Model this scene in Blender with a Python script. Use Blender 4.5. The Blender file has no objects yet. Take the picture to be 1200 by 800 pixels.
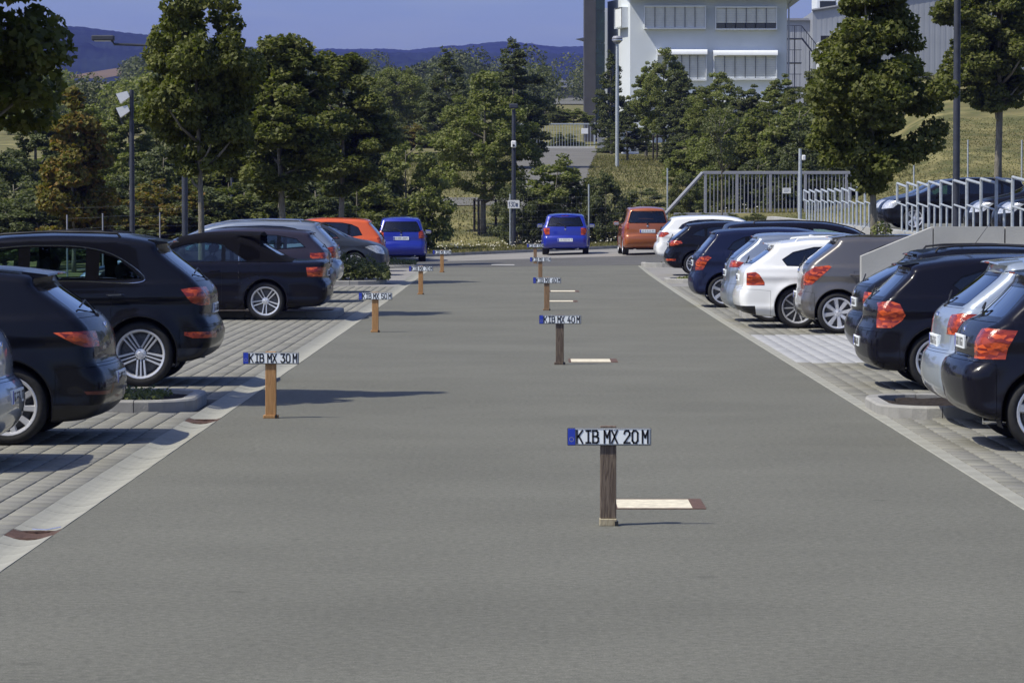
import bpy, bmesh, math, random
import numpy as np
from mathutils import Vector, Matrix

# ------------------------------------------------------------------ camera, sky, sun
scene = bpy.context.scene
F = 3780.0                      # focal length in photo pixels (photo 1200 px wide)
cam_d = bpy.data.cameras.new("camera")
cam = bpy.data.objects.new("camera", cam_d)
scene.collection.objects.link(cam)
cam_d.sensor_width = 36.0
cam_d.lens = F / 1200 * 36.0
cam_d.clip_start = 0.5
cam_d.clip_end = 20000
cam.location = (0, 0, 2.0)
pitch = math.atan(162 / F)
yaw = math.atan(20 / F)
cam.rotation_euler = (math.pi / 2 - pitch, 0, yaw)
scene.camera = cam

SUN_EL = math.radians(54)
SUN_AZ_BEHIND = math.radians(23)      # the sun stands left of the camera, a little behind it
to_sun = Vector((-math.cos(SUN_EL) * math.cos(SUN_AZ_BEHIND), -math.cos(SUN_EL) * math.sin(SUN_AZ_BEHIND), math.sin(SUN_EL)))
world = bpy.data.worlds.new("World")
scene.world = world
world.use_nodes = True
wn = world.node_tree.nodes
wl = world.node_tree.links
bg = wn["Background"]
sky = wn.new("ShaderNodeTexSky")
sky.sky_type = 'NISHITA'
sky.sun_disc = False
sky.sun_elevation = SUN_EL
sky.sun_rotation = math.atan2(to_sun.x, to_sun.y)
sky.altitude = 300
sky.air_density = 1.0
sky.dust_density = 2.7
sky.ozone_density = 1.5
wm = wn.new("ShaderNodeMix"); wm.data_type = 'RGBA'; wm.blend_type = 'MULTIPLY'
wm.inputs[0].default_value = 1.0
wl.new(sky.outputs[0], wm.inputs[6])
# faint cloud veil
wtc = wn.new("ShaderNodeTexCoord")
wmap = wn.new("ShaderNodeMapping"); wmap.inputs['Scale'].default_value = (6, 6, 40)
wns = wn.new("ShaderNodeTexNoise"); wns.inputs['Scale'].default_value = 2.0; wns.inputs['Detail'].default_value = 5
wr = wn.new("ShaderNodeValToRGB")
wr.color_ramp.elements[0].position = 0.44; wr.color_ramp.elements[0].color = (0.80, 0.89, 1.22, 1)
wr.color_ramp.elements[1].position = 0.66; wr.color_ramp.elements[1].color = (0.93, 0.985, 1.22, 1)
wl.new(wtc.outputs['Generated'], wmap.inputs[0]); wl.new(wmap.outputs[0], wns.inputs['Vector'])
wl.new(wns.outputs[0], wr.inputs[0]); wl.new(wr.outputs[0], wm.inputs[7])
wl.new(wm.outputs[2], bg.inputs[0])
bg.inputs[1].default_value = 0.070

sun_d = bpy.data.lights.new("sun", 'SUN')
sun_d.energy = 2.9
sun_d.angle = math.radians(0.53)
sun_d.color = (1.0, 0.945, 0.80)
sun_o = bpy.data.objects.new("sun", sun_d)
scene.collection.objects.link(sun_o)
sun_o.rotation_euler = (-to_sun).to_track_quat('-Z', 'Y').to_euler()
sun_o.location = (-20, -10, 40)

scene.view_settings.view_transform = 'Standard'
scene.view_settings.look = 'None'
scene.view_settings.exposure = 0.78
scene.view_settings.gamma = 1.0
scene.cycles.use_denoising = True
scene.cycles.max_bounces = 6
scene.cycles.diffuse_bounces = 3
scene.cycles.glossy_bounces = 3
scene.cycles.transmission_bounces = 4
scene.cycles.transparent_max_bounces = 12
scene.cycles.volume_bounces = 0
scene.cycles.sample_clamp_indirect = 6

rnd = random.Random(11)
COL = scene.collection

# ------------------------------------------------------------------ small helpers
def px(x, y, d):
    """photo pixel + distance -> world X, Z (used while surveying the photograph)"""
    return (x - 620) / F * d, 2 - (y - 238) / F * d

def tag(o, label=None, cat=None, group=None, kind=None):
    if label: o['label'] = label
    if cat: o['category'] = cat
    if group: o['group'] = group
    if kind: o['kind'] = kind
    return o

def empty(name, loc=(0, 0, 0), rz=0.0, label=None, cat=None, group=None):
    o = bpy.data.objects.new(name, None)
    o.empty_display_size = 0.3
    COL.objects.link(o)
    o.location = loc
    o.rotation_euler = (0, 0, rz)
    return tag(o, label, cat, group)

def link(name, me, mat=None, parent=None, loc=None):
    o = bpy.data.objects.new(name, me)
    COL.objects.link(o)
    if mat is not None and not me.materials:
        me.materials.append(mat)
    if parent is not None: o.parent = parent
    if loc is not None: o.location = loc
    return o

def mesh_np(name, V, Fc, smooth=False):
    me = bpy.data.meshes.new(name)
    V = np.asarray(V, dtype=np.float32)
    if isinstance(Fc, np.ndarray):
        n, k = Fc.shape
        me.vertices.add(len(V)); me.vertices.foreach_set('co', V.ravel())
        me.loops.add(n * k); me.loops.foreach_set('vertex_index', Fc.astype(np.int32).ravel())
        me.polygons.add(n)
        me.polygons.foreach_set('loop_start', np.arange(0, n * k, k, dtype=np.int32))
        me.polygons.foreach_set('loop_total', np.full(n, k, dtype=np.int32))
        me.update(calc_edges=True)
    else:
        me.from_pydata([tuple(map(float, v)) for v in V], [], Fc)
        me.update()
    if smooth:
        me.polygons.foreach_set('use_smooth', np.ones(len(me.polygons), dtype=bool))
    return me

class MB:
    """collects simple solids and links them as one mesh object"""
    def __init__(s): s.v = []; s.f = []
    def add(s, V, Fc, M=None):
        b = len(s.v)
        for p in V:
            p = Vector(p)
            if M is not None: p = M @ p
            s.v.append(tuple(p))
        for f in Fc: s.f.append(tuple(b + i for i in f))
        return s
    def box(s, x0, x1, y0, y1, z0, z1, M=None, taper=0.0):
        t = taper
        V = [(x0, y0, z0), (x1, y0, z0), (x1, y1, z0), (x0, y1, z0),
             (x0 + t, y0 + t, z1), (x1 - t, y0 + t, z1), (x1 - t, y1 - t, z1), (x0 + t, y1 - t, z1)]
        return s.add(V, [(0, 3, 2, 1), (4, 5, 6, 7), (0, 1, 5, 4), (1, 2, 6, 5), (2, 3, 7, 6), (3, 0, 4, 7)], M)
    def cbox(s, x0, x1, y0, y1, z0, z1, c=0.01, M=None):
        """box with chamfered top and vertical edges"""
        V = []; rings = []
        def ring(x0, x1, y0, y1, z, c):
            b = len(V)
            V.extend([(x0 + c, y0, z), (x1 - c, y0, z), (x1, y0 + c, z), (x1, y1 - c, z), (x1 - c, y1, z), (x0 + c, y1, z), (x0, y1 - c, z), (x0, y0 + c, z)])
            return b
        rs = [ring(x0 + c, x1 - c, y0 + c, y1 - c, z0, c * .5), ring(x0, x1, y0, y1, z0 + c, c), ring(x0, x1, y0, y1, z1 - c, c), ring(x0 + c, x1 - c, y0 + c, y1 - c, z1, c * .5)]
        Fc = []
        for a, b in zip(rs[:-1], rs[1:]):
            for i in range(8):
                j = (i + 1) % 8
                Fc.append((a + i, a + j, b + j, b + i))
        Fc.append(tuple(rs[-1] + i for i in range(8)))
        Fc.append(tuple(rs[0] + i for i in reversed(range(8))))
        return s.add(V, Fc, M)
    def tube(s, pts, r, n=8, r2=None, cap=True):
        pts = [Vector(p) for p in pts]
        m = len(pts)
        b = len(s.v)
        up = None
        for i, p in enumerate(pts):
            d = (pts[min(i + 1, m - 1)] - pts[max(i - 1, 0)])
            if d.length < 1e-9: d = Vector((0, 0, 1))
            d.normalize()
            if up is None:
                up = Vector((0, 0, 1)) if abs(d.z) < .9 else Vector((1, 0, 0))
            a = d.cross(up); a.normalize(); c = a.cross(d)
            up = c
            if isinstance(r, (list, tuple)): rr = r[i]
            elif r2 is not None: rr = r + (r2 - r) * i / max(1, m - 1)
            else: rr = r
            for k in range(n):
                t = 2 * math.pi * k / n
                s.v.append(tuple(p + a * (math.cos(t) * rr) + c * (math.sin(t) * rr)))
        for i in range(m - 1):
            for k in range(n):
                l = (k + 1) % n
                s.f.append((b + i * n + k, b + i * n + l, b + (i + 1) * n + l, b + (i + 1) * n + k))
        if cap:
            s.f.append(tuple(b + k for k in reversed(range(n))))
            s.f.append(tuple(b + (m - 1) * n + k for k in range(n)))
        return s
    def lathe(s, prof, n=24, M=None, axis='z'):
        """prof: list of (r, h)"""
        V = []; Fc = []
        for (r, h) in prof:
            for k in range(n):
                t = 2 * math.pi * k / n
                if axis == 'z': V.append((r * math.cos(t), r * math.sin(t), h))
                else: V.append((r * math.cos(t), h, r * math.sin(t)))
        for i in range(len(prof) - 1):
            for k in range(n):
                l = (k + 1) % n
                q = (i * n + k, i * n + l, (i + 1) * n + l, (i + 1) * n + k)
                Fc.append(q if axis == 'z' else q[::-1])
        return s.add(V, Fc, M)
    def build(s, name, mat, parent=None, smooth=False, loc=None):
        me = bpy.data.meshes.new(name)
        me.from_pydata(s.v, [], s.f)
        me.update()
        if smooth:
            me.polygons.foreach_set('use_smooth', np.ones(len(me.polygons), dtype=bool))
            try: me.set_sharp_from_angle(angle=math.radians(38))
            except Exception: pass
        return link(name, me, mat, parent, loc)

def copy_tree(o, parent=None, depth=0):
    c = o.copy(); COL.objects.link(c)
    if parent is not None: c.parent = parent
    for ch in o.children: copy_tree(ch, c)
    return c

# ------------------------------------------------------------------ materials
MATS = {}
def mat(name, color, rough=0.7, metal=0.0, noise=None, bump=None, coat=0.0, spec=0.5, obj_coords=True, island=None, vec_scale=None, sheen=None):
    """noise: (scale, amount, [detail]); bump: (scale, strength)"""
    if name in MATS: return MATS[name]
    m = bpy.data.materials.new(name); m.use_nodes = True
    nt = m.node_tree; N = nt.nodes; Lk = nt.links
    b = N['Principled BSDF']
    b.inputs['Roughness'].default_value = rough
    b.inputs['Metallic'].default_value = metal
    b.inputs['Specular IOR Level'].default_value = spec
    b.inputs['Coat Weight'].default_value = coat
    b.inputs['Coat Roughness'].default_value = 0.04
    tc = N.new('ShaderNodeTexCoord')
    src = tc.outputs['Object']
    if vec_scale:
        mp = N.new('ShaderNodeMapping'); mp.inputs['Scale'].default_value = vec_scale
        Lk.new(src, mp.inputs[0]); src = mp.outputs[0]
    col = None
    if noise:
        n1 = N.new('ShaderNodeTexNoise'); n1.inputs['Scale'].default_value = noise[0]
        n1.inputs['Detail'].default_value = noise[2] if len(noise) > 2 else 6
        Lk.new(src, n1.inputs['Vector'])
        mr = N.new('ShaderNodeMapRange')
        mr.inputs[1].default_value = 0.3; mr.inputs[2].default_value = 0.7
        mr.inputs[3].default_value = 1 - noise[1]; mr.inputs[4].default_value = 1 + noise[1]
        Lk.new(n1.outputs[0], mr.inputs[0])
        mx = N.new('ShaderNodeMix'); mx.data_type = 'RGBA'; mx.blend_type = 'MULTIPLY'; mx.inputs[0].default_value = 1
        mx.inputs[6].default_value = (*color, 1)
        cb = N.new('ShaderNodeCombineColor')
        for i in range(3): Lk.new(mr.outputs[0], cb.inputs[i])
        Lk.new(cb.outputs[0], mx.inputs[7])
        col = mx.outputs[2]
    if island:
        # island: list of colours chosen per loose piece
        g = N.new('ShaderNodeNewGeometry')
        rp = N.new('ShaderNodeValToRGB')
        rp.color_ramp.interpolation = 'LINEAR'
        els = rp.color_ramp.elements
        for i, c in enumerate(island):
            p = i / (len(island) - 1)
            if i < 2:
                els[i].position = p if i == 0 else (1.0 if len(island) == 2 else p); els[i].color = (*c, 1)
            else:
                e = els.new(p); e.color = (*c, 1)
        Lk.new(g.outputs['Random Per Island'], rp.inputs[0])
        col2 = rp.outputs[0]
        if col is not None:
            mx2 = N.new('ShaderNodeMix'); mx2.data_type = 'RGBA'; mx2.blend_type = 'MULTIPLY'; mx2.inputs[0].default_value = 1
            Lk.new(col2, mx2.inputs[6]); Lk.new(cb.outputs[0], mx2.inputs[7]); col = mx2.outputs[2]
        else: col = col2
    if col is not None: Lk.new(col, b.inputs['Base Color'])
    else: b.inputs['Base Color'].default_value = (*color, 1)
    if bump:
        n2 = N.new('ShaderNodeTexNoise'); n2.inputs['Scale'].default_value = bump[0]; n2.inputs['Detail'].default_value = 4
        Lk.new(src, n2.inputs['Vector'])
        bp = N.new('ShaderNodeBump'); bp.inputs['Strength'].default_value = bump[1]; bp.inputs['Distance'].default_value = 0.02
        Lk.new(n2.outputs[0], bp.inputs['Height']); Lk.new(bp.outputs[0], b.inputs['Normal'])
    MATS[name] = m
    return m

def leaf_mat(name, cols, trans=0.33):
    if name in MATS: return MATS[name]
    m = mat(name, cols[0], rough=0.55, island=cols, noise=(1.3, 0.25, 2), spec=0.22)
    nt = m.node_tree; N = nt.nodes; Lk = nt.links
    b = N['Principled BSDF']; out = N['Material Output']
    tr = N.new('ShaderNodeBsdfTranslucent')
    src = b.inputs['Base Color'].links[0].from_socket
    g = N.new('ShaderNodeMix'); g.data_type = 'RGBA'; g.blend_type = 'MULTIPLY'; g.inputs[0].default_value = 1
    g.inputs[7].default_value = (1.3, 1.5, 0.6, 1)
    Lk.new(src, g.inputs[6]); Lk.new(g.outputs[2], tr.inputs[0])
    mx = N.new('ShaderNodeMixShader'); mx.inputs[0].default_value = trans
    Lk.new(b.outputs[0], mx.inputs[1]); Lk.new(tr.outputs[0], mx.inputs[2]); Lk.new(mx.outputs[0], out.inputs[0])
    return m

def glass_mat(name, tint, refl=1.0):
    if name in MATS: return MATS[name]
    m = bpy.data.materials.new(name); m.use_nodes = True
    nt = m.node_tree; N = nt.nodes; Lk = nt.links
    N.remove(N['Principled BSDF']); out = N['Material Output']
    t = N.new('ShaderNodeBsdfTransparent'); t.inputs[0].default_value = (*tint, 1)
    g = N.new('ShaderNodeBsdfGlossy'); g.inputs['Roughness'].default_value = 0.02; g.inputs[0].default_value = (.95, .97, 1, 1)
    fr = N.new('ShaderNodeFresnel'); fr.inputs[0].default_value = 1.5
    ml = N.new('ShaderNodeMath'); ml.operation = 'MULTIPLY_ADD'; ml.inputs[1].default_value = 1.5 * refl; ml.inputs[2].default_value = 0.02
    ml.use_clamp = True
    mx = N.new('ShaderNodeMixShader')
    Lk.new(fr.outputs[0], ml.inputs[0]); Lk.new(ml.outputs[0], mx.inputs[0])
    Lk.new(t.outputs[0], mx.inputs[1]); Lk.new(g.outputs[0], mx.inputs[2]); Lk.new(mx.outputs[0], out.inputs[0])
    MATS[name] = m
    return m

def paint(name, color, metal=0.25, rough=0.35):
    dark = max(color) < .07
    return mat('paint_' + name, color, rough=rough, metal=0.0 if dark else metal, coat=.38 if dark else 1.0, spec=.08 if dark else .5, noise=(900, 0.06, 1))

M_asphalt = mat('asphalt', (0.133, 0.133, 0.112), rough=0.92, noise=(0.35, 0.07, 8), bump=(220, 0.35), spec=0.25)
# asphalt: speckle of aggregate, paver-machine streaks and patches
def enrich_asphalt(m, base):
    N = m.node_tree.nodes; Lk = m.node_tree.links
    b = N['Principled BSDF']
    src = b.inputs['Base Color'].links[0].from_socket
    tc = [n for n in N if n.type == 'TEX_COORD'][0]
    sp = N.new('ShaderNodeTexNoise'); sp.inputs['Scale'].default_value = 130; sp.inputs['Detail'].default_value = 3
    Lk.new(tc.outputs['Object'], sp.inputs['Vector'])
    mr = N.new('ShaderNodeMapRange'); mr.inputs[1].default_value = .3; mr.inputs[2].default_value = .7; mr.inputs[3].default_value = .70; mr.inputs[4].default_value = 1.30
    Lk.new(sp.outputs[0], mr.inputs[0])
    mp = N.new('ShaderNodeMapping'); mp.inputs['Scale'].default_value = (0.25, 1.2, 1)
    st = N.new('ShaderNodeTexNoise'); st.inputs['Scale'].default_value = 1.6; st.inputs['Detail'].default_value = 7; st.inputs['Roughness'].default_value = .65
    Lk.new(tc.outputs['Object'], mp.inputs[0]); Lk.new(mp.outputs[0], st.inputs['Vector'])
    mr2 = N.new('ShaderNodeMapRange'); mr2.inputs[1].default_value = .3; mr2.inputs[2].default_value = .7; mr2.inputs[3].default_value = .965; mr2.inputs[4].default_value = 1.035
    Lk.new(st.outputs[0], mr2.inputs[0])
    gr = N.new('ShaderNodeTexNoise'); gr.inputs['Scale'].default_value = 22; gr.inputs['Detail'].default_value = 6; gr.inputs['Roughness'].default_value = .75
    Lk.new(tc.outputs['Object'], gr.inputs['Vector'])
    mr3 = N.new('ShaderNodeMapRange'); mr3.inputs[1].default_value = .3; mr3.inputs[2].default_value = .7; mr3.inputs[3].default_value = .70; mr3.inputs[4].default_value = 1.32
    Lk.new(gr.outputs[0], mr3.inputs[0])
    # worn wheel tracks, patches and a few dark drips
    pt = N.new('ShaderNodeTexNoise'); pt.inputs['Scale'].default_value = .55; pt.inputs['Detail'].default_value = 4
    Lk.new(tc.outputs['Object'], pt.inputs['Vector'])
    mr4 = N.new('ShaderNodeMapRange'); mr4.inputs[1].default_value = .35; mr4.inputs[2].default_value = .65; mr4.inputs[3].default_value = .95; mr4.inputs[4].default_value = 1.05
    Lk.new(pt.outputs[0], mr4.inputs[0])
    vo = N.new('ShaderNodeTexVoronoi'); vo.inputs['Scale'].default_value = .9
    Lk.new(tc.outputs['Object'], vo.inputs['Vector'])
    mr5 = N.new('ShaderNodeMapRange'); mr5.inputs[1].default_value = .03; mr5.inputs[2].default_value = .07; mr5.inputs[3].default_value = .80; mr5.inputs[4].default_value = 1
    Lk.new(vo.outputs['Distance'], mr5.inputs[0])
    mu0 = N.new('ShaderNodeMath'); mu0.operation = 'MULTIPLY'; Lk.new(mr3.outputs[0], mu0.inputs[0]); Lk.new(mr4.outputs[0], mu0.inputs[1])
    mu1 = N.new('ShaderNodeMath'); mu1.operation = 'MULTIPLY'; Lk.new(mu0.outputs[0], mu1.inputs[0]); Lk.new(mr5.outputs[0], mu1.inputs[1])
    mu2 = N.new('ShaderNodeMath'); mu2.operation = 'MULTIPLY'; Lk.new(mu1.outputs[0], mu2.inputs[0]); Lk.new(mr2.outputs[0], mu2.inputs[1])
    mu = N.new('ShaderNodeMath'); mu.operation = 'MULTIPLY'
    Lk.new(mr.outputs[0], mu.inputs[0]); Lk.new(mu2.outputs[0], mu.inputs[1])
    mx = N.new('ShaderNodeVectorMath'); mx.operation = 'SCALE'
    Lk.new(src, mx.inputs[0]); Lk.new(mu.outputs[0], mx.inputs['Scale'])
    Lk.new(mx.outputs[0], b.inputs['Base Color'])
enrich_asphalt(M_asphalt, None)
M_asphalt2 = mat('asphalt_dark', (0.098, 0.097, 0.093), rough=0.9, noise=(0.6, 0.1, 8), bump=(200, 0.3), spec=0.25)
enrich_asphalt(M_asphalt2, None)
PAVE = [(0.17, 0.168, 0.145), (0.22, 0.215, 0.185), (0.195, 0.192, 0.172), (0.24, 0.235, 0.20)]
M_paver = mat('concrete_paver', PAVE[0], rough=0.9, island=PAVE, noise=(9, 0.10, 6), bump=(120, 0.3), spec=0.2)
M_paver_l = mat('pale_concrete_paver', PAVE[0], rough=0.9, island=[(0.31, .315, .32), (0.36, .365, .37), (0.335, .34, .345)], noise=(7, 0.08, 6), bump=(120, 0.25), spec=0.2)
M_joint = mat('joint_sand', (0.10, 0.096, 0.085), rough=1, noise=(30, .3), spec=0.1)
M_conc = mat('kerb_concrete', (0.30, 0.295, 0.275), rough=0.9, noise=(5, 0.14, 8), bump=(90, 0.35), spec=0.2)
M_gutter = mat('gutter_concrete', (0.29, 0.288, 0.25), rough=0.9, noise=(3.5, 0.12, 8), bump=(90, 0.3), spec=0.2)
M_wallc = mat('cast_concrete', (0.38, 0.38, 0.36), rough=0.88, noise=(1.2, 0.12, 9), bump=(40, 0.15), spec=0.2)
M_rust = mat('rusty_iron', (0.12, 0.07, 0.052), rough=0.8, metal=0.2, noise=(25, .3), bump=(80, .4))
M_soil = mat('soil', (0.034, 0.028, 0.024), rough=1, noise=(20, .5), bump=(30, 1.0), spec=0.1)
M_black = mat('black_plastic', (0.012, 0.012, 0.013), rough=0.45, bump=(300, .05))
M_gloss = mat('gloss_black_trim', (0.006, 0.006, 0.007), rough=0.12, spec=.25, noise=(40, .1))
M_dark = mat('dark_interior', (0.018, 0.018, 0.02), rough=0.8, noise=(20, .2))
M_seat = mat('seat_cloth', (0.035, 0.035, 0.038), rough=0.9, noise=(40, .2))
M_rubber = mat('tyre_rubber', (0.02, 0.02, 0.021), rough=0.8, noise=(30, .25), bump=(160, .2), spec=.3)
M_rim = mat('alloy_rim', (0.72, 0.73, 0.76), rough=0.32, metal=0.55, noise=(60, .06))
M_disc = mat('brake_disc', (0.12, 0.12, 0.125), rough=0.5, metal=0.7, noise=(50, .3))
M_chrome = mat('chrome', (0.75, 0.76, 0.78), rough=0.15, metal=1.0, noise=(30, .03))
M_galv = mat('galvanised_steel', (0.44, 0.48, 0.51), rough=0.5, metal=0.35, noise=(14, .15))
M_greysteel = mat('grey_painted_steel', (0.26, 0.27, 0.31), rough=0.5, noise=(10, .08))
M_pole = mat('dark_pole_paint', (0.035, 0.04, 0.055), rough=0.5, noise=(8, .2))
M_white = mat('white_plastic', (0.75, 0.76, 0.76), rough=0.4, noise=(10, .03))
M_plate = mat('plate_white', (0.88, 0.92, 0.92), rough=0.35, noise=(15, .03))
M_plate_blue = mat('plate_blue', (0.02, 0.05, 0.42), rough=0.4, noise=(15, .03))
M_ink = mat('plate_black_ink', (0.012, 0.012, 0.018), rough=0.5, noise=(15, .03))
M_ink_blue = mat('navy_ink', (0.02, 0.05, 0.16), rough=0.5, noise=(15, .03))
M_yellow = mat('star_yellow', (0.6, 0.55, 0.25), rough=0.5, noise=(15, .03))
M_bark = mat('bark', (0.19, 0.175, 0.14), rough=0.95, noise=(12, .3), bump=(30, .8), vec_scale=(3, 3, .7), spec=.15)
M_bark_dark = mat('dark_stake_wood', (0.03, 0.025, 0.022), rough=0.95, noise=(12, .3), bump=(30, .5))
M_glass = glass_mat('car_glass_clear', (0.58, 0.74, 0.74), .85)
M_glass_d = glass_mat('car_glass_privacy', (0.045, 0.05, 0.06), 1.1)
M_light = mat('tail_light_red', (0.46, 0.045, 0.010), rough=0.15, coat=0.5, noise=(28, .35, 2), bump=(45, .35))
def lens_mat(m, c1, c2, sc):
    N = m.node_tree.nodes; Lk = m.node_tree.links; b = N['Principled BSDF']
    tc = [n for n in N if n.type == 'TEX_COORD'][0]
    mp = N.new('ShaderNodeMapping'); mp.inputs['Scale'].default_value = (1, .6, 2.2); Lk.new(tc.outputs['Object'], mp.inputs[0])
    v = N.new('ShaderNodeTexVoronoi'); v.inputs['Scale'].default_value = sc; Lk.new(mp.outputs[0], v.inputs['Vector'])
    sp_ = N.new('ShaderNodeSeparateColor'); Lk.new(v.outputs['Color'], sp_.inputs[0])
    mx = N.new('ShaderNodeMix'); mx.data_type = 'RGBA'; mx.inputs[6].default_value = (*c1, 1); mx.inputs[7].default_value = (*c2, 1)
    pw = N.new('ShaderNodeMath'); pw.operation = 'POWER'; pw.inputs[1].default_value = 1.6; Lk.new(sp_.outputs[0], pw.inputs[0])
    Lk.new(pw.outputs[0], mx.inputs[0]); Lk.new(mx.outputs[2], b.inputs['Base Color'])
lens_mat(M_light, (0.16, 0.010, 0.005), (0.66, 0.10, 0.018), 17)
M_light_o = mat('indicator_amber', (0.85, 0.24, 0.03), rough=0.15, coat=0.5, noise=(30, .3, 2), bump=(50, .35))
M_light_w = mat('lamp_clear', (0.62, 0.64, 0.66), rough=0.1, coat=1.0, metal=.3, noise=(24, .35, 2), bump=(45, .4))

def wood_mat(name, c1, c2):
    m = mat(name, c1, rough=0.7, bump=(40, .2), vec_scale=(4, 4, .6))
    N = m.node_tree.nodes; Lk = m.node_tree.links
    tc = [n for n in N if n.type == 'TEX_COORD'][0]
    mp = N.new('ShaderNodeMapping'); mp.inputs['Scale'].default_value = (10, 10, 1.0); mp.inputs['Location'].default_value = (.05, .3, .2)
    ns = N.new('ShaderNodeTexNoise'); ns.inputs['Scale'].default_value = 2.4; ns.inputs['Detail'].default_value = 2
    Lk.new(tc.outputs['Object'], mp.inputs[0]); Lk.new(mp.outputs[0], ns.inputs['Vector'])
    wv = N.new('ShaderNodeMath'); wv.operation = 'MULTIPLY'; wv.inputs[1].default_value = 42
    sn = N.new('ShaderNodeMath'); sn.operation = 'SINE'
    Lk.new(ns.outputs[0], wv.inputs[0]); Lk.new(wv.outputs[0], sn.inputs[0])
    mr = N.new('ShaderNodeMapRange'); mr.inputs[1].default_value = -1; mr.inputs[2].default_value = 1
    Lk.new(sn.outputs[0], mr.inputs[0])
    mx = N.new('ShaderNodeMix'); mx.data_type = 'RGBA'; mx.inputs[6].default_value = (*c1, 1); mx.inputs[7].default_value = (*c2, 1)
    Lk.new(mr.outputs[0], mx.inputs[0]); Lk.new(mx.outputs[2], N['Principled BSDF'].inputs['Base Color'])
    return m
M_wood_dark = wood_mat('dark_weathered_wood', (0.085, 0.06, 0.043), (0.15, 0.115, 0.085))
M_wood_orange = wood_mat('orange_stained_wood', (0.34, 0.18, 0.065), (0.42, 0.23, 0.09))
M_wood_brown = wood_mat('brown_wood', (0.20, 0.125, 0.065), (0.28, 0.17, 0.09))
M_wood_light = wood_mat('pale_end_wood', (0.38, 0.33, 0.22), (0.30, 0.25, 0.16))

# ------------------------------------------------------------------ ground heights
def sstep(x, a, b):
    t = np.clip((np.asarray(x, float) - a) / (b - a), 0, 1)
    return t * t * (3 - 2 * t)
HY = [-400, 55, 70, 80, 90, 100, 112, 125, 131, 138, 150, 170, 226, 500, 1500, 2600, 6000]
HZ = [0, 0, .02, .045, .08, .12, .17, .21, .25, 1.2, 2.7, 3.9, 5.8, 18, 58, 95, 120]
def lot_z(X, Y):
    """car park surface"""
    Y = np.asarray(Y, float); X = np.asarray(X, float)
    return np.interp(Y, HY[:9], HZ[:9]) + 0.03 * np.clip(X, -8, 9) * sstep(Y, 85, 110)
def terrain_z(X, Y):
    Y = np.asarray(Y, float); X = np.asarray(X, float)
    z = np.interp(Y, HY, HZ) + 0.03 * np.clip(X, -8, 9) * sstep(Y, 85, 110) * (1 - sstep(Y, 130, 150))
    z = z + sstep(X, 4.5, 8.0) * 1.15 * sstep(Y, 119.5, 123) * (1 - sstep(Y, 131, 150))
    z = z + sstep(X / np.maximum(Y, 60), .088, .130) * sstep(X, 9, 13) * (np.clip(Y - 112, 0, 60) * .085) * (1 - .5 * sstep(Y, 170, 260))
    inside = sstep(Y, 119, 121)
    z = z - 0.06 * (1 - inside)
    z = z - 0.8 * sstep(-X, 13, 30) * (1 - sstep(Y, 110, 135))
    return z
# ------------------------------------------------------------------ ground, road, paving
def sheet(name, xs, ys, zf, mat_, off=0.0, kind='structure', mask=None, label=None):
    X, Y = np.meshgrid(xs, ys)
    Z = zf(X, Y) + off
    V = np.stack([X.ravel(), Y.ravel(), Z.ravel()], 1)
    nx, ny = len(xs), len(ys)
    i, j = np.meshgrid(np.arange(nx - 1), np.arange(ny - 1))
    a = (j * nx + i).ravel()
    Fq = np.stack([a, a + 1, a + 1 + nx, a + nx], 1)
    if mask is not None:
        cx = V[Fq].mean(1)
        Fq = Fq[mask(cx[:, 0], cx[:, 1])]
    me = mesh_np(name, V, Fq, True)
    return tag(link(name, me, mat_), label=label, kind=kind)

M_grass = mat('dry_grass', (0.185, 0.168, 0.075), rough=1, noise=(0.35, 0.35, 9), bump=(12, 1.0), spec=.1)
M_meadow = mat('far_meadow', (0.115, 0.12, 0.05), rough=1, noise=(0.02, 0.45, 9), spec=.1)
N_ = M_grass.node_tree.nodes; L_ = M_grass.node_tree.links
def blend_second(m, c2, scale, lo, hi):
    N = m.node_tree.nodes; Lk = m.node_tree.links
    b = N['Principled BSDF']; src = b.inputs['Base Color'].links[0].from_socket
    tc = [n for n in N if n.type == 'TEX_COORD'][0]
    n = N.new('ShaderNodeTexNoise'); n.inputs['Scale'].default_value = scale; n.inputs['Detail'].default_value = 7
    Lk.new(tc.outputs['Object'], n.inputs['Vector'])
    mr = N.new('ShaderNodeMapRange'); mr.inputs[1].default_value = lo; mr.inputs[2].default_value = hi
    Lk.new(n.outputs[0], mr.inputs[0])
    mx = N.new('ShaderNodeMix'); mx.data_type = 'RGBA'; mx.inputs[7].default_value = (*c2, 1)
    Lk.new(mr.outputs[0], mx.inputs[0]); Lk.new(src, mx.inputs[6]); Lk.new(mx.outputs[2], b.inputs['Base Color'])
blend_second(M_grass, (0.095, 0.10, 0.042), 0.8, .42, .62)
blend_second(M_meadow, (0.30, 0.21, 0.09), 0.004, .5, .56)

xs = np.concatenate([np.linspace(-2400, -60, 30), np.linspace(-58, 58, 117), np.linspace(60, 2400, 30)])
ys = np.concatenate([np.linspace(-300, 0, 12), np.linspace(4, 104, 26), np.linspace(105, 180, 76), np.linspace(183, 300, 40), np.linspace(310, 4800, 60)])
sheet('ground', xs, ys, terrain_z, M_grass)

def lz(X, Y): return lot_z(X, Y)
RL, RR = -2.87, 3.23            # asphalt edges
GL = -3.17                      # inner edge of the left gutter
YR = np.linspace(-30, 96, 64)
sheet('road', np.linspace(RL, RR, 9), YR, lz, M_asphalt, 0.0)
sheet('cross_road', np.linspace(-14, 8.3, 30), np.linspace(96, 107.3, 12), lz, M_asphalt, 0.0)
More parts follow.
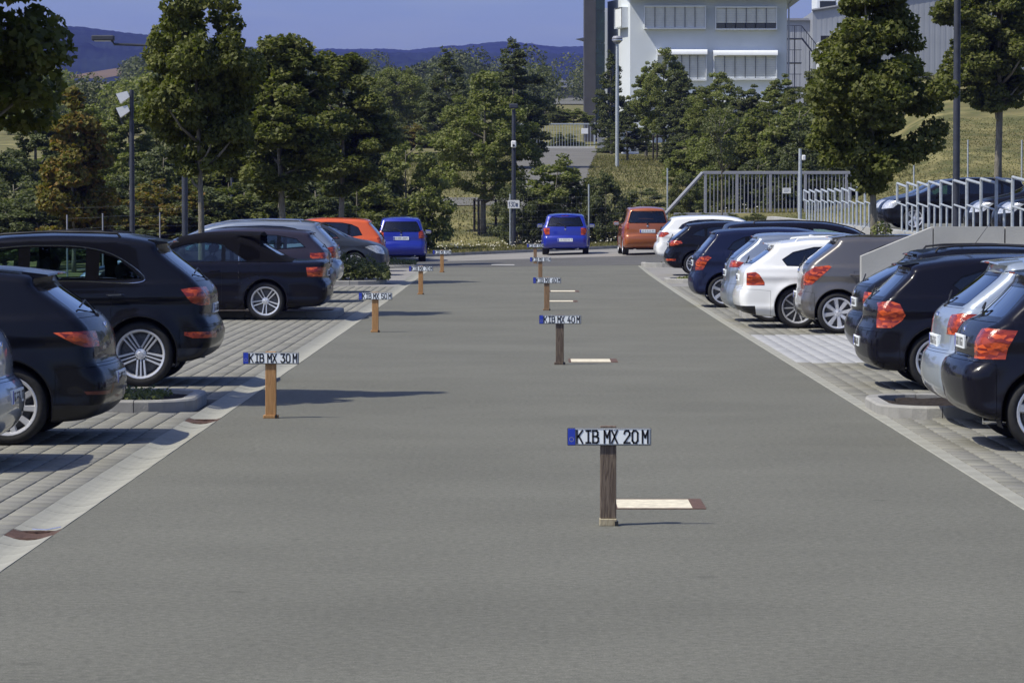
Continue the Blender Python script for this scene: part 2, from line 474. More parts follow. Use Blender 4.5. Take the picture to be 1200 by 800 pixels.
# darker strip of fresh asphalt on the cross road
sheet('dark_asphalt_strip', np.linspace(-14, 8.3, 30), np.linspace(96.6, 107.2, 12), lz, M_asphalt2, 0.004)

# joint sand beds under the paving
sheet('paving_bed', np.linspace(-9.5, GL, 8), YR, lz, M_joint, -0.022)
sheet('paving_bed', np.linspace(RR + .13, 8.4, 8), YR, lz, M_joint, -0.022)
# distant part of the parking bays: joints too fine to see, one sheet of paving stone
M_paver_far = mat('paving_far', (0.235, 0.228, 0.213), rough=.9, noise=(.8, .12, 8), bump=(6, .2), spec=.2)
sheet('bay_paving', np.linspace(-9.5, GL, 8), np.linspace(76, 97, 12), lz, M_paver_far, 0.0)
sheet('bay_paving', np.linspace(RR + .13, 8.4, 8), np.linspace(76, 96, 12), lz, M_paver_far, 0.0)

def far_bay(X, Y): return (Y < 118.6 + .8 * X) & (Y > 107.3)
sheet('rear_bay_paving', np.linspace(-14, 8.3, 60), np.linspace(107.3, 125.2, 70), lz, M_paver_far, 0.0, mask=far_bay)

# pavers: bevelled blocks
PW, PL, PH = 0.187, 0.285, 0.05
def paver_arrays(w, l):
    b = 0.005; g = 0.0065
    x0, x1, y0, y1 = g, w - g, g, l - g
    V = np.array([(x0, y0, -PH), (x1, y0, -PH), (x1, y1, -PH), (x0, y1, -PH),
                  (x0, y0, -b), (x1, y0, -b), (x1, y1, -b), (x0, y1, -b),
                  (x0 + b, y0 + b, 0), (x1 - b, y0 + b, 0), (x1 - b, y1 - b, 0), (x0 + b, y1 - b, 0)])
    Fq = []
    for a in (0, 4):
        for i in range(4):
            j = (i + 1) % 4
            Fq.append((a + i, a + j, a + 4 + j, a + 4 + i))
    Fq.append((8, 9, 10, 11))
    return V, np.array(Fq)
PV, PF = paver_arrays(PW, PL)
def in_island(x, y):
    for (x0, x1, y0, y1) in ISLANDS:
        if x0 - .02 < x < x1 + .02 and y0 - .02 < y < y1 + .02: return True
    return False
# planting islands (x0, x1, y0, y1)
ISLANDS = [(-9.3, -3.25, 30.9, 33.0), (-9.3, -3.35, 56.4, 58.9), (-9.3, -3.5, 77.2, 80.2), (-9.3, -3.3, 98.6, 100.9),
           (3.30, 8.3, 30.0, 32.2), (3.75, 8.3, 56.3, 58.2), (3.36, 8.3, 78.7, 81.0), (3.3, 8.3, 93.9, 95.9)]

def lay_paving(xa, xb, name):
    me_v = []
    for k in range(3):
        pm = mesh_np('paver', PV, PF); pm.materials.append(M_paver); me_v.append(pm)
    pl = mesh_np('paver', PV, PF); pl.materials.append(M_paver_l)
    root = empty(name, (0, 0, 0)); tag(root, kind='structure')
    near = []; bulk = []; pale = []
    nx = int(abs(xb - xa) / PW); y = 15.5; r = 0
    while y < 76:
        for i in range(nx):
            x = xa + i * PW
            yy = y + (PL * .5 if i % 2 else 0)
            if in_island(x + PW / 2, yy + PL / 2): continue
            sx = 620 + F * x / yy
            z = float(lot_z(x, yy)) + rnd.uniform(-.0015, .0015)
            tilt = rnd.uniform(-.004, .004)
            ispale = (xa > 0 and 40.4 < yy < 48.9)
            inview = -10 < sx + 20 and sx < 1205 and yy > 20
            (near if inview and not ispale and yy < 60 else None)
            rec = (x, yy, z, tilt)
            if ispale: pale.append(rec)
            elif inview and len(near) < 290 and not (xa < 0 and x < -5.2) and not (xa > 0 and x > 5.6): near.append(rec)
            else: bulk.append(rec)
        y += PL
    for (x, yy, z, tilt) in near:
        o = bpy.data.objects.new('paver', me_v[rnd.randrange(3)])
        COL.objects.link(o); o.parent = root; o.location = (x, yy, z); o.rotation_euler = (tilt * .4, tilt, 0)
    for recs, m_, nm in ((bulk, M_paver, 'paver_field'), (pale, M_paver_l, 'pale_paver_field')):
        if not recs: continue
        A = np.array(recs)
        V = PV[None] + A[:, None, :3]
        V[:, :, 2] += PV[None, :, 0] * A[:, 3][:, None]
        Fq = (PF[None] + (np.arange(len(A)) * len(PV))[:, None, None]).reshape(-1, 4)
        me = mesh_np(nm, V.reshape(-1, 3), Fq)
        tag(link(nm, me, m_, root), kind='stuff')
M_paver_single = None
lay_paving(GL - 33 * PW, GL, 'parking_bay_paving')
lay_paving(RR + .14, RR + .14 + 27 * PW, 'parking_bay_paving')
# single pavers pick their own tone through object randomness
for m_ in (M_paver, M_paver_l):
    N = m_.node_tree.nodes; Lk = m_.node_tree.links
    g = [n for n in N if n.type == 'NEW_GEOMETRY'][0]; rp = [n for n in N if n.type == 'VALTORGB'][0]
    oi = N.new('ShaderNodeObjectInfo'); ad = N.new('ShaderNodeMath'); ad.operation = 'ADD'; fr = N.new('ShaderNodeMath'); fr.operation = 'FRACT'
    Lk.new(g.outputs['Random Per Island'], ad.inputs[0]); Lk.new(oi.outputs['Random'], ad.inputs[1]); Lk.new(ad.outputs[0], fr.inputs[0]); Lk.new(fr.outputs[0], rp.inputs[0])

# left gutter: dished stones, with two rusty gully gratings
gut = tag(empty('gutter'), kind='structure')
def gutter_stone_mesh(l):
    n = 7; V = []; Fc = []
    w = RL - GL
    prof = []
    for i in range(n):
        t = i / (n - 1)
        prof.append((GL + .004 + (w - .004) * t, 0.004 - 0.030 * math.sin(math.pi * t)))
    for yy in (0.003, l - .003):
        for (x, z) in prof: V.append((x, yy, z))
        for (x, z) in prof: V.append((x, yy, z - .1))
    m = 2 * n
    for i in range(n - 1):
        Fc.append((i, i + 1, m + i + 1, m + i))
        Fc.append((i, n + i, n + i + 1, i + 1))
        Fc.append((m + i, m + i + 1, m + n + i + 1, m + n + i))
    Fc.append((0, m, m + n, n)); Fc.append((n - 1, 2 * n - 1, m + 2 * n - 1, m + n - 1))
    return mesh_np('gutter_stone', np.array(V), Fc)
gm = gutter_stone_mesh(0.5); gm.materials.append(M_gutter)
GRATES = [(19.35, 19.75), (29.55, 30.0)]
y = 14.0
while y < 96:
    if not any(a - .45 < y < b + .0 for a, b in GRATES):
        o = bpy.data.objects.new('gutter_stone', gm); COL.objects.link(o); o.parent = gut
        o.location = (0, y, float(lot_z(-3, y)) + rnd.uniform(-.0015, .0015))
    y += 0.5
# fill pieces around the gratings and the gratings themselves
for (a, b) in GRATES:
    ys0 = 14 + 0.5 * math.floor((a - .45 - 14) / .5 + 1)
    k0 = min(k for k in [14 + .5 * i for i in range(80)] if a - .45 < k < b)
    k1 = max(k for k in [14 + .5 * i for i in range(80)] if a - .45 < k < b) + .5
    for (s0, s1) in ((k0, a), (b, k1)):
        if s1 - s0 > .03:
            gm2 = gutter_stone_mesh(s1 - s0); link('gutter_stone', gm2, M_gutter, gut, (0, s0, 0))
    g = empty('gully_grating', (-3.02, (a + b) / 2, 0), 0)
    mb = MB()
    w = RL - GL; n = 9
    for k in range(n):
        yy = -(b - a) / 2 + (b - a) * (k + .5) / n
        for i in range(6):
            t0, t1 = i / 6, (i + 1) / 6
            z0, z1 = -0.030 * math.sin(math.pi * t0), -0.030 * math.sin(math.pi * t1)
            x0, x1 = -w / 2 + w * t0, -w / 2 + w * t1
            mb.add([(x0, yy - .015, z0), (x1, yy - .015, z1), (x1, yy + .015, z1), (x0, yy + .015, z0), (x0, yy - .015, z0 - .03), (x1, yy - .015, z1 - .03), (x1, yy + .015, z1 - .03), (x0, yy + .015, z0 - .03)],
                   [(0, 1, 2, 3), (0, 4, 5, 1), (2, 6, 7, 3)])
    bars = mb.build('grating_bar', M_rust, g)
    MB().box(-w / 2, w / 2, -(b - a) / 2, (b - a) / 2, -.09, -.055).build('gully_pit', M_joint, g)
    fr = MB()
    fr.box(-w / 2, w / 2, -(b - a) / 2 - .02, -(b - a) / 2, -.04, -.012).build('grating_frame', M_rust, g)
    fr = MB(); fr.box(-w / 2, w / 2, (b - a) / 2, (b - a) / 2 + .02, -.04, -.012).build('grating_frame', M_rust, g)
    if a < 25:
        mm = MB(); mm.tube([(-w / 2 + .09, .36, -.018), (0.03, .352, -.021), (w / 2 - .03, .36, -.004)], .006, 6)
        mm.build('bright_frame_edge', M_chrome, g)
    tag(g, 'rust brown gully grating in the gutter at the lower left corner' if a < 25 else 'small rust brown gully grating in the gutter beside the first planted kerb island', 'drain', 'gully gratings in the left gutter')

# right edge strip
rs = tag(empty('edge_strip'), kind='structure')
sm = MB().cbox(RR, RR + .13, .003, .997, -.1, .006, .006)
so = sm.build('edging_stone', M_gutter, rs, loc=(0, 14, 0))
for k in range(1, 82):
    o = so.copy(); COL.objects.link(o); o.location = (0, 14 + k, float(lot_z(3.2, 14 + k)))

# kerbed islands
def kerb_path(x0, x1, y0, y1, r, side):
    """outer loop; the rounded corners face the road"""
    pts = []
    def arc(cx, cy, a0, a1, rr, n=7):
        return [(cx + rr * math.cos(a0 + (a1 - a0) * i / (n - 1)), cy + rr * math.sin(a0 + (a1 - a0) * i / (n - 1))) for i in range(n)]
    if side > 0:   # island left of the road: rounded at x1
        pts = [(x0, y0)] + arc(x1 - r, y0 + r, -math.pi / 2, 0, r) + arc(x1 - r, y1 - r, 0, math.pi / 2, r) + [(x0, y1)]
    else:
        pts = [(x1, y1)] + arc(x0 + r, y1 - r, math.pi / 2, math.pi, r) + arc(x0 + r, y0 + r, math.pi, 1.5 * math.pi, r) + [(x1, y0)]
    return pts
def island(x0, x1, y0, y1, h, label, soil=M_soil, r=.42):
    side = 1 if x1 < 0 else -1
    cx, cy = (x0 + x1) / 2, (y0 + y1) / 2
    z0 = float(lot_z(cx, cy))
    root = empty('kerb_island', (cx, cy, z0), 0, label, 'kerb island', 'planted kerb islands between the bays')
    outer = kerb_path(x0, x1, y0, y1, r, side); wd = .13
    inner = kerb_path(x0 + (0 if side > 0 else wd), x1 - (wd if side > 0 else 0), y0 + wd, y1 - wd, max(.1, r - wd), side)
    if side > 0: inner[0] = (x0, y0 + wd); inner[-1] = (x0, y1 - wd)
    else: inner[0] = (x1, y1 - wd); inner[-1] = (x1, y0 + wd)
    # segments: long straight runs split in 1 m stones
    segs = []
    for i in range(len(outer) - 1):
        a, b, c, d = map(Vector, (outer[i], outer[i + 1], inner[i], inner[i + 1]))
        L = (b - a).length
        n = max(1, round(L / 1.0)) if L > .6 else 1
        for k in range(n):
            t0, t1 = k / n, (k + 1) / n
            segs.append((a.lerp(b, t0), a.lerp(b, t1), c.lerp(d, t0), c.lerp(d, t1), n > 1 or L > .6))
    i = 0
    while i < len(segs):
        group_ = [segs[i]]; i += 1
        if not group_[0][4]:
            while i < len(segs) and not segs[i][4] and len(group_) < 6: group_.append(segs[i]); i += 1
        V = []; Fc = []
        pts = [(g_[0], g_[2]) for g_ in group_] + [(group_[-1][1], group_[-1][3])]
        g0 = .004
        d0 = (pts[1][0] - pts[0][0]).normalized() * g0; d1 = (pts[-1][0] - pts[-2][0]).normalized() * g0
        pts[0] = (pts[0][0] + d0, pts[0][1] + d0); pts[-1] = (pts[-1][0] - d1, pts[-1][1] - d1)
        jz = rnd.uniform(-.003, .003); c = .018
        for (o_, n_) in pts:
            dd = (n_ - o_).normalized()
            for (p, z) in ((o_, -.05), (o_, h - c), (o_ + dd * c, h), (n_ - dd * .006, h), (n_, h - .008), (n_, -.05)):
                V.append((p.x - cx, p.y - cy, z + (jz if z > 0 else 0)))
        for k in range(len(pts) - 1):
            for m_ in range(5):
                Fc.append((k * 6 + m_, (k + 1) * 6 + m_, (k + 1) * 6 + m_ + 1, k * 6 + m_ + 1))
        Fc.append(tuple(range(6))); Fc.append(tuple((len(pts) - 1) * 6 + m_ for m_ in reversed(range(6))))
        me = mesh_np('kerb_stone', np.array(V), Fc)
        link('kerb_stone', me, M_conc, root)
    # soil bed
    xs_ = np.linspace(min(p[0] for p in inner) + .01, max(p[0] for p in inner) - .01, 26) - cx
    ys_ = np.linspace(y0 + wd, y1 - wd, 12) - cy
    X, Y = np.meshgrid(xs_, ys_)
    Z = h - .05 + np.random.RandomState(int(y0)).uniform(-.02, .03, X.shape)
    V = np.stack([X.ravel(), Y.ravel(), Z.ravel()], 1); nx, ny = len(xs_), len(ys_)
    a, b = np.meshgrid(np.arange(nx - 1), np.arange(ny - 1)); q = (b * nx + a).ravel()
    Fq = np.stack([q, q + 1, q + 1 + nx, q + nx], 1)
    xe = (x1 if side > 0 else x0) - cx; rr_ = r - .06
    def okc(px_, py_):
        ex = abs(xe - px_); 
        ey = min(py_ - (y0 - cy), (y1 - cy) - py_)
        if ex >= r or ey >= r: return True
        return (r - ex) ** 2 + (r - ey) ** 2 < rr_ ** 2
    Fq = np.array([f for f in Fq if all(okc(V[k][0], V[k][1]) for k in f)])
    link('soil_bed', mesh_np('soil_bed', V, Fq, True), soil, root)
    return root
ILAB = ['concrete kerb island with weeds between the dark hatchback and the off-roader at left',
        'low concrete kerb island beside the black convertible on the left',
        'kerb island with the leafy shrub in front of the dark grey car',
        'far left kerb island in front of the blue car at the end of the row',
        'concrete kerb island with bare brown soil between the right hand cars',
        'kerb island hidden behind the white estate car, round the right street tree',
        'kerb island with grass before the row of dark cars on the right',
        'last small grassy kerb island at the right end of the lane']
for I, lab in zip(ISLANDS, ILAB):
    island(*I, .105, lab, r=.55 if I[2] < 60 else .8)

# rear kerb along the verge
kb = tag(empty('rear_kerb'), kind='structure')
for k in range(24):
    xa = -13.5 + k * .93; xb = xa + .92
    V = []
    for x in (xa, xb):
        y = 118.6 + .8 * x; z = float(lot_z(x, y))
        V += [(x, y, z - .1), (x, y, z + .11), (x, y + .18, z + .11), (x, y + .18, z - .1)]
    me = mesh_np('kerb_stone', np.array(V), [(0, 4, 5, 1), (1, 5, 6, 2), (2, 6, 7, 3), (0, 1, 2, 3), (4, 7, 6, 5)])
    link('kerb_stone', me, M_conc, kb)
# grass verge in front of the fence
def verge_z(X, Y): return np.maximum(lot_z(X, np.minimum(Y, 126)) + .07, terrain_z(X, Y) + .02)
sheet('verge', np.linspace(-14, 12, 90), np.linspace(104, 131, 60), verge_z, M_grass, 0.0, mask=lambda X, Y: (Y > 118.9 + .8 * np.minimum(X, 8)))
# short pale road marking on the cross road
def flat_patch(name, pts, z, m, parent=None):
    me = mesh_np(name, np.array([(x, y, z) for x, y in pts]), [tuple(range(len(pts)))])
    return link(name, me, m, parent)
M_mark = mat('road_paint', (0.5, 0.5, 0.48), rough=.8, noise=(8, .15))
tag(flat_patch('road_marking', [(-1.15, 98.3), (-.45, 98.3), (-.45, 99.2), (-1.15, 99.2)], float(lot_z(-.7, 98.6)) + .012, M_mark), kind='structure')

# cast-in white covers on the lane
def cover(x0, x1, y0, y1, label):
    cx, cy = (x0 + x1) / 2, (y0 + y1) / 2
    z = float(lot_z(cx, cy))
    g = empty('floor_plate', (cx, cy, z), 0, label, 'floor plate', 'pale filled plates in the asphalt')
    w, l = (x1 - x0) / 2, (y1 - y0) / 2; e = .085
    fr = MB()
    fr.box(-w, -w + .03, -l, l, -.03, .006); fr.box(w - e, w, -l, l, -.03, .006)
    fr.box(-w + .03, w - e, -l, -l + .03, -.03, .006); fr.box(-w + .03, w - e, l - .03, l, -.03, .006)
    fr.build('iron_frame', M_rust, g)
    MB().box(-w + .032, w - e - .002, -l + .032, l - .032, -.03, .0045).build('pale_fill', mat('pale_fill', (0.62, 0.57, 0.44), rough=.95, noise=(14, .2, 8), bump=(60, .5)), g)
    return g
cover(.55, 1.16, 21.05, 21.75, 'large cream filled plate in the road just right of the nearest sign post')
cover(.50, 1.12, 40.5, 41.4, 'cream filled plate in the road beside the forty metre sign post')
cover(.35, .98, 64.9, 65.8, 'nearer of two thin pale plates behind the forty metre sign')
cover(.45, 1.12, 71.8, 72.9, 'farther of two thin pale plates beside the sixty metre sign')

# ------------------------------------------------------------------ range-sign posts
STROKES = {
 'K': [[(0, 0), (0, 1)], [(1, 1), (.05, .42)], [(.32, .58), (1, 0)]],
 'I': [[(.5, 0), (.5, 1)], [(.12, 1), (.88, 1)], [(.12, 0), (.88, 0)]],
 'B': [[(0, 0), (0, 1)], [(0, 1), (.7, 1), (.9, .88), (.9, .65), (.7, .53), (0, .53)], [(.7, .53), (1, .4), (1, .12), (.75, 0), (0, 0)]],
 'M': [[(0, 0), (0, 1), (.5, .45), (1, 1), (1, 0)]],
 'X': [[(0, 0), (1, 1)], [(0, 1), (1, 0)]],
 '0': [[(.25, 0), (0, .18), (0, .82), (.25, 1), (.62, 1)], [(.25, 0), (.75, 0), (1, .18), (1, .82), (.86, .92)]],
 '1': [[(.2, .75), (.6, 1), (.6, 0)]],
 '2': [[(0, .78), (.15, .95), (.35, 1), (.75, 1), (1, .84), (1, .65), (0, 0), (1, 0)]],
 '3': [[(0, 1), (1, 1), (.5, .6), (.85, .52), (1, .35), (1, .15), (.75, 0), (.25, 0), (0, .15)]],
 '4': [[(.55, 1), (0, .3), (1, .3)], [(.75, .55), (.75, 0)]],
 '5': [[(1, 1), (.08, 1), (0, .5), (.7, .58), (1, .42), (1, .15), (.75, 0), (.25, 0), (0, .12)]],
 '6': [[(.75, 1), (.1, .5), (0, .3), (.1, .08), (.3, 0), (.7, 0), (1, .15), (1, .42), (.75, .58), (.15, .55)]],
 '7': [[(0, 1), (1, 1), (.35, 0)]],
 '8': [[(.3, .53), (.08, .65), (.08, .88), (.3, 1), (.7, 1), (.92, .88), (.92, .65), (.7, .53), (.3, .53), (0, .38), (0, .14), (.25, 0), (.75, 0), (1, .14), (1, .38), (.7, .53)]],
 '9': [[(.25, 0), (.9, .5), (1, .7), (.9, .92), (.7, 1), (.3, 1), (0, .85), (0, .58), (.25, .42), (.85, .45)]],
 'm': [[(0, 0), (0, 1)], [(0, .8), (.2, 1), (.4, 1), (.5, .8), (.5, 0)], [(.5, .8), (.7, 1), (.9, 1), (1, .8), (1, 0)]],
}
def stroke_text(mb, items, x0, z0, w, h, t, yf, depth=.0015, smallm=None):
    """items: list of (char, x offset); letters drawn in the XZ plane facing -Y"""
    for ch, xo, sc in items:
        for line in STROKES[ch]:
            P = [(x0 + xo + p[0] * w * sc, z0 + p[1] * h * sc) for p in line]
            for (a, b) in zip(P[:-1], P[1:]):
                dx, dz = b[0] - a[0], b[1] - a[1]; L = math.hypot(dx, dz) or 1
                ux, uz = dx / L * t / 2, dz / L * t / 2; nx, nz = -uz, ux
                A = (a[0] - ux, a[1] - uz); B = (b[0] + ux, b[1] + uz)
                q = [(A[0] + nx, A[1] + nz), (A[0] - nx, A[1] - nz), (B[0] - nx, B[1] - nz), (B[0] + nx, B[1] + nz)]
                V = [(x, yf - depth, z) for x, z in q] + [(x, yf, z) for x, z in q]
                mb.add(V, [(0, 1, 2, 3), (0, 4, 5, 1), (1, 5, 6, 2), (2, 6, 7, 3), (3, 7, 4, 0)])

def sign_post(X, Y, text, wood, label, h=.56, ph=.62, pw=.1, base_light=False, dx=0.0):
    z = float(lot_z(X, Y))
    g = empty('sign_post', (X, Y, z), 0, label, 'sign post', 'distance sign posts on the lane')
    po = MB().cbox(-pw / 2, pw / 2, -.035, .035, .045 if base_light else .03, ph, .004).build('post', wood, g)
    if base_light: MB().cbox(-pw / 2 - .004, pw / 2 + .004, -.05, .04, 0, .045, .004).build('foot_block', M_wood_light, g)
    else: MB().cbox(-pw / 2 - .02, pw / 2 + .02, -.05, .05, 0, .03, .004).build('foot_block', wood, g)
    MB().box(pw / 2 - .01, pw / 2 + .012, -.06, -.01, 0, .03).build('foot_bracket', M_black, g)
    # plate
    x0, x1 = -.26 + dx, .26 + dx; z0, z1 = h - .055, h + .055
    pl = MB().cbox(x0, x1, -.048, -.0375, z0, z1, .004).build('number_plate', M_ink, g)
    f = MB(); f.cbox(x0 + .004, x1 - .004, -.051, -.0485, z0 + .004, z1 - .004, .001); f.build('plate_face', M_plate, pl)
    b = MB(); b.cbox(x0 + .004, x0 + .049, -.0535, -.0515, z0 + .004, z1 - .004, .0008); b.build('blue_band', M_plate_blue, pl)
    s = MB()
    for k in range(12):
        a = k * math.pi / 6; cx, cz = x0 + .0265 + .013 * math.cos(a), h - .016 + .013 * math.sin(a)
        s.add([(cx - .002, -.0545, cz - .002), (cx + .002, -.0545, cz - .002), (cx, -.0545, cz + .003)], [(0, 1, 2)])
    s.build('star_ring', M_yellow, pl)
    rimb = MB()
    for (a0, a1, c0, c1) in ((x0 + .007, x1 - .007, z1 - .0095, z1 - .0065), (x0 + .007, x1 - .007, z0 + .0065, z0 + .0095), (x0 + .0505, x0 + .053, z0 + .0095, z1 - .0095), (x1 - .0095, x1 - .007, z0 + .0095, z1 - .0095)):
        rimb.box(a0, a1, -.0525, -.0513, c0, c1)
    xs_ = {'K': .060, 'I': .1135, 'B': .1585, 'M': .230, 'X': .276, 'd1': .353, 'd0': .403, 'm': .466}
    items = [('K', xs_['K'], 1), ('I', xs_['I'], 1), ('B', xs_['B'], 1), ('M', xs_['M'], 1), ('X', xs_['X'], 1)]
    if len(text) == 3:
        items += [(text[0], .335, 1), (text[1], .378, 1), (text[2], .421, 1), ('M', .468, 1)]
    else: items += [(text[0], xs_['d1'], 1), (text[1], xs_['d0'], 1), ('M', xs_['m'], 1)]
    stroke_text(rimb, items, x0, h - .037, .033, .074, .0108, -.0515)
    rimb.build('lettering', M_ink, pl)
    sc_ = MB()
    for sx in (-.03, .03): sc_.lathe([(0, -.0565), (.004, -.056), (.005, -.053), (.005, -.0515)], 8, Matrix.Translation((sx + dx, 0, h + .045)), axis='y')
    sc_.build('screw', M_galv, pl)
    return g
SP = [(.492, 20.0, '20', M_wood_dark, 'nearest post of dark grained wood on the right carrying the KIB MX 20 M plate', True),
      (-2.405, 30.0, '30', M_wood_orange, 'orange wooden post with the KIB MX 30 M plate, nearest on the left', False),
      (.381, 40.0, '40', M_wood_dark, 'dark wooden post with the KIB MX 40 M plate, second on the right', False),
      (-2.385, 50.0, '50', M_wood_orange, 'orange wooden post with the KIB MX 50 M plate at the left lane edge', False),
      (.33, 60.0, '60', M_wood_brown, 'brown wooden post with the KIB MX 60 M plate', False),
      (-2.35, 70.0, '70', M_wood_orange, 'small orange post with the KIB MX 70 M plate on the left', False),
      (.28, 80.0, '80', M_wood_brown, 'small brown post with the KIB MX 80 M plate below the blue car', False),
      (-2.43, 90.0, '90', M_wood_orange, 'farthest orange post at left with the KIB MX 90 M plate', False),
      (.19, 100.0, '100', M_wood_brown, 'farthest sign post, KIB MX 100 M plate at the left wheel of the blue hatchback', False)]
for (X, Y, t, w_, lab, bl) in SP:
    sign_post(X, Y, t, w_, lab, base_light=bl, h=.56 if t != '20' else .555, dx=.005)

# ------------------------------------------------------------------ retaining walls and upper car park
ZP = 1.15
# upper platform surface and its wall along x = 8.4
sheet('upper_car_park', np.linspace(8.66, 40, 20), np.linspace(47.4, 113, 40), lambda X, Y: ZP + (np.asarray(Y) - 60) * .003 + np.asarray(X) * 0, M_asphalt, 0.0)
w = empty('retaining_wall', (8.5, 80, 0), 0, 'long pale concrete wall under the far railing behind the parked cars', 'wall')
yy = 47.6
while yy < 116:
    l = min(6.0, 116 - yy)
    zt0, zt1 = 1.30 + (yy - 55) * .004, 1.30 + (yy + l - 55) * .004
    b = MB(); x0, x1 = -.12, .14
    if yy + l > 115: zt1 = .9
    b.add([(x0, yy - 80 + .01, -.3), (x1, yy - 80 + .01, -.3), (x1, yy - 80 + l - .01, -.3), (x0, yy - 80 + l - .01, -.3),
           (x0, yy - 80 + .01, zt0), (x1, yy - 80 + .01, zt0), (x1, yy - 80 + l - .01, zt1), (x0, yy - 80 + l - .01, zt1)],
          [(0, 3, 2, 1), (4, 5, 6, 7), (0, 1, 5, 4), (1, 2, 6, 5), (2, 3, 7, 6), (3, 0, 4, 7)])
    b.build('wall_panel', M_wallc, w)
    yy += l
# end wall across the platform with sloping cheek
ww = empty('ramp_wall', (4.8, 46.6, 0), 0, 'concrete wing wall with a sloping top edge right of the grey hatchback', 'wall')
def wall_slab(mb, pts, y0, y1):
    n = len(pts)
    V = [(x, y0, z) for x, z in pts] + [(x, y1, z) for x, z in pts]
    mb.add(V, [tuple(range(n)), tuple(reversed(range(n, 2 * n)))] + [(i, i + n, (i + 1) % n + n, (i + 1) % n) for i in range(n)])
px1 = (1093 - 620) / F * 46.6
px2 = (1177 - 620) / F * 46.6
b = MB(); wall_slab(b, [(0, -.2), (px1 - 4.8 - .008, -.2), (px1 - 4.8 - .008, 1.655), (0, 1.235)], 0, .24); b.build('wall_panel', M_wallc, ww)
b = MB(); wall_slab(b, [(px1 - 4.8 + .008, -.2), (px2 - 4.8 - .01, -.2), (px2 - 4.8 - .01, 1.66), (px1 - 4.8 + .008, 1.66)], 0, .24); b.build('wall_panel', M_wallc, ww)
b = MB(); wall_slab(b, [(px2 - 4.8 + .01, -.2), (9.0, -.2), (9.0, 1.66), (px2 - 4.8 + .01, 1.66)], 0, .24); b.build('wall_panel', M_wallc, ww)
b = MB(); wall_slab(b, [(1.3, -.2), (8.9, -.2), (8.9, 1.42), (1.3, 1.42)], -.14, -.004); b.build('wall_ledge', M_wallc, ww)
# paved ramp surface behind that wall
sheet('ramp', np.linspace(8.66, 14, 4), np.linspace(46.9, 47.4, 3), lambda X, Y: ZP - .02 + 0 * X, M_conc, 0.0)

def railing(name, y0, n, dy, label, x=8.42):
    g = empty(name, (x, y0, 0), 0, label, 'railing', 'galvanised stepped railings on the retaining wall')
    for k in range(n):
        y = k * dy
        zb = 1.28 + (y0 + y - 55) * .004
        top = 2.36 if y0 < 77 else 2.30
        hoop = MB()
        hoop.tube([(0, y, zb), (0, y, top), (0, y + dy * .985, top + .09), (0, y + dy * .985, zb + .62)], .029, 8)
        hoop.build('hoop', M_galv, g, smooth=True)
        low = MB()
        low.tube([(0, y + .03, zb + .58), (0, y + dy * .97, zb + .66)], .020, 8)
        low.build('mid_rail', M_galv, g, smooth=True)
        st = MB(); st.tube([(0, y + dy * .5, zb), (0, y + dy * .5, zb + .60)], .024, 8); st.build('baluster', M_galv, g, smooth=True)
        ft = MB(); ft.cbox(-.07, .07, y - .07, y + .07, zb - .02, zb + .03, .004); ft.build('foot_plate', M_galv, g)
    return g
railing('railing', 50.4, 12, 1.96, 'nearer galvanised railing of bent tubes on the concrete wall at right')
railing('railing', 79.0, 10, 2.0, 'farther galvanised railing of bent tubes left of the street tree trunk')

# ------------------------------------------------------------------ gates, fences, poles
def big_gate():
    d = 125.0; s = F / d
    zb = 1.45; g = empty('sliding_gate', (5.5, d, zb), 0, 'wide dark grey sliding gate with upright bars and diagonal brace behind the cars', 'gate')
    X = lambda x: (x - 785) / s
    H = 1.78; right = X(1000)
    MB().cbox(X(788), right, -.06, .06, 0, .17, .01).build('bottom_rail', M_greysteel, g)
    MB().cbox(X(822), right, -.05, .05, H - .12, H, .01).build('top_rail', M_greysteel, g)
    br = MB(); br.tube([(X(778), 0, .12), (X(822), 0, H - .06)], .075, 8); br.build('diagonal_brace', M_greysteel, g)
    for x in (825, 862, 901, 942, 990):
        MB().cbox(X(x) - .055, X(x) + .055, -.045, .045, .17, H - .12, .008).build('gate_post', M_greysteel, g)
    x = 830.5
    bar = None
    while x < 998:
        if all(abs(x - p) > 3.4 for p in (825, 862, 901, 942, 990)):
            if bar is None: bar = MB().box(-.017, .017, -.017, .017, .17, H - .12).build('bar', M_greysteel, g)
            else:
                o = bar.copy(); COL.objects.link(o); bar_o = o
                o.location = (X(x), 0, 0)
            if bar.location.x == 0: bar.location = (X(x), 0, 0)
        x += 4.45
    sgn = MB().cbox(X(920) - .16, X(920) + .16, -.085, -.06, .92, 1.13, .005).build('notice_plate', M_white, g)
    t = MB(); 
    for k in range(3): t.box(X(920) - .11, X(920) + .1 - .05 * (k == 2), -.0875, -.0852, 1.08 - k * .05, 1.09 - k * .05)
    t.build('notice_print', M_ink_blue, sgn)
    # foundation strip
    MB().box(X(788), right, -.15, .15, -1.2, -.04).build('gate_footing', M_conc, g)
big_gate()

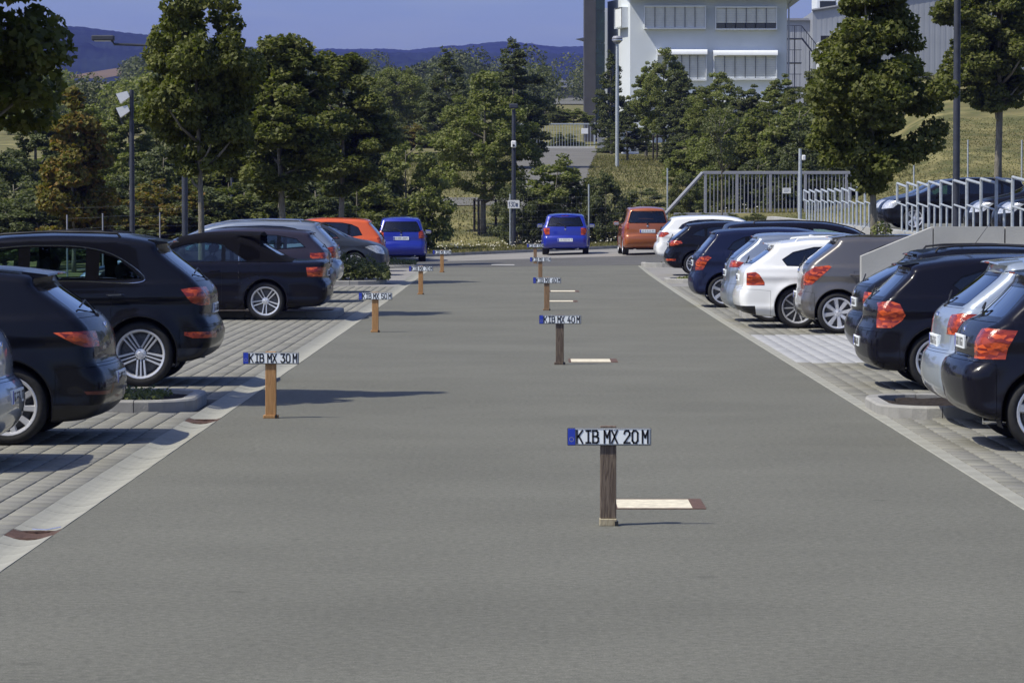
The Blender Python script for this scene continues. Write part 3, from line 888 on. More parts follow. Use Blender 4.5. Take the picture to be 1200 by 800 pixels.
def back_gate():
    d = 226.0; s = F / d; zb = 2 + (238 - 174) / s
    g = empty('entrance_gate', ((600 - 620) / s, d, zb), 0, 'distant light grey slatted gate at the top of the drive', 'gate')
    X = lambda x: (x - 600) / s
    MB().box(X(598), X(697), -.06, .06, 0, .14).build('bottom_rail', mat('pale_rail', (.5, .5, .46), .6, noise=(5, .1)), g)
    MB().box(X(605), X(697), -.04, .04, 1.66, 1.74).build('top_rail', M_galv, g)
    MB().box(X(695.5), X(697.5), -.05, .05, .14, 1.8).build('end_post', M_galv, g)
    bar = MB().box(-.014, .014, -.014, .014, .14, 1.66).build('bar', M_galv, g); bar.location = (X(603), 0, 0)
    x = 606
    while x < 694:
        o = bar.copy(); COL.objects.link(o); o.location = (X(x), 0, 0); x += 3.3
    MB().cbox(X(681), X(689), -.09, -.06, 1.0, 1.38, .01).build('notice_plate', M_white, g)
    p = empty('gate_pillar', ((704 - 620) / s, d, zb - .25), 0, 'grey gate control pillar right of the distant entrance gate', 'pillar')
    MB().cbox(-.26, .26, -.2, .2, 0, 2.05, .02).build('pillar_body', mat('pillar_grey', (.24, .25, .26), .6, noise=(6, .1)), p)
    MB().cbox(-.14, .14, -.24, -.2, 1.2, 1.75, .01).build('intercom_panel', M_pole, p)
    MB().cbox(-.9, .9, -.8, .6, -.3, .02, .02).build('pillar_plinth', M_conc, p)
back_gate()
# drive up to the gate
M_drive = mat('worn_drive', (0.14, 0.137, 0.125), rough=.95, noise=(.5, .15, 8), bump=(60, .2), spec=.2)
def drive_mask(X, Y): 
    t = np.clip((Y - 131) / (226 - 131), 0, 1)
    xl = -.4 - .8 * t; xr = 2.0 + 2.9 * t
    return (X > xl) & (X < xr)
sheet('drive', np.linspace(-2, 6, 60), np.linspace(131, 226, 96), terrain_z, M_drive, .03, mask=drive_mask)
# short grey path crossing the lawn
sheet('footpath', np.linspace(-8, -.8, 20), np.linspace(143.5, 146.2, 5), terrain_z, M_drive, .04)

def wire_fence():
    g = empty('wire_fence', (0, 127.5, 0), 0, 'thin wire mesh fence on slim posts along the rear verge', 'fence')
    Xs = [(x - 620) / F * 127.5 for x in range(-55, 860, 92)]
    pts = [x + .3 for x in Xs]
    zf = lambda x: float(verge_z(np.array(x), np.array(127.5)))
    for x in pts:
        z = zf(x); t = MB(); t.tube([(x, 0, z - .1), (x, 0, z + 2.1 + max(0, x) * .12)], .032, 8); t.build('fence_post', M_galv, g, smooth=True)
    wm_ = MB()
    for a, b in zip(pts[:-1], pts[1:]):
        for k in range(8):
            h = .15 + k * .25
            wm_.tube([(a, 0, zf(a) + h), (b, 0, zf(b) + h)], .0009, 3, cap=False)
        for k in range(16):
            x = a + (b - a) * (k + .5) / 16; wm_.tube([(x, 0, zf(x) + .1), (x, 0, zf(x) + 1.95)], .0007, 3, cap=False)
    tag(wm_.build('wire_mesh', M_galv, g), kind='stuff')
    g2 = empty('side_fence', (-10.6, 80, 0), 0, 'wire fence on slim posts behind the left row of cars', 'fence')
    prev = None
    wm_ = MB()
    for k in range(7):
        y = 74 + k * 6.2; z = float(lot_z(-10.6, y)) - .05
        t = MB(); t.tube([(0, y - 80, z - .1), (0, y - 80, z + 1.75)], .018, 8); t.build('fence_post', M_greysteel, g2, smooth=True)
        if prev:
            for j in range(8): wm_.tube([(0, prev - 80, z + .15 + j * .25), (0, y - 80, z + .15 + j * .25)], .0012, 3, cap=False)
        prev = y
    tag(wm_.build('wire_mesh', M_galv, g2), kind='stuff')
    g3 = empty('hill_fence', (0, 118, 0), 0, 'slim fence posts standing on the grassy slope behind the upper cars', 'fence')
    for x in (1133, 1196, 1070):
        X = (x - 620) / F * 118; z = float(terrain_z(X, 118)); t = MB(); t.tube([(X, 0, z - .1), (X, 0, 4.3)], .028, 8); t.build('fence_post', M_galv, g3, smooth=True)
wire_fence()

def pole(name, X, Y, zb, zt, r, m, label, cat='lamp post', parts=None, group=None):
    g = empty(name, (X, Y, zb), 0, label, cat, group)
    MB().tube([(0, 0, 0), (0, 0, (zt - zb) * .5), (0, 0, zt - zb)], [r * 1.05, r, r * .8], 12).build('pole', m, g, smooth=True)
    MB().lathe([(r * 1.9, 0), (r * 1.9, .04), (r * 1.15, .09)], 12).build('base_collar', m, g)
    return g
# left pole with two floodlights
X, _ = px(155, 0, 80)
g = pole('floodlight_pole', X, 80, 0, 4.8, .065, M_pole, 'dark blue pole at left carrying two white floodlights', 'light pole')
for dz in (.0, -.35):
    f = MB(); M = Matrix.Translation((-.16, -.05, 4.65 + dz)) @ Matrix.Rotation(math.radians(-25), 4, 'Y')
    f.add([(-.17, -.12, -.13), (.10, -.06, -.08), (.10, .06, -.08), (-.17, .12, -.13), (-.17, -.12, .13), (.10, -.06, .08), (.10, .06, .08), (-.17, .12, .13)],
          [(0, 3, 2, 1), (4, 5, 6, 7), (0, 1, 5, 4), (1, 2, 6, 5), (2, 3, 7, 6), (3, 0, 4, 7)], M)
    h = f.build('floodlight', M_white, g)
    b_ = MB(); b_.tube([(-.06, 0, 4.65 + dz), (0.02, 0, 4.65 + dz)], .02, 6); b_.build('bracket', M_galv, h)
    v = MB(); v.box(-.19, -.172, -.1, .1, -.1, .1, M); v.build('lamp_lens', M_black, h)
X, _ = px(272, 0, 112)
g = pole('camera_pole', X, 112, 0, 3.75, .055, M_pole, 'slim dark pole with a white camera head, behind the left trees', 'pole')
MB().lathe([(0, 3.86), (.09, 3.83), (.11, 3.72), (.07, 3.64), (0, 3.62)], 12, Matrix.Translation((-.13, -.05, .1))).build('camera_head', M_white, g, smooth=True)
# luminaire on long arm behind the left street tree
g = pole('street_lamp', -8.0, 75, 0, 5.75, .07, M_pole, 'street lamp whose long arm reaches left above the left street tree', 'street lamp')
MB().tube([(0, 0, 5.62), (-1.62, 0, 5.68), (-1.70, 0, 5.80)], .03, 8).build('lamp_arm', M_pole, g, smooth=True)
lh = MB().cbox(-2.14, -1.62, -.12, .12, 5.76, 5.88, .02).build('lamp_head', M_pole, g)
MB().box(-2.08, -1.70, -.09, .09, 5.745, 5.758).build('lamp_glass', M_white, lh)
# 130 m pole
X, _ = px(602, 0, 126)
zb = float(verge_z(X, 126))
g = pole('camera_pole', X, 126, zb, 5.65, .085, M_pole, 'dark pole with square head, white camera and the 130 m sign at the rear verge', 'pole')
MB().cbox(-.17, .17, -.17, .17, 5.68 - zb, 5.86 - zb, .03).build('pole_head', M_pole, g)
cb = MB().cbox(-.1, .1, -.2, -.08, 4.15 - zb, 4.42 - zb, .03).build('camera_box', M_white, g)
MB().lathe([(0, -.215), (.04, -.213), (.05, -.2)], 10, Matrix.Translation((0, 0, 4.24 - zb)), axis='y').build('camera_lens', M_black, cb)
hz = 2 - (239.5 - 238) / F * 126 - zb
sg = MB().cbox(-.23, .23, -.115, -.09, hz - .16, hz + .16, .004).build('distance_sign', M_white, g)
t = MB(); stroke_text(t, [('1', -.205, 1), ('3', -.115, 1), ('0', -.015, 1), ('m', .1, .7)], 0, hz - .085, .07, .17, .022, -.1155); t.build('lettering', M_ink_blue, sg)
# tall lamp on the lawn
zb = float(terrain_z(4.63, 170)) - .2
g = pole('park_lamp', (723 - 620) / F * 170, 170, zb, 10.45, .095, M_galv, 'tall slim lamp post with round head in front of the white building', 'lamp post')
hd = MB().lathe([(0, .42), (.20, .40), (.28, .30), (.26, .16), (.12, 0), (0, 0)], 16, Matrix.Translation((0, 0, 10.35 - zb))).build('lamp_head', M_greysteel, g, smooth=True)
MB().lathe([(.10, .01), (.285, .17), (.285, .22)], 16, Matrix.Translation((0, 0, 10.35 - zb))).build('lamp_diffuser', M_chrome, hd, smooth=True)
# tall dark pole on the upper car park
g = pole('lamp_post', 8.46, 64, ZP, 9.2, .068, M_pole, 'dark pole rising out of the picture behind the right railing', 'lamp post')
# pole on the gate line
g = pole('gate_pole', (937 - 620) / F * 118, 118, 1.2, 3.98, .07, M_galv, 'galvanised pole with a small white camera in front of the sliding gate', 'pole')
MB().cbox(.06, .2, -.07, .07, 2.35, 2.55, .03).build('camera_box', M_white, g)
# stake frames around the young lime tree
def stakes(X, Y, label, hs=1.45, w=.55):
    z = float(terrain_z(X, Y))
    g = empty('tree_stake_frame', (X, Y, z), 0, label, 'tree stakes', 'stake frames around young trees')
    for a in (0, 1, 2):
        t = a * 2 * math.pi / 3 + .2
        m_ = MB(); m_.tube([(w * math.cos(t), w * math.sin(t), -.1), (w * math.cos(t), w * math.sin(t), hs)], .05, 8); m_.build('stake', M_bark_dark, g, smooth=True)
        t2 = t + 2 * math.pi / 3
        m_ = MB(); m_.tube([(w * math.cos(t), w * math.sin(t), hs - .08), (w * math.cos(t2), w * math.sin(t2), hs - .08)], .03, 6); m_.build('cross_bar', M_bark_dark, g)
stakes(-1.93, 135, 'dark stake frame round the trunk of the lime tree left of the 130 m pole')
stakes(7.6, 188, 'dark stakes under the cluster of trees before the white building')
# ------------------------------------------------------------------ buildings
PI_ = math.pi
def white_building():
    d = 242.0; s = F / d
    x0, x1 = (738 - 620) / s, (921 - 620) / s
    zt = 17.4; zb = 5.5
    g = empty('office_building', (x0, d, zb), math.radians(0), 'white rendered office block with shuttered window boxes beyond the trees', 'building')
    W = x1 - x0; H = zt - zb; D = 14
    M_render = mat('white_render', (0.58, 0.625, 0.66), rough=.85, noise=(.6, .04, 6), bump=(30, .1))
    M_shut = mat('shutter_slats', (0.74, 0.77, 0.78), rough=.5, noise=(3, .05))
    M_rail = mat('white_metal', (0.75, 0.78, 0.8), rough=.4, noise=(3, .03))
    Z = lambda y: 2 + (238 - y) / s - zb
    Xp = lambda x: (x - 738) / s
    # front wall is built round its window openings
    wins = [(755, 825, 34, 10), (838, 908, 35, 11), (770, 826, 94, 66), (836, 908, 93, 67), (755, 826, 150, 122), (838, 908, 150, 122)]
    m = MB()
    m.box(0, W, 0, .3, 0, H)            # solid wall; openings are shutter boxes standing proud of it
    wall = m.build('front_wall', M_render, g)
    m = MB()
    sw = 10.0
    m.add([(-.001, .3, 0), (-.001, D, 0), (-.001, D, H), (-.001, .3, H), (.3, .3, 0), (.3, D, 0), (.3, D, H), (.3, .3, H)], [(0, 4, 5, 1), (0, 1, 2, 3), (3, 2, 6, 7), (4, 7, 6, 5)])
    # side wall facing left, turned so that its sunlit face shows
    m2 = MB(); a = Vector((-1.55, 6.2, 0))
    m2.add([(0, 0, 0), (a.x, a.y, 0), (a.x, a.y, H), (0, 0, H), (.3, .3, 0), (a.x + .3, a.y + .3, 0), (a.x + .3, a.y + .3, H), (.3, .3, H)],
           [(0, 1, 2, 3), (3, 2, 6, 7), (1, 5, 6, 2), (4, 7, 6, 5)])
    m2.build('side_wall', M_render, g)
    MB().box(W - .3, W, .3, D, 0, H).build('side_wall', M_render, g)
    MB().box(-1.6, W, D, D + .3, 0, H).build('rear_wall', M_render, g)
    for (xa, xb, yb, yt) in wins:
        X0, X1, Z0, Z1 = Xp(xa), Xp(xb), Z(yb), Z(yt)
        box = MB(); t = .06; dp = .55
        box.box(X0 - t, X1 + t, -dp, 0, Z1, Z1 + .10); box.box(X0 - t, X1 + t, -dp, 0, Z0 - .09, Z0)
        box.box(X0 - t, X0, -dp, 0, Z0, Z1); box.box(X1, X1 + t, -dp, 0, Z0, Z1)
        w = box.build('window', M_rail, g)
        MB().box(X0, X1, -.05, -.002, Z0, Z1).build('pane', M_glass_d, w)
        part_open = (yb == 35)
        zlo = Z0 + (.42 if part_open else 0.02)
        # blinds: one panel per bay, each of slats
        nb = 6
        for k in range(nb):
            a0 = X0 + (X1 - X0) * k / nb + .012; a1 = X0 + (X1 - X0) * (k + 1) / nb - .012
            bl = MB(); zz = zlo
            while zz < Z1 - .02:
                bl.add([(a0, -dp + .16, zz), (a1, -dp + .16, zz), (a1, -dp + .10, zz + .165), (a0, -dp + .10, zz + .165)], [(0, 1, 2, 3)])
                zz += .17
            bl.build('blind', M_shut, w)
            if k: MB().box(a0 - .04, a0 + .005, -dp + .02, -dp + .05, Z0, Z1).build('guide_rail', M_pole, w)
        if yb != 34 and yb != 35:
            hd = MB(); n_ = 7
            for i_ in range(n_):
                t0, t1 = i_ / n_ * PI_ / 2, (i_ + 1) / n_ * PI_ / 2
                hd.add([(X0 - .1, -dp - .05 - .25 * math.sin(t0) + .0, Z1 + .38 * math.cos(t0) + .05), (X1 + .1, -dp - .05 - .25 * math.sin(t0), Z1 + .38 * math.cos(t0) + .05), (X1 + .1, -dp - .05 - .25 * math.sin(t1), Z1 + .38 * math.cos(t1) + .05), (X0 - .1, -dp - .05 - .25 * math.sin(t1), Z1 + .38 * math.cos(t1) + .05)], [(0, 1, 2, 3)])
            hd.box(X0 - .1, X1 + .1, -dp - .05, -.002, Z1 + .36, Z1 + .43)
            hd.build('blind_hood', M_rail, w)
    # tall window on the side wall
    def side_pt(t, z, off): 
        n = Vector((-a.y, a.x, 0)).normalized()
        return (a.x * t + n.x * off, a.y * t + n.y * off, z)
    sb = MB()
    for (t0, t1, z0, z1, o0, o1) in ((.08, .42, Z(33), Z(9), 0, .5),):
        P = [side_pt(t0, z0, 0), side_pt(t1, z0, 0), side_pt(t1, z1, 0), side_pt(t0, z1, 0), side_pt(t0, z0, o1), side_pt(t1, z0, o1), side_pt(t1, z1, o1), side_pt(t0, z1, o1)]
        sb.add(P, [(0, 1, 2, 3), (3, 2, 6, 7), (0, 4, 5, 1), (0, 3, 7, 4), (1, 5, 6, 2)])
        P2 = [side_pt(t0 + .04, z0 + .1, o1 - .02), side_pt(t1 - .04, z0 + .1, o1 - .02), side_pt(t1 - .04, z1 - .1, o1 - .02), side_pt(t0 + .04, z1 - .1, o1 - .02)]
    w = sb.build('window', M_rail, g)
    pm = MB(); pm.add(P2, [(0, 1, 2, 3)]); pm.build('blind', M_shut, w)
    # roof slab with overhang
    rf = MB(); rf.box(-.35, W + 1.3, -1.5, D + 1, H, H + .28); rf.build('roof', mat('roof_fascia', (.30, .31, .33), .6, noise=(2, .1)), g)
    sf = MB(); sf.box(-.3, W + 1.2, -1.4, D + .9, H - .06, H - .004); sf.build('soffit', M_render, g)
    dp_ = MB(); dp_.tube([(W + .5, .2, H - .05), (W + .15, .1, H - .55), (W + .12, .05, 0)], .06, 8); dp_.build('downpipe', mat('zinc', (.3, .32, .34), .5, .4, noise=(4, .1)), g)
    # glazed stair tower with dark frame
    tw = empty('stair_tower', ((697 - 620) / s, d + 2.5, zb), 0, 'tall dark grey slab and green glass tower at the left of the white building', 'tower')
    MB().box(-.76, .1, 0, 4, -1.5, 22).build('dark_slab', mat('dark_cladding', (.06, .06, .065), .6, noise=(1, .15)), tw)
    for k in range(9):
        MB().box(.12, .80, .3, 3.8, -1.0 + k * 2.4, 1.36 + k * 2.4).build('glass_panel', mat('green_glass', (.02, .045, .04), .12, .3, coat=1, noise=(1.2, .5)), tw)
    ld = MB(); ld.add([(-1.4, 1, Z(44) ), (-.76, .6, Z(44) + .1), (-.76, 2, Z(44) + .1), (-1.4, 1.4, Z(44)), (-.76, .6, Z(44) - .15), (-.76, 2, Z(44) - .15)], [(0, 1, 2, 3), (0, 3, 5, 4), (0, 4, 1), (3, 2, 5)]); ld.build('canopy', M_pole, tw)
white_building()

def industrial_hall():
    d = 300.0; s = F / d; zb = 7.5
    g = empty('industrial_hall', ((1030 - 620) / s, d, zb), 0, 'large blue-grey corrugated industrial hall at upper right', 'building')
    X = lambda x: (x - 1030) / s
    Z = lambda y: 2 + (238 - y) / s - zb
    M_c = mat('corrugated_cladding', (0.33, 0.35, 0.38), rough=.5, metal=.2, noise=(.5, .06))
    M_c2 = mat('cladding_pale', (0.34, 0.36, 0.40), rough=.5, metal=.1, noise=(.5, .06))
    def corr(name, xa, xb, ztl, ztr, y, m, zlo=0, pitch=.5):
        mb = MB(); x = X(xa); x1 = X(xb); k = 0
        V = []; Fc = []
        while x < x1:
            t = (x - X(xa)) / (x1 - X(xa)); zt = ztl + (ztr - ztl) * t
            for (dx, dy) in ((0, 0), (.3, 0), (.31, .012), (.49, .012)):
                V.append((x + dx, y + dy, zlo)); V.append((x + dx, y + dy, zt))
            x += pitch
        n = len(V) // 2
        mb.add(V, [(2 * i, 2 * i + 2, 2 * i + 3, 2 * i + 1) for i in range(n - 1)])
        mb.build(name, m, g)
    corr('wall_cladding', 951, 1130, Z(14), Z(-14), 0, M_c)
    corr('wall_cladding', 1130, 1290, Z(-14), Z(-18), 0, M_c)
    MB().box(X(951) + .1, X(1290), .2, 30, 0, Z(14)).build('hall_body', M_c, g)
    # parapet line
    m = MB(); m.tube([(X(950), -.1, Z(13.5)), (X(1130), -.1, Z(-14.5))], .14, 6); m.build('parapet', mat('parapet_grey', (.16, .17, .19), .6, noise=(2, .1)), g)
    corr('low_wall_cladding', 918, 951, Z(22), Z(22), 4, M_c2)
    MB().box(X(918), X(951), 3.7, 4.0, Z(22.5), Z(20)).build('parapet', M_greysteel, g)
    # rooflight box
    rl = MB().box(X(963), X(990), 6, 12, Z(16), Z(-8)).build('rooflight_box', mat('white_metal', (.75, .78, .8), .4), g)
    MB().box(X(966), X(985), 5.94, 5.99, Z(9), Z(-2)).build('pane', M_glass_d, rl)
    # dock
    MB().box(X(955), X(1010), -3.0, -.2, 0, Z(52)).build('dock_wall', M_render_pale(), g)
    MB().box(X(957), X(978), -3.1, -3.02, Z(51), Z(45)).build('dock_opening', M_black, g)
    st = empty('fire_stair', ((935 - 620) / F * 268, 268, 7.3), 0, 'dark steel outside stair right of the white building', 'stairs')
    zt = 2 + (238 - 46) / F * 268 - 7.3
    for sx in (-1.0, -.35, .9):
        m = MB(); m.box(sx - .04, sx + .04, -.04, .04, 0, zt + (1.0 if sx < 0 else -1)); m.build('stair_post', M_pole, st)
    for k in range(4):
        m = MB(); m.box(-1.2, .2, -.4, .4, zt - .1 - k * 2.0, zt - k * 2.0); m.build('landing', M_pole, st)
        for j in range(5):
            m = MB(); m.box(-1.15 + j * .3, -1.13 + j * .3, -.4, -.38, zt - k * 2.0, zt + 1 - k * 2.0); m.build('baluster', M_pole, st)
        m = MB(); m.box(-1.2, .2, -.42, -.38, zt + 1 - k * 2, zt + 1.05 - k * 2); m.build('handrail', M_pole, st)
    fl = MB(); fl.tube([(.2, -.3, zt), (1.8, -.3, zt - 2.0)], .08, 6); fl.tube([(.2, -.3, zt + 1), (1.8, -.3, zt - 1)], .04, 6)
    for j in range(8): fl.tube([(.2 + j * .2, -.3, zt - j * .25), (.2 + j * .2, -.3, zt + 1 - j * .25)], .02, 5)
    fl.build('stair_flight', M_pole, st)
def M_render_pale(): return mat('pale_render', (.5, .52, .53), .8, noise=(1, .05))
industrial_hall()

# small white cabinet by the far lawn, far flat buildings
def far_building(x0, x1, yb, yt, d, m, label, dep=10, nwin=0, roofm=None, floors=1):
    s = F / d
    g = empty('far_building', ((x0 + x1) / 2 / s - 620 / s, d, 2 + (238 - yb) / s), 0, label, 'building', 'low buildings in the far distance')
    W = (x1 - x0) / s; H = (yb - yt) / s
    MB().box(-W / 2, W / 2, 0, dep, -3, H).build('wall', m, g)
    MB().box(-W / 2 - .3, W / 2 + .3, -.3, dep + .3, H, H + .35).build('roof', roofm or M_greysteel, g)
    for k in range(nwin):
        for f in range(floors):
            a = -W / 2 + W * (k + .25) / nwin; b = a + W * .5 / nwin
            z0 = H * (f + .35) / floors; z1 = H * (f + .75) / floors
            MB().box(a, b, -.08, -.01, z0, z1).build('window', M_glass_d, g)
    return g
M_dk = mat('dark_roofing', (.07, .075, .085), .7, noise=(.3, .15))
far_building(632, 697, 122, 103, 520, M_dk, 'long dark grey far building between the trees', 20, 0)
far_building(652, 672, 106, 97, 700, M_render_pale(), 'tiny white far building above the dark roof', 14, 5)
far_building(487, 512, 92, 82, 900, M_render_pale(), 'tiny pale far building between the middle tree tops', 14, 6)
g = empty('utility_cabinet', ((738 - 620) / F * 205, 205, float(terrain_z(6.4, 205))), 0, 'white slatted cabinet on the lawn left of the tree cluster', 'cabinet')
MB().cbox(-.55, .55, -.4, .4, 0, 1.55, .03).build('cabinet_body', M_white, g)
for k in range(4): MB().box(-.5 + k * .27, -.32 + k * .27, -.43, -.402, .2, 1.4).build('louvre_panel', M_galv, g)
sheet('far_car_park', np.linspace(0, 14, 6), np.linspace(440, 516, 6), terrain_z, M_asphalt, .12)

# ------------------------------------------------------------------ distant wooded ridge
def ridge(name, prof, d0, d1, m, seed, jit):
    R = np.random.RandomState(seed)
    xs = np.linspace(-420, 1620, 620)
    yp = np.interp(xs, [p[0] for p in prof], [p[1] for p in prof])
    for k, a in ((40, 1.0), (90, .6), (200, .35)):
        kk = np.linspace(0, 1, k); yp = yp + np.interp(np.linspace(0, 1, len(xs)), kk, R.uniform(-a, a, k))
    yp = yp + R.uniform(-jit, jit, len(xs))
    rows = []
    nd = 26
    for j in range(nd):
        t = j / (nd - 1)
        d = d0 + (d1 - d0) * t
        ztop = 2 + (238 - yp) / F * d1
        zb = float(np.interp(d0, HY, HZ)) - 6
        z = zb + (ztop - zb) * (t ** .8)
        z = z + np.interp(np.arange(len(xs)), np.linspace(0, len(xs), 60), R.uniform(-5, 5, 60)) * math.sin(math.pi * t)
        z = z + R.uniform(-1.2, 1.2, len(xs)) * (0 if t == 1 else 1)
        rows.append(np.stack([(xs - 620) / F * d, np.full(len(xs), d), z], 1))
    rows.append(np.stack([(xs - 620) / F * d1, np.full(len(xs), d1 + 300), rows[-1][:, 2] - 90], 1))
    V = np.concatenate(rows); nx = len(xs)
    i, j = np.meshgrid(np.arange(nx - 1), np.arange(nd)); a = (j * nx + i).ravel()
    me = mesh_np(name, V, np.stack([a, a + 1, a + 1 + nx, a + nx], 1))
    return tag(link(name, me, m), kind='structure')
M_wood = mat('distant_forest', (0.018, 0.026, 0.022), rough=1, noise=(.02, .35, 8), spec=0)
ridge('hills', [(-420, 30), (30, 31), (95, 33), (180, 43), (260, 52), (330, 60), (370, 63), (1620, 66)], 2300, 3300, M_wood, 3, .5)
ridge('hills', [(-420, 60), (330, 59), (420, 58), (480, 59), (530, 54), (560, 52), (590, 50), (610, 51), (650, 55), (700, 56), (800, 58), (1000, 60), (1620, 70)], 3400, 4200, M_wood, 5, .5)

# pale stubble field on the lower slope, far left
fx = [(70 - 620) / F * 1500, (128 - 620) / F * 1500]
sheet('field', np.linspace(fx[0], fx[1], 12), np.linspace(1480, 1800, 6), lambda X, Y: 57.5 + (np.asarray(Y) - 1480) * .062 + 0 * np.asarray(X), mat('stubble_field', (.12, .078, .024), 1, noise=(.02, .2, 6)), 1.5)
# air: an even, thin haze
hz = MB().box(-3600, 3600, -350, 5200, -8, 290).build('haze', None)
m = bpy.data.materials.new('haze_air'); m.use_nodes = True
nt = m.node_tree; nt.nodes.remove(nt.nodes['Principled BSDF'])
pv = nt.nodes.new('ShaderNodeVolumePrincipled'); pv.inputs['Color'].default_value = (.22, .27, 1.0, 1)
pv.inputs['Density'].default_value = 1.0e-4; pv.inputs['Anisotropy'].default_value = 0.0
nt.links.new(pv.outputs[0], nt.nodes['Material Output'].inputs['Volume'])
hz.data.materials.append(m); hz['kind'] = 'stuff'
# ------------------------------------------------------------------ trees
GREEN1 = [(0.059, 0.07, 0.018), (0.12, 0.131, 0.031), (0.081, 0.095, 0.025), (0.161, 0.166, 0.046), (0.095, 0.112, 0.028)]
GREEN2 = [(0.096, 0.115, 0.035), (0.173, 0.192, 0.05), (0.131, 0.157, 0.046), (0.211, 0.215, 0.077), (0.134, 0.154, 0.042)]
GREEND = [(0.054, 0.068, 0.029), (0.1, 0.115, 0.043), (0.072, 0.086, 0.032), (0.126, 0.14, 0.054)]
ORANGE = [(0.094, 0.1, 0.025), (0.163, 0.131, 0.027), (0.106, 0.119, 0.025), (0.213, 0.119, 0.025), (0.125, 0.131, 0.031)]
PALE = [(0.101, 0.115, 0.047), (0.149, 0.155, 0.061), (0.121, 0.135, 0.061), (0.081, 0.101, 0.041)]
M_leaf1 = leaf_mat('maple_leaves', GREEN1)
M_leaf2 = leaf_mat('lime_leaves', GREEN2)
M_leafd = leaf_mat('dark_leaves', GREEND, .25)
M_leafo = leaf_mat('turning_leaves', ORANGE)
M_leafp = leaf_mat('pale_leaves', PALE)

def leaf_cloud(P, Nn, size, R, lobes=3, name='crown'):
    """P points, Nn outward normals; each leaf is a fan of folded rhombi"""
    n = len(P)
    # leaf frame: droop outward with random twist
    axis = Nn * .55 + R.normal(0, .75, (n, 3)) + np.array([0, 0, -.35])
    axis /= np.linalg.norm(axis, axis=1)[:, None]
    up = Nn * .8 + np.array([0, 0, .45]) + R.normal(0, .6, (n, 3))
    side = np.cross(axis, up); side /= (np.linalg.norm(side, axis=1)[:, None] + 1e-9)
    nor = np.cross(side, axis)
    s = size * R.uniform(.6, 1.25, (n, 1))
    Vs = []; 
    angs = {1: [0], 3: [-.85, 0, .85], 2: [-.4, .5], 5: [-1.5, -.75, 0, .75, 1.5]}[lobes]
    for a in angs:
        d = axis * math.cos(a) + side * math.sin(a)
        sd = -axis * math.sin(a) + side * math.cos(a)
        l = s * (1.0 if a == 0 else .8)
        w = l * (.36 if lobes > 1 else .42)
        p0 = P; p2 = P + d * l - nor * l * .15
        p1 = P + d * l * .55 + sd * w - nor * w * .25; p3 = P + d * l * .55 - sd * w - nor * w * .25
        Vs.append(np.stack([p0, p1, p2, p3], 1))
    V = np.stack(Vs, 1)                         # n, lobes, 4, 3
    nl = len(angs)
    # share base vertex so that a leaf is one island
    base = P[:, None, :]
    V2 = np.concatenate([base, V[:, :, 1:, :].reshape(n, nl * 3, 3)], 1)   # n, 1+3nl, 3
    k = 1 + 3 * nl
    F2 = []
    for i in range(nl):
        a = 1 + 3 * i
        F2.append((0, a, a + 1)); F2.append((0, a + 1, a + 2))
    F2 = np.array(F2)
    Fc = (F2[None] + (np.arange(n) * k)[:, None, None]).reshape(-1, 3)
    return mesh_np(name, V2.reshape(-1, 3), Fc)

def crown_points(seed, prof, nclump, nleaf, rc=(.22, .38), inner=.25, squash=.85):
    """prof: list of (height 0..1, radius) in metres around the trunk axis; height in metres"""
    R = np.random.RandomState(seed)
    hs = np.array([p[0] for p in prof]); rs = np.array([p[1] for p in prof])
    rmax = rs.max()
    C = []; CR = []
    tries = 0
    while len(C) < nclump and tries < nclump * 40:
        tries += 1
        h = R.uniform(hs[0], hs[-1]); r = np.interp(h, hs, rs)
        if R.uniform(0, rmax) > r: continue
        t = R.uniform(0, 2 * math.pi); q = r * math.sqrt(R.uniform(.10, 1.0))
        cr = rmax * R.uniform(*rc) * (.55 + .45 * r / rmax)
        q = max(0, q - cr * .35)
        c = np.array([q * math.cos(t), q * math.sin(t), h])
        if C and min(np.linalg.norm(np.array(C) - c, axis=1)) < cr * .45: continue
        C.append(c); CR.append(cr)
    C = np.array(C); CR = np.array(CR)
    w = CR ** 2; w /= w.sum()
    ci = R.choice(len(C), nleaf, p=w)
    d = R.normal(0, 1, (nleaf, 3)); d /= np.linalg.norm(d, axis=1)[:, None]
    d[:, 2] = np.where(d[:, 2] < -.3, d[:, 2] * .5, d[:, 2])
    rad = CR[ci] * np.where(R.uniform(0, 1, nleaf) < inner, R.uniform(.3, .9, nleaf), R.uniform(.85, 1.12, nleaf))
    P = C[ci] + d * rad[:, None] * np.array([1, 1, squash])
    out = P - np.array([0, 0, 1]) * P[:, 2:3] 
    Nn = d * .8 + out / (np.linalg.norm(out, axis=1)[:, None] + .3) * .3
    Nn /= np.linalg.norm(Nn, axis=1)[:, None]
    return P, Nn, C, R

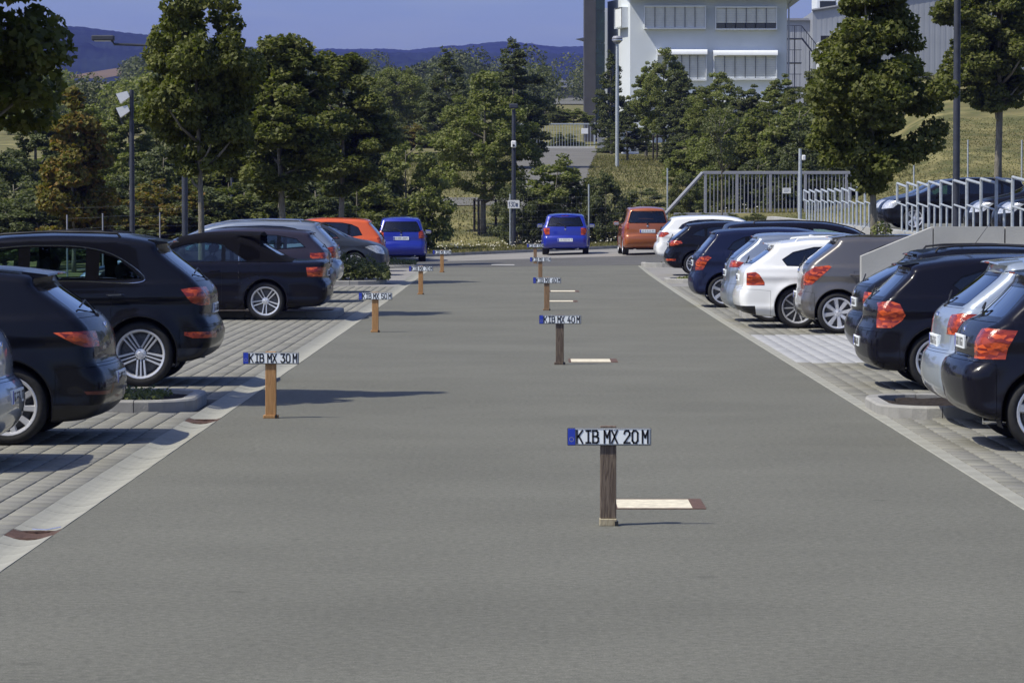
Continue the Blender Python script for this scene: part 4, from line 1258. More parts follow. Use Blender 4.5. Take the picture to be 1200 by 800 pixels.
def tree_meshes(seed, prof, nclump, nleaf, size, lobes, trunk_r, trunk_h, rc=(.22, .38), limbs=9, lean=.1, inner=.25):
    P, Nn, C, R = crown_points(seed, prof, nclump, nleaf, rc, inner)
    crown = leaf_cloud(P, Nn, size, R, lobes)
    mb = MB()
    top = prof[-1][0]
    n = 9; pts = []; rr = []
    for i in range(n):
        t = i / (n - 1); z = -.15 + (top * .82 + .15) * t
        pts.append((math.sin(t * 3 + seed) * lean * t, math.cos(t * 2.3 + seed) * lean * t, z))
        rr.append(trunk_r * (1.25 if i == 0 else 1) * (1 - .82 * t))
    mb.tube(pts, rr, 9)
    idx = R.permutation(len(C))[:limbs]
    for k in idx:
        c = C[k]; zs = max(trunk_h * .9, min(c[2] - .5 * math.hypot(c[0], c[1]) - .2, top * .75))
        t = zs / (top * .82); s0 = np.array([math.sin(t * 3 + seed) * lean * t, math.cos(t * 2.3 + seed) * lean * t, zs])
        mid = (s0 + c) / 2 + np.array([0, 0, -.08])
        r0 = trunk_r * .42
        mb.tube([tuple(s0), tuple(mid), tuple(c)], [r0, r0 * .7, r0 * .25], 6)
    me = bpy.data.meshes.new('trunk'); me.from_pydata(mb.v, [], mb.f); me.update()
    me.polygons.foreach_set('use_smooth', np.ones(len(me.polygons), dtype=bool))
    me.materials.append(M_bark)
    return crown, me

TREE_LIB = {}
def tree(key, X, Y, label, cat='tree', mat_=None, rz=0.0, sc=(1, 1, 1), z=None, name='street_tree', group=None, args=None):
    if key not in TREE_LIB: TREE_LIB[key] = tree_meshes(**args)
    cm, tm = TREE_LIB[key]
    if z is None: z = float(lot_z(X, Y)) if Y < 119 else float(terrain_z(X, Y))
    g = empty(name, (X, Y, z), rz, label, cat, group)
    g.scale = sc
    link('trunk', tm, None, g)
    c = bpy.data.objects.new('crown', cm); COL.objects.link(c); c.parent = g
    if not cm.materials: cm.materials.append(M_leaf1)
    if mat_ is not None:
        c.material_slots[0].link = 'OBJECT'; c.material_slots[0].material = mat_
    return g

# left row street trees (clear stem, irregular egg crown)
tree('st1', -6.12, 32.0, 'dark leafy street tree cut by the upper left corner of the picture', args=dict(seed=4, prof=[(2.55, .9), (2.9, 1.3), (3.5, 1.45), (4.2, 1.4), (4.8, 1.1), (5.8, .7), (6.8, .45), (7.5, .2)], nclump=110, rc=(.15, .27), nleaf=34000, size=.080, lobes=3, trunk_r=.09, trunk_h=2.4), group='street trees in the kerb islands')
tree('st2', -5.80, 57.0, 'tall street tree with clear grey stem, second from the left', sc=(.90, .90, 1.0), args=dict(seed=8, prof=[(2.55, .45), (3.1, 1.0), (3.9, 1.25), (4.5, 1.30), (5.0, 1.05), (5.5, .80), (6.1, .40)], nclump=90, rc=(.15, .28), nleaf=36000, size=.070, lobes=3, trunk_r=.085, trunk_h=2.4), group='street trees in the kerb islands')
tree('st3', -6.0, 78.7, sc=(1.3, 1.3, 1.0), label='broad street tree behind the silver estate and orange car', args=dict(seed=15, prof=[(2.1, .4), (2.6, 1.1), (3.4, 1.38), (4.4, 1.2), (5.2, .85), (6.0, .35)], nclump=95, rc=(.14, .26), nleaf=32000, size=.078, lobes=3, trunk_r=.09, trunk_h=2.0), group='street trees in the kerb islands')
tree('st3', -5.85, 99.8, 'street tree standing behind and right of the broad one on the left', rz=2.1, sc=(1.35, 1.35, 1.1), group='street trees in the kerb islands')
# right street tree
tree('st5', 6.1, 57.2, 'dense street tree rising behind the grey hatchback on the right', args=dict(seed=21, prof=[(2.25, .2), (2.6, .6), (3.1, 1.15), (3.6, 1.38), (4.2, 1.30), (4.7, .85), (5.3, .62), (6.3, .45)], nclump=100, rc=(.16, .30), nleaf=44000, size=.072, lobes=3, trunk_r=.085, trunk_h=2.0), group='street trees in the kerb islands')
tree('st2', 13.3, 92, 'tree on the slope at the upper right corner, stem clear of the parked cars', rz=1.0, sc=(1.45, 1.45, 1.25), z=1.5, mat_=M_leaf1)
tree('st3', 15.1, 104, 'bushy tree crown half cut by the right picture edge', rz=2.0, sc=(1.25, 1.25, 1.2), z=2.6, mat_=M_leaf1)

# lime like trees in the middle distance
LIME = dict(seed=31, prof=[(1.5, .5), (2.1, 1.7), (3.2, 2.2), (4.6, 1.9), (5.8, 1.2), (6.9, .3)], nclump=170, nleaf=30000, size=.105, lobes=2, trunk_r=.12, trunk_h=1.4, rc=(.09, .17), inner=.35)
LIME2 = dict(LIME, seed=37, prof=[(1.2, .5), (1.8, 1.2), (3.0, 1.6), (4.4, 1.45), (5.8, .95), (7.2, .25)])
CONE = dict(seed=41, prof=[(1.2, 1.2), (2.2, 1.5), (3.6, 1.3), (5.0, .9), (6.2, .5), (7.0, .12)], nclump=150, nleaf=24000, size=.10, lobes=2, trunk_r=.1, trunk_h=1.2, rc=(.10, .19), inner=.35)
ROUND = dict(seed=47, prof=[(1.6, 1.1), (2.4, 2.1), (3.6, 2.5), (4.8, 2.1), (5.8, 1.0)], nclump=150, nleaf=22000, size=.13, lobes=2, trunk_r=.12, trunk_h=1.6, rc=(.09, .17), inner=.35)
BUSH = dict(seed=53, prof=[(.15, 1.3), (.8, 1.6), (1.6, 1.5), (2.4, 1.1), (3.2, .5), (3.7, .15)], nclump=140, nleaf=20000, size=.10, lobes=2, trunk_r=.05, trunk_h=.2, rc=(.09, .18), inner=.35, limbs=14)
BUSH2 = dict(seed=59, prof=[(.1, 1.0), (.6, 1.4), (1.3, 1.3), (2.0, .9), (2.6, .3)], nclump=100, inner=.35, nleaf=12000, size=.09, lobes=2, trunk_r=.04, trunk_h=.15, rc=(.10, .2), limbs=12)
SAPL = dict(seed=61, prof=[(.7, .3), (1.3, .8), (2.2, 1.0), (3.0, .7), (3.8, .2)], nclump=38, nleaf=5200, size=.10, lobes=2, trunk_r=.035, trunk_h=.6, rc=(.14, .26), limbs=26)

tree('lime', -1.93, 135, 'lime tree with stake frame on the dry lawn left of the 130 m pole', name='lime_tree', mat_=M_leaf2, args=LIME, sc=(1.18, 1.18, .98))
tree('cone', (603 - 620) / F * 168, 168, 'dark pointed tree behind the staked lime tree', name='dark_tree', mat_=M_leafd, args=CONE, sc=(1.5, 1.5, 1.06), z=3.2)
tree('cone', (524 - 620) / F * 185, 185, 'dark slim tree left of the dark pointed one, before the ridge', name='dark_tree', mat_=M_leafd, rz=1.5, sc=(1.25, 1.25, .98), z=4.0)
tree('round', (463 - 620) / F * 230, 230, 'rounded mid-green tree with visible stem, far behind the big bush', name='round_tree', mat_=M_leaf2, args=ROUND, sc=(1.0, 1.0, .95), z=6.0)
tree('cone', (480 - 620) / F * 250, 250, 'tall tree peeping out right of the rounded one far away', name='dark_tree', mat_=M_leaf2, rz=.8, sc=(1.2, 1.2, .95), z=6.0)
tree('cone', (430 - 620) / F * 260, 260, 'small dark distant tree left of the rounded one', name='dark_tree', mat_=M_leafd, rz=2.2, sc=(1.3, 1.3, .7), z=6.0)
tree('bush', (478 - 620) / F * 123, 123, 'large loose green bush behind the blue car on the left', 'bush', name='bush', mat_=M_leaf2, args=BUSH, sc=(1.25, 1.3, 1.34))
tree('bush', (440 - 620) / F * 118, 118, 'darker bush left of the large loose one, behind the orange car', 'bush', name='bush', mat_=M_leafd, rz=1.3, sc=(1.0, 1.0, .85), z=.1)
tree('bush2', (606 - 620) / F * 129, 129, 'rounded bush right behind the 130 m pole', 'bush', name='bush', mat_=M_leafd, args=BUSH2, rz=.7, sc=(.88, .88, 1.0), z=.3)
tree('bush2', (632 - 620) / F * 129, 129.8, 'low bush filling the gap behind the blue hatchback', 'bush', name='bush', mat_=M_leaf1, rz=2.7, sc=(.6, .6, .72), z=.3)
tree('sapl', (650 - 620) / F * 130, 130, 'thin young tree with airy crown above the blue hatchback', 'young tree', name='young_tree', mat_=M_leaf2, args=SAPL, sc=(1.5, 1.5, 1.05), z=.2)
tree('sapl', (668 - 620) / F * 130, 130.6, 'second airy young tree, a little right of the first above the blue hatchback', 'young tree', name='young_tree', mat_=M_leafd, rz=2, sc=(1.4, 1.4, .9), z=.2)
tree('bush2', (708 - 620) / F * 129, 129, 'dense dark bush between the blue and the orange car', 'bush', name='bush', mat_=M_leafd, rz=2.0, sc=(.78, .78, 1.12), z=.35)
tree('bush2', (688 - 620) / F * 129, 129.6, 'green bush close left of the dense dark one', 'bush', name='bush', mat_=M_leaf1, rz=3.0, sc=(.6, .6, .95), z=.35)
tree('sapl', (752 - 620) / F * 131, 131, 'sparse pale shrub behind the orange car', 'shrub', name='shrub', mat_=M_leafp, rz=1.0, sc=(1.2, 1.0, .50), z=.9)
tree('bush2', (806 - 620) / F * 127, 128.5, 'small yellowish bush behind the brace of the sliding gate', 'bush', name='bush', mat_=M_leafp, rz=1.2, sc=(.75, .6, .75), z=1.3)
tree('bush2', (842 - 620) / F * 129, 131.5, 'bush seen through the middle bars of the sliding gate', 'bush', name='bush', mat_=M_leaf2, rz=.2, sc=(1.0, .5, .8), z=1.5)
tree('slim', (845 - 620) / F * 119.5, 119.5, 'thin sapling whose stem crosses the sliding gate', 'young tree', name='young_tree', mat_=M_leafp, z=.9, args=dict(seed=83, prof=[(2.3, .2), (2.8, .75), (3.6, .9), (4.4, .6), (5.0, .15)], nclump=40, nleaf=2600, size=.09, lobes=2, trunk_r=.05, trunk_h=2.2, rc=(.14, .26), limbs=26))
for i, (x, d, yb, yt, w) in enumerate([(452, 205, 172, 130, 1.1), (482, 208, 172, 138, 1.2), (510, 210, 172, 135, 1.1), (538, 206, 172, 132, 1.0), (430, 190, 182, 140, 1.3)]):
    s_ = F / d; z0 = 2 + (238 - yb) / s_; zt = 2 + (238 - yt) / s_
    tree('bush', (x - 620) / s_, d, ['pale distant bush under the rounded tree', 'second pale distant bush, right under the rounded tree', 'distant hedge bush left of the staked lime tree crown', 'distant hedge bush behind the staked lime tree crown', 'distant bush right of the street tree crown'][i], 'bush', name='bush', mat_=[M_leafp, M_leafo, M_leafp, M_leaf2, M_leafd][i], rz=i * 1.3, sc=(w, w, (zt - z0) / 3.7), z=z0 - .2, group='distant pale bushes on the meadow')
# cluster of trees before the white building
cl = [('lime', 777, 190, 53, 1.0, M_leaf2, 'cluster tree with bare stems, left of the belt below the white building'),
      ('cone', 716, 205, 57, 1.0, M_leafd, 'dark pointed tree at the corner of the white building by the tall lamp'),
      ('lime2', 757, 196, 70, .9, M_leaf2, 'tree between the tall lamp and the stemmed cluster'),
      ('lime2', 797, 184, 75, 1.0, M_leafd, 'dark tree right of the stemmed cluster'),
      ('lime', 842, 168, 82, 1.05, M_leaf2, 'broad tree under the lower windows of the white building'),
      ('lime2', 878, 160, 97, 1.1, M_leafp, 'pale loose tree right below the white building corner'),
      ('lime2', 915, 158, 84, 1.15, M_leaf2, 'tree above the notice plate of the sliding gate'),
      ('lime', 950, 152, 78, .95, M_leaf1, 'dark green tree left of the right street tree'),
      ('lime2', 985, 150, 60, 1.1, M_leaf1, 'tree behind the left side of the right street tree'),
      ('lime', 1075, 160, 78, 1.1, M_leaf1, 'tree showing at the right edge of the dense street tree')]
for (k, x, d, yt, w, m_, lab) in cl:
    X = (x - 620) / F * d; z0 = float(terrain_z(X, d)) - .1
    zt = 2 + (238 - yt) / F * d
    H = {'lime': 7.1, 'cone': 7.1, 'lime2': 7.4}[k]
    tree(k, X, d, lab, name='park_tree', mat_=m_, rz=x * .37, sc=(w * .9, w * .9, (zt - z0) / H), z=z0, args=LIME2 if k == 'lime2' else None, group='trees before the white building')
fill = [(735, 186, 120, 'cone', .8, M_leafd, 'slim dark tree between lamp post and cluster'), (818, 178, 100, 'lime2', 1.1, M_leafd, 'dark low tree filling the middle of the belt'),
        (862, 150, 118, 'bush', 1.5, M_leaf2, 'leafy bush at the foot of the belt left of the gate sign'), (900, 149, 112, 'bush', 1.6, M_leaf1, 'green bush at the foot of the belt above the gate sign'),
        (938, 146, 108, 'bush', 1.6, M_leaf2, 'leafy bush at the foot of the belt over the gate pole'), (972, 144, 110, 'bush', 1.6, M_leafd, 'dark bush at the foot of the belt near the street tree'),
        (825, 152, 150, 'bush', 1.3, M_leaf2, 'leafy bush over the left end of the sliding gate'), (800, 176, 150, 'bush', .9, M_leafd, 'dark bush right of the cluster stems')]
for (x, d, yt, k, w, m_, lab) in fill:
    X = (x - 620) / F * d; z0 = float(terrain_z(X, d)) - .1; zt = 2 + (238 - yt) / F * d
    tree(k, X, d, lab, 'tree' if k != 'bush' else 'bush', name='park_tree' if k != 'bush' else 'bush', mat_=m_, rz=x * .77, sc=(w, w, (zt - z0) / {'lime': 7.1, 'cone': 7.1, 'lime2': 7.4, 'bush': 3.7}[k]), z=z0, group='trees before the white building')
low = [(800, 121, 258), (826, 121.5, 262), (856, 121, 260), (884, 121.5, 261)]
for i, (x, d, yt) in enumerate(low):
    X = (x - 620) / F * d; z0 = .75; zt = 2 + (247 - 238) * -1 / F * d
    tree('bush2', X, d, ['low ground shrub under the brace end of the sliding gate', 'low ground shrub under the left bars of the sliding gate', 'low ground shrub by the sapling stem at the gate', 'low ground shrub under the middle of the sliding gate'][i], 'shrub', name='shrub', mat_=[M_leafd, M_leafp][i % 2], rz=i, sc=(.62, .5, (1.62 - z0) / 2.6), z=z0, group='low shrubs along the sliding gate')
# dark hedge behind the gate and bushes at the top of the drive
hedge_spots = [(890, 132, 175, 1.2), (930, 133, 168, 1.3), (968, 133, 172, 1.3), (1010, 134, 165, 1.3)]
for i, (x, d, yt, w) in enumerate(hedge_spots):
    X = (x - 620) / F * d; z0 = 1.3; zt = 2 + (238 - yt) / F * d
    tree('bush', X, d, ['dark bush behind the sliding gate below its notice plate', 'dark bush behind the right part of the sliding gate', 'dark bush behind the gate pole', 'dark bush hidden behind the right street tree'][i], 'bush', name='bush', mat_=M_leafd, rz=i * 1.7, sc=(w, .8, (zt - z0) / 3.7), z=z0, group='bushes behind the sliding gate')
gs = [(640, 235, 118, 142, M_leafp), (672, 236, 122, 142, M_leaf2), (725, 210, 150, 182, M_leafd), (610, 232, 135, 172, M_leafd), (660, 232, 150, 176, M_leafp), (755, 212, 158, 184, M_leafd)]
GL_ = ['pale bush beyond the distant entrance gate', 'green bush right behind the distant entrance gate', 'dark low hedge bush at the foot of the tall lamp', 'dark bush at the left end of the distant gate', 'light bush seen through the distant gate bars', 'low hedge bush under the white cabinet']
for i, (x, d, yt, yb, m_) in enumerate(gs):
    s = F / d; z0 = 2 + (238 - yb) / s; zt = 2 + (238 - yt) / s
    tree('bush', (x - 620) / s, d, GL_[i], 'bush', name='bush', mat_=m_, rz=i * 1.1, sc=(1.15, 1.0, (zt - z0) / 3.7), z=z0 - .2)

# left background: orange tinged maple and the belt of trees behind the fence
tree('maple', (86 - 620) / F * 95, 95, 'maple with orange and yellow tinged leaves behind the dark off-roader', name='maple_tree', mat_=M_leafo, args=dict(seed=71, prof=[(.9, .9), (1.6, 1.35), (2.8, 1.3), (3.8, .9), (4.6, .45), (5.2, .15)], nclump=44, nleaf=19000, size=.11, lobes=3, trunk_r=.07, trunk_h=.8))
belt = [(-25, 112, 150, 'lime', M_leafd), (18, 108, 196, 'bush', M_leafp), (45, 122, 100, 'lime2', M_leafd), (100, 128, 118, 'lime', M_leaf2), (150, 120, 108, 'lime2', M_leaf2),
        (195, 116, 150, 'bush', M_leafd), (225, 124, 100, 'lime', M_leafd), (265, 115, 165, 'bush', M_leaf1), (300, 118, 110, 'lime2', M_leafd), (335, 112, 170, 'bush', M_leafd),
        (375, 114, 150, 'bush', M_leafd), (400, 124, 120, 'lime', M_leafd), (415, 112, 190, 'bush', M_leaf1), (150, 108, 196, 'bush', M_leafd), (95, 118, 186, 'bush', M_leafd), (45, 104, 215, 'bush', M_leafd),
        (190, 106, 200, 'bush', M_leafo), (235, 106, 205, 'bush', M_leafd), (285, 107, 205, 'bush', M_leaf1), (330, 107, 210, 'bush', M_leafd), (372, 108, 205, 'bush', M_leafd), (5, 106, 228, 'bush', M_leafd), (120, 105, 225, 'bush', M_leafd)]
words = ['dark tree at the far left edge', 'pale bush at the left edge', 'dark tree left of the orange tinged maple', 'green tree behind the orange tinged maple', 'green tree between maple and floodlight pole',
         'dark bush right of the floodlight pole', 'dark tree behind the tall left street tree', 'green bush by the slim camera pole', 'dark tree between the two left street trees', 'dark bush under the broad street tree',
         'dark bush behind the orange car', 'dark tree right of the broad street tree', 'green bush low behind the orange car', 'dark low bush behind the floodlight pole', 'dark low bush behind the maple', 'dark low bush left of the maple',
         'yellowish low bush behind the black convertible', 'dark low bush right of the clear grey stem', 'green low bush behind the silver estate', 'dark low bush left of the orange car roof', 'dark low bush above the orange car roof', 'dark low bush in the left corner behind the cars', 'dark low bush between maple and pole']
HB = {'lime': 7.1, 'lime2': 7.4, 'bush': 3.7}
for i, (x, d, yt, k, m_) in enumerate(belt):
    s = F / d; z0 = 0.0 if d < 119 else float(terrain_z((x - 620) / s, d)); zt = 2 + (238 - yt) / s
    w = 1.15 if k != 'bush' else 1.4
    tree(k, (x - 620) / s, d, words[i] + ' in the belt behind the fence', 'tree' if k != 'bush' else 'bush', name='hedge_tree' if k != 'bush' else 'hedge_bush', mat_=m_, rz=i * 1.31, sc=(w, w, (zt - z0) / HB[k]), z=z0, group='belt of trees and bushes behind the left fence')

# leafy shrub in the third left island, weeds on the islands
def plant_cloud(name, X, Y, z, w, l, h, n, size, m_, label, cat, seed, lobes=2, stemy=False):
    R = np.random.RandomState(seed)
    x = R.uniform(-1, 1, n); y = R.uniform(-1, 1, n); 
    hh = h * (1 - .5 * np.abs(x) ** 2) * (1 - .4 * np.abs(y) ** 2) * (.75 + .25 * np.sin(x * 9 + seed) * np.cos(y * 7))
    zz = hh * R.uniform(0.05, 1, n) ** .7
    P = np.stack([x * w / 2, y * l / 2, zz], 1)
    Nn = np.stack([x * .6, y * .6, np.ones(n) * .8], 1); Nn /= np.linalg.norm(Nn, axis=1)[:, None]
    me = leaf_cloud(P, Nn, size, R, lobes, name)
    g = empty(name, (X, Y, z), 0, label, cat)
    link('foliage', me, m_, g)
    st = MB()
    for k in range(14):
        a = R.uniform(-.7, .7); b = R.uniform(-.7, .7)
        st.tube([(a * w * .3, b * l * .3, 0), (a * w / 2, b * l / 2, h * .7)], .008, 4)
    st.build('stem', M_bark, g)
    return g
plant_cloud('shrub', -4.35, 78.3, .14, 1.9, 1.5, .72, 5200, .075, M_leafp, 'leafy low shrub with pale flowers before the dark grey car on the left', 'shrub', 3)
plant_cloud('weed_patch', -4.15, 31.9, .07, 1.1, 1.2, .13, 1900, .035, M_leafp, 'patch of low weeds on the soil of the first left kerb island', 'weeds', 5, 1)
plant_cloud('weed_patch', 5.0, 79.8, .12, 2.6, 1.5, .10, 2400, .05, M_leaf2, 'grass and weeds in the right kerb island before the dark cars', 'weeds', 6, 1)
plant_cloud('weed_patch', 4.1, 94.9, .12, 1.3, 1.5, .12, 1200, .06, M_leafp, 'grass tuft in the last right kerb island', 'weeds', 7, 1)
plant_cloud('weed_patch', -4.6, 99.8, .12, 2.2, 1.7, .22, 2000, .06, M_leafp, 'weeds in the far left kerb island under the blue car', 'weeds', 8, 1)
plant_cloud('climber_shoot', 6.22, 57.05, 1.42, .35, .35, .32, 160, .07, M_leaf2, 'small leafy shoot growing from the right street tree stem', 'shoot', 9)

# grass: verge in front of the rear fence and lawn slopes
def grass_patch(name, n, xr, yr, h, seed, zf, m_, mask=None, cols=None):
    R = np.random.RandomState(seed)
    x = R.uniform(*xr, n); y = R.uniform(*yr, n)
    if mask is not None:
        k = mask(x, y); x = x[k]; y = y[k]; n = len(x)
    z = zf(x, y)
    a = R.uniform(0, math.pi, n); w = R.uniform(.02, .045, n); hh = h * R.uniform(.4, 1.2, n)
    dx, dy = np.cos(a) * w, np.sin(a) * w
    lx, ly = R.normal(0, .35, n) * hh, R.normal(0, .35, n) * hh
    V = np.stack([np.stack([x - dx, y - dy, z], 1), np.stack([x + dx, y + dy, z], 1), np.stack([x + lx, y + ly, z + hh], 1)], 1)
    F3 = np.arange(n * 3).reshape(-1, 3)
    return tag(link(name, mesh_np(name, V.reshape(-1, 3), F3), m_), kind='stuff')
M_blade = leaf_mat('grass_blades', [(0.18, 0.16, 0.07), (0.13, 0.13, 0.055), (0.22, 0.185, 0.09), (0.11, 0.115, 0.045), (.17, .155, .07)])
grass_patch('grass', 42000, (-7, 11), (112, 131), .11, 3, verge_z, M_blade, lambda x, y: y > 119.1 + .8 * np.minimum(x, 8))
grass_patch('lawn_grass', 60000, (-8, 16), (131, 200), .11, 4, lambda x, y: terrain_z(x, y), M_blade, lambda x, y: ~drive_mask(x, y))
grass_patch('lawn_grass', 30000, (9, 24), (113, 150), .05, 5, lambda x, y: terrain_z(x, y), M_blade)
M_flower = mat('white_flower', (.62, .6, .5), .8, noise=(30, .1))
R = np.random.RandomState(12); fl = MB()
for k in range(260):
    x = R.uniform(-5, 9); y = R.uniform(118, 129)
    if y < 119.5 + .8 * min(x, 8): continue
    z = float(verge_z(x, y)) + R.uniform(.1, .3); s = R.uniform(.018, .034)
    fl.add([(x + s * math.cos(t), y + s * .6 * math.sin(t), z + s * .5 * math.sin(t)) for t in (0, 1.26, 2.5, 3.77, 5.03)], [(0, 1, 2, 3, 4)])
tag(fl.build('wild_flowers', M_flower), kind='stuff')
# distant tree line: reads as one mass
def far_wood(name, xr, dr, n, hmax, seed, m_, ybot=None):
    R = np.random.RandomState(seed)
    P = []; Nn = []
    for k in range(n):
        d = R.uniform(*dr); x = R.uniform(*xr); X = (x - 620) / F * d
        z0 = float(terrain_z(X, d)); h = hmax * R.uniform(.5, 1.0); r = h * R.uniform(.35, .5)
        m__ = 700
        q = R.normal(0, 1, (m__, 3)); q /= np.linalg.norm(q, axis=1)[:, None]
        rr = R.uniform(.75, 1.08, (m__, 1))
        P.append(np.array([X, d, z0 + h * .55]) + q * rr * np.array([r, r, h * .5])); Nn.append(q)
    P = np.concatenate(P); Nn = np.concatenate(Nn)
    size = .34 if dr[0] < 480 else .6
    return tag(link(name, leaf_cloud(P, Nn, size, R, 2, name), m_), kind='stuff')
far_wood('distant_trees', (-60, 640), (290, 430), 60, 5.5, 1, M_leafd)
far_wood('distant_trees', (150, 640), (500, 900), 70, 9, 2, M_leafd)
far_wood('distant_trees', (-60, 330), (260, 340), 20, 5.5, 6, M_leaf2)
far_wood('distant_trees', (440, 560), (240, 290), 10, 3.0, 9, M_leafp)
far_wood('distant_trees', (660, 690), (470, 500), 4, 7.5, 7, M_leafp)
# ------------------------------------------------------------------ cars
def spline(P, step, closed=True):
    P = np.array(P, float); n = len(P)
    out = []
    for i in range(n if closed else n - 1):
        p0, p1, p2, p3 = P[(i - 1) % n], P[i], P[(i + 1) % n], P[(i + 2) % n]
        L = np.linalg.norm(p2 - p1); k = max(1, int(round(L / step)))
        d01 = max(np.linalg.norm(p1 - p0) ** .5, 1e-4); d12 = max(L ** .5, 1e-4); d23 = max(np.linalg.norm(p3 - p2) ** .5, 1e-4)
        m1 = (p1 - p0) / d01 - (p2 - p0) / (d01 + d12) + (p2 - p1) / d12
        m2 = (p2 - p1) / d12 - (p3 - p1) / (d12 + d23) + (p3 - p2) / d23
        m1 *= d12; m2 *= d12
        for j in range(k):
            t = j / k
            out.append((2 * t**3 - 3 * t**2 + 1) * p1 + (t**3 - 2 * t**2 + t) * m1 + (-2 * t**3 + 3 * t**2) * p2 + (t**3 - t**2) * m2)
    return np.array(out)

def inset(poly, t):
    n = len(poly); A = sum(poly[i][0] * poly[(i + 1) % n][1] - poly[(i + 1) % n][0] * poly[i][1] for i in range(n))
    s = 1 if A > 0 else -1
    out = []
    for i in range(n):
        p, a, b = Vector(poly[i]), Vector(poly[i - 1]), Vector(poly[(i + 1) % n])
        d1 = (p - a).normalized(); d2 = (b - p).normalized()
        n1 = Vector((-d1.y, d1.x)) * s; n2 = Vector((-d2.y, d2.x)) * s
        m = n1 + n2
        if m.length < 1e-6: m = n1
        m.normalize(); c = max(.4, m.dot(n1))
        q = p + m * (t / c); out.append((q.x, q.y))
    return out

def clip_u(poly, u, keep_less):
    out = []; n = len(poly)
    for i in range(n):
        a, b = poly[i], poly[(i + 1) % n]
        ina = (a[0] <= u) == keep_less; inb = (b[0] <= u) == keep_less
        if ina: out.append(a)
        if ina != inb:
            t = (u - a[0]) / (b[0] - a[0]); out.append((u, a[1] + (b[1] - a[1]) * t))
    return out

def pip(x, z, poly):
    c = False; n = len(poly); j = n - 1
    for i in range(n):
        xi, zi = poly[i]; xj, zj = poly[j]
        if (zi > z) != (zj > z) and x < (xj - xi) * (z - zi) / (zj - zi + 1e-12) + xi: c = not c
        j = i
    return c

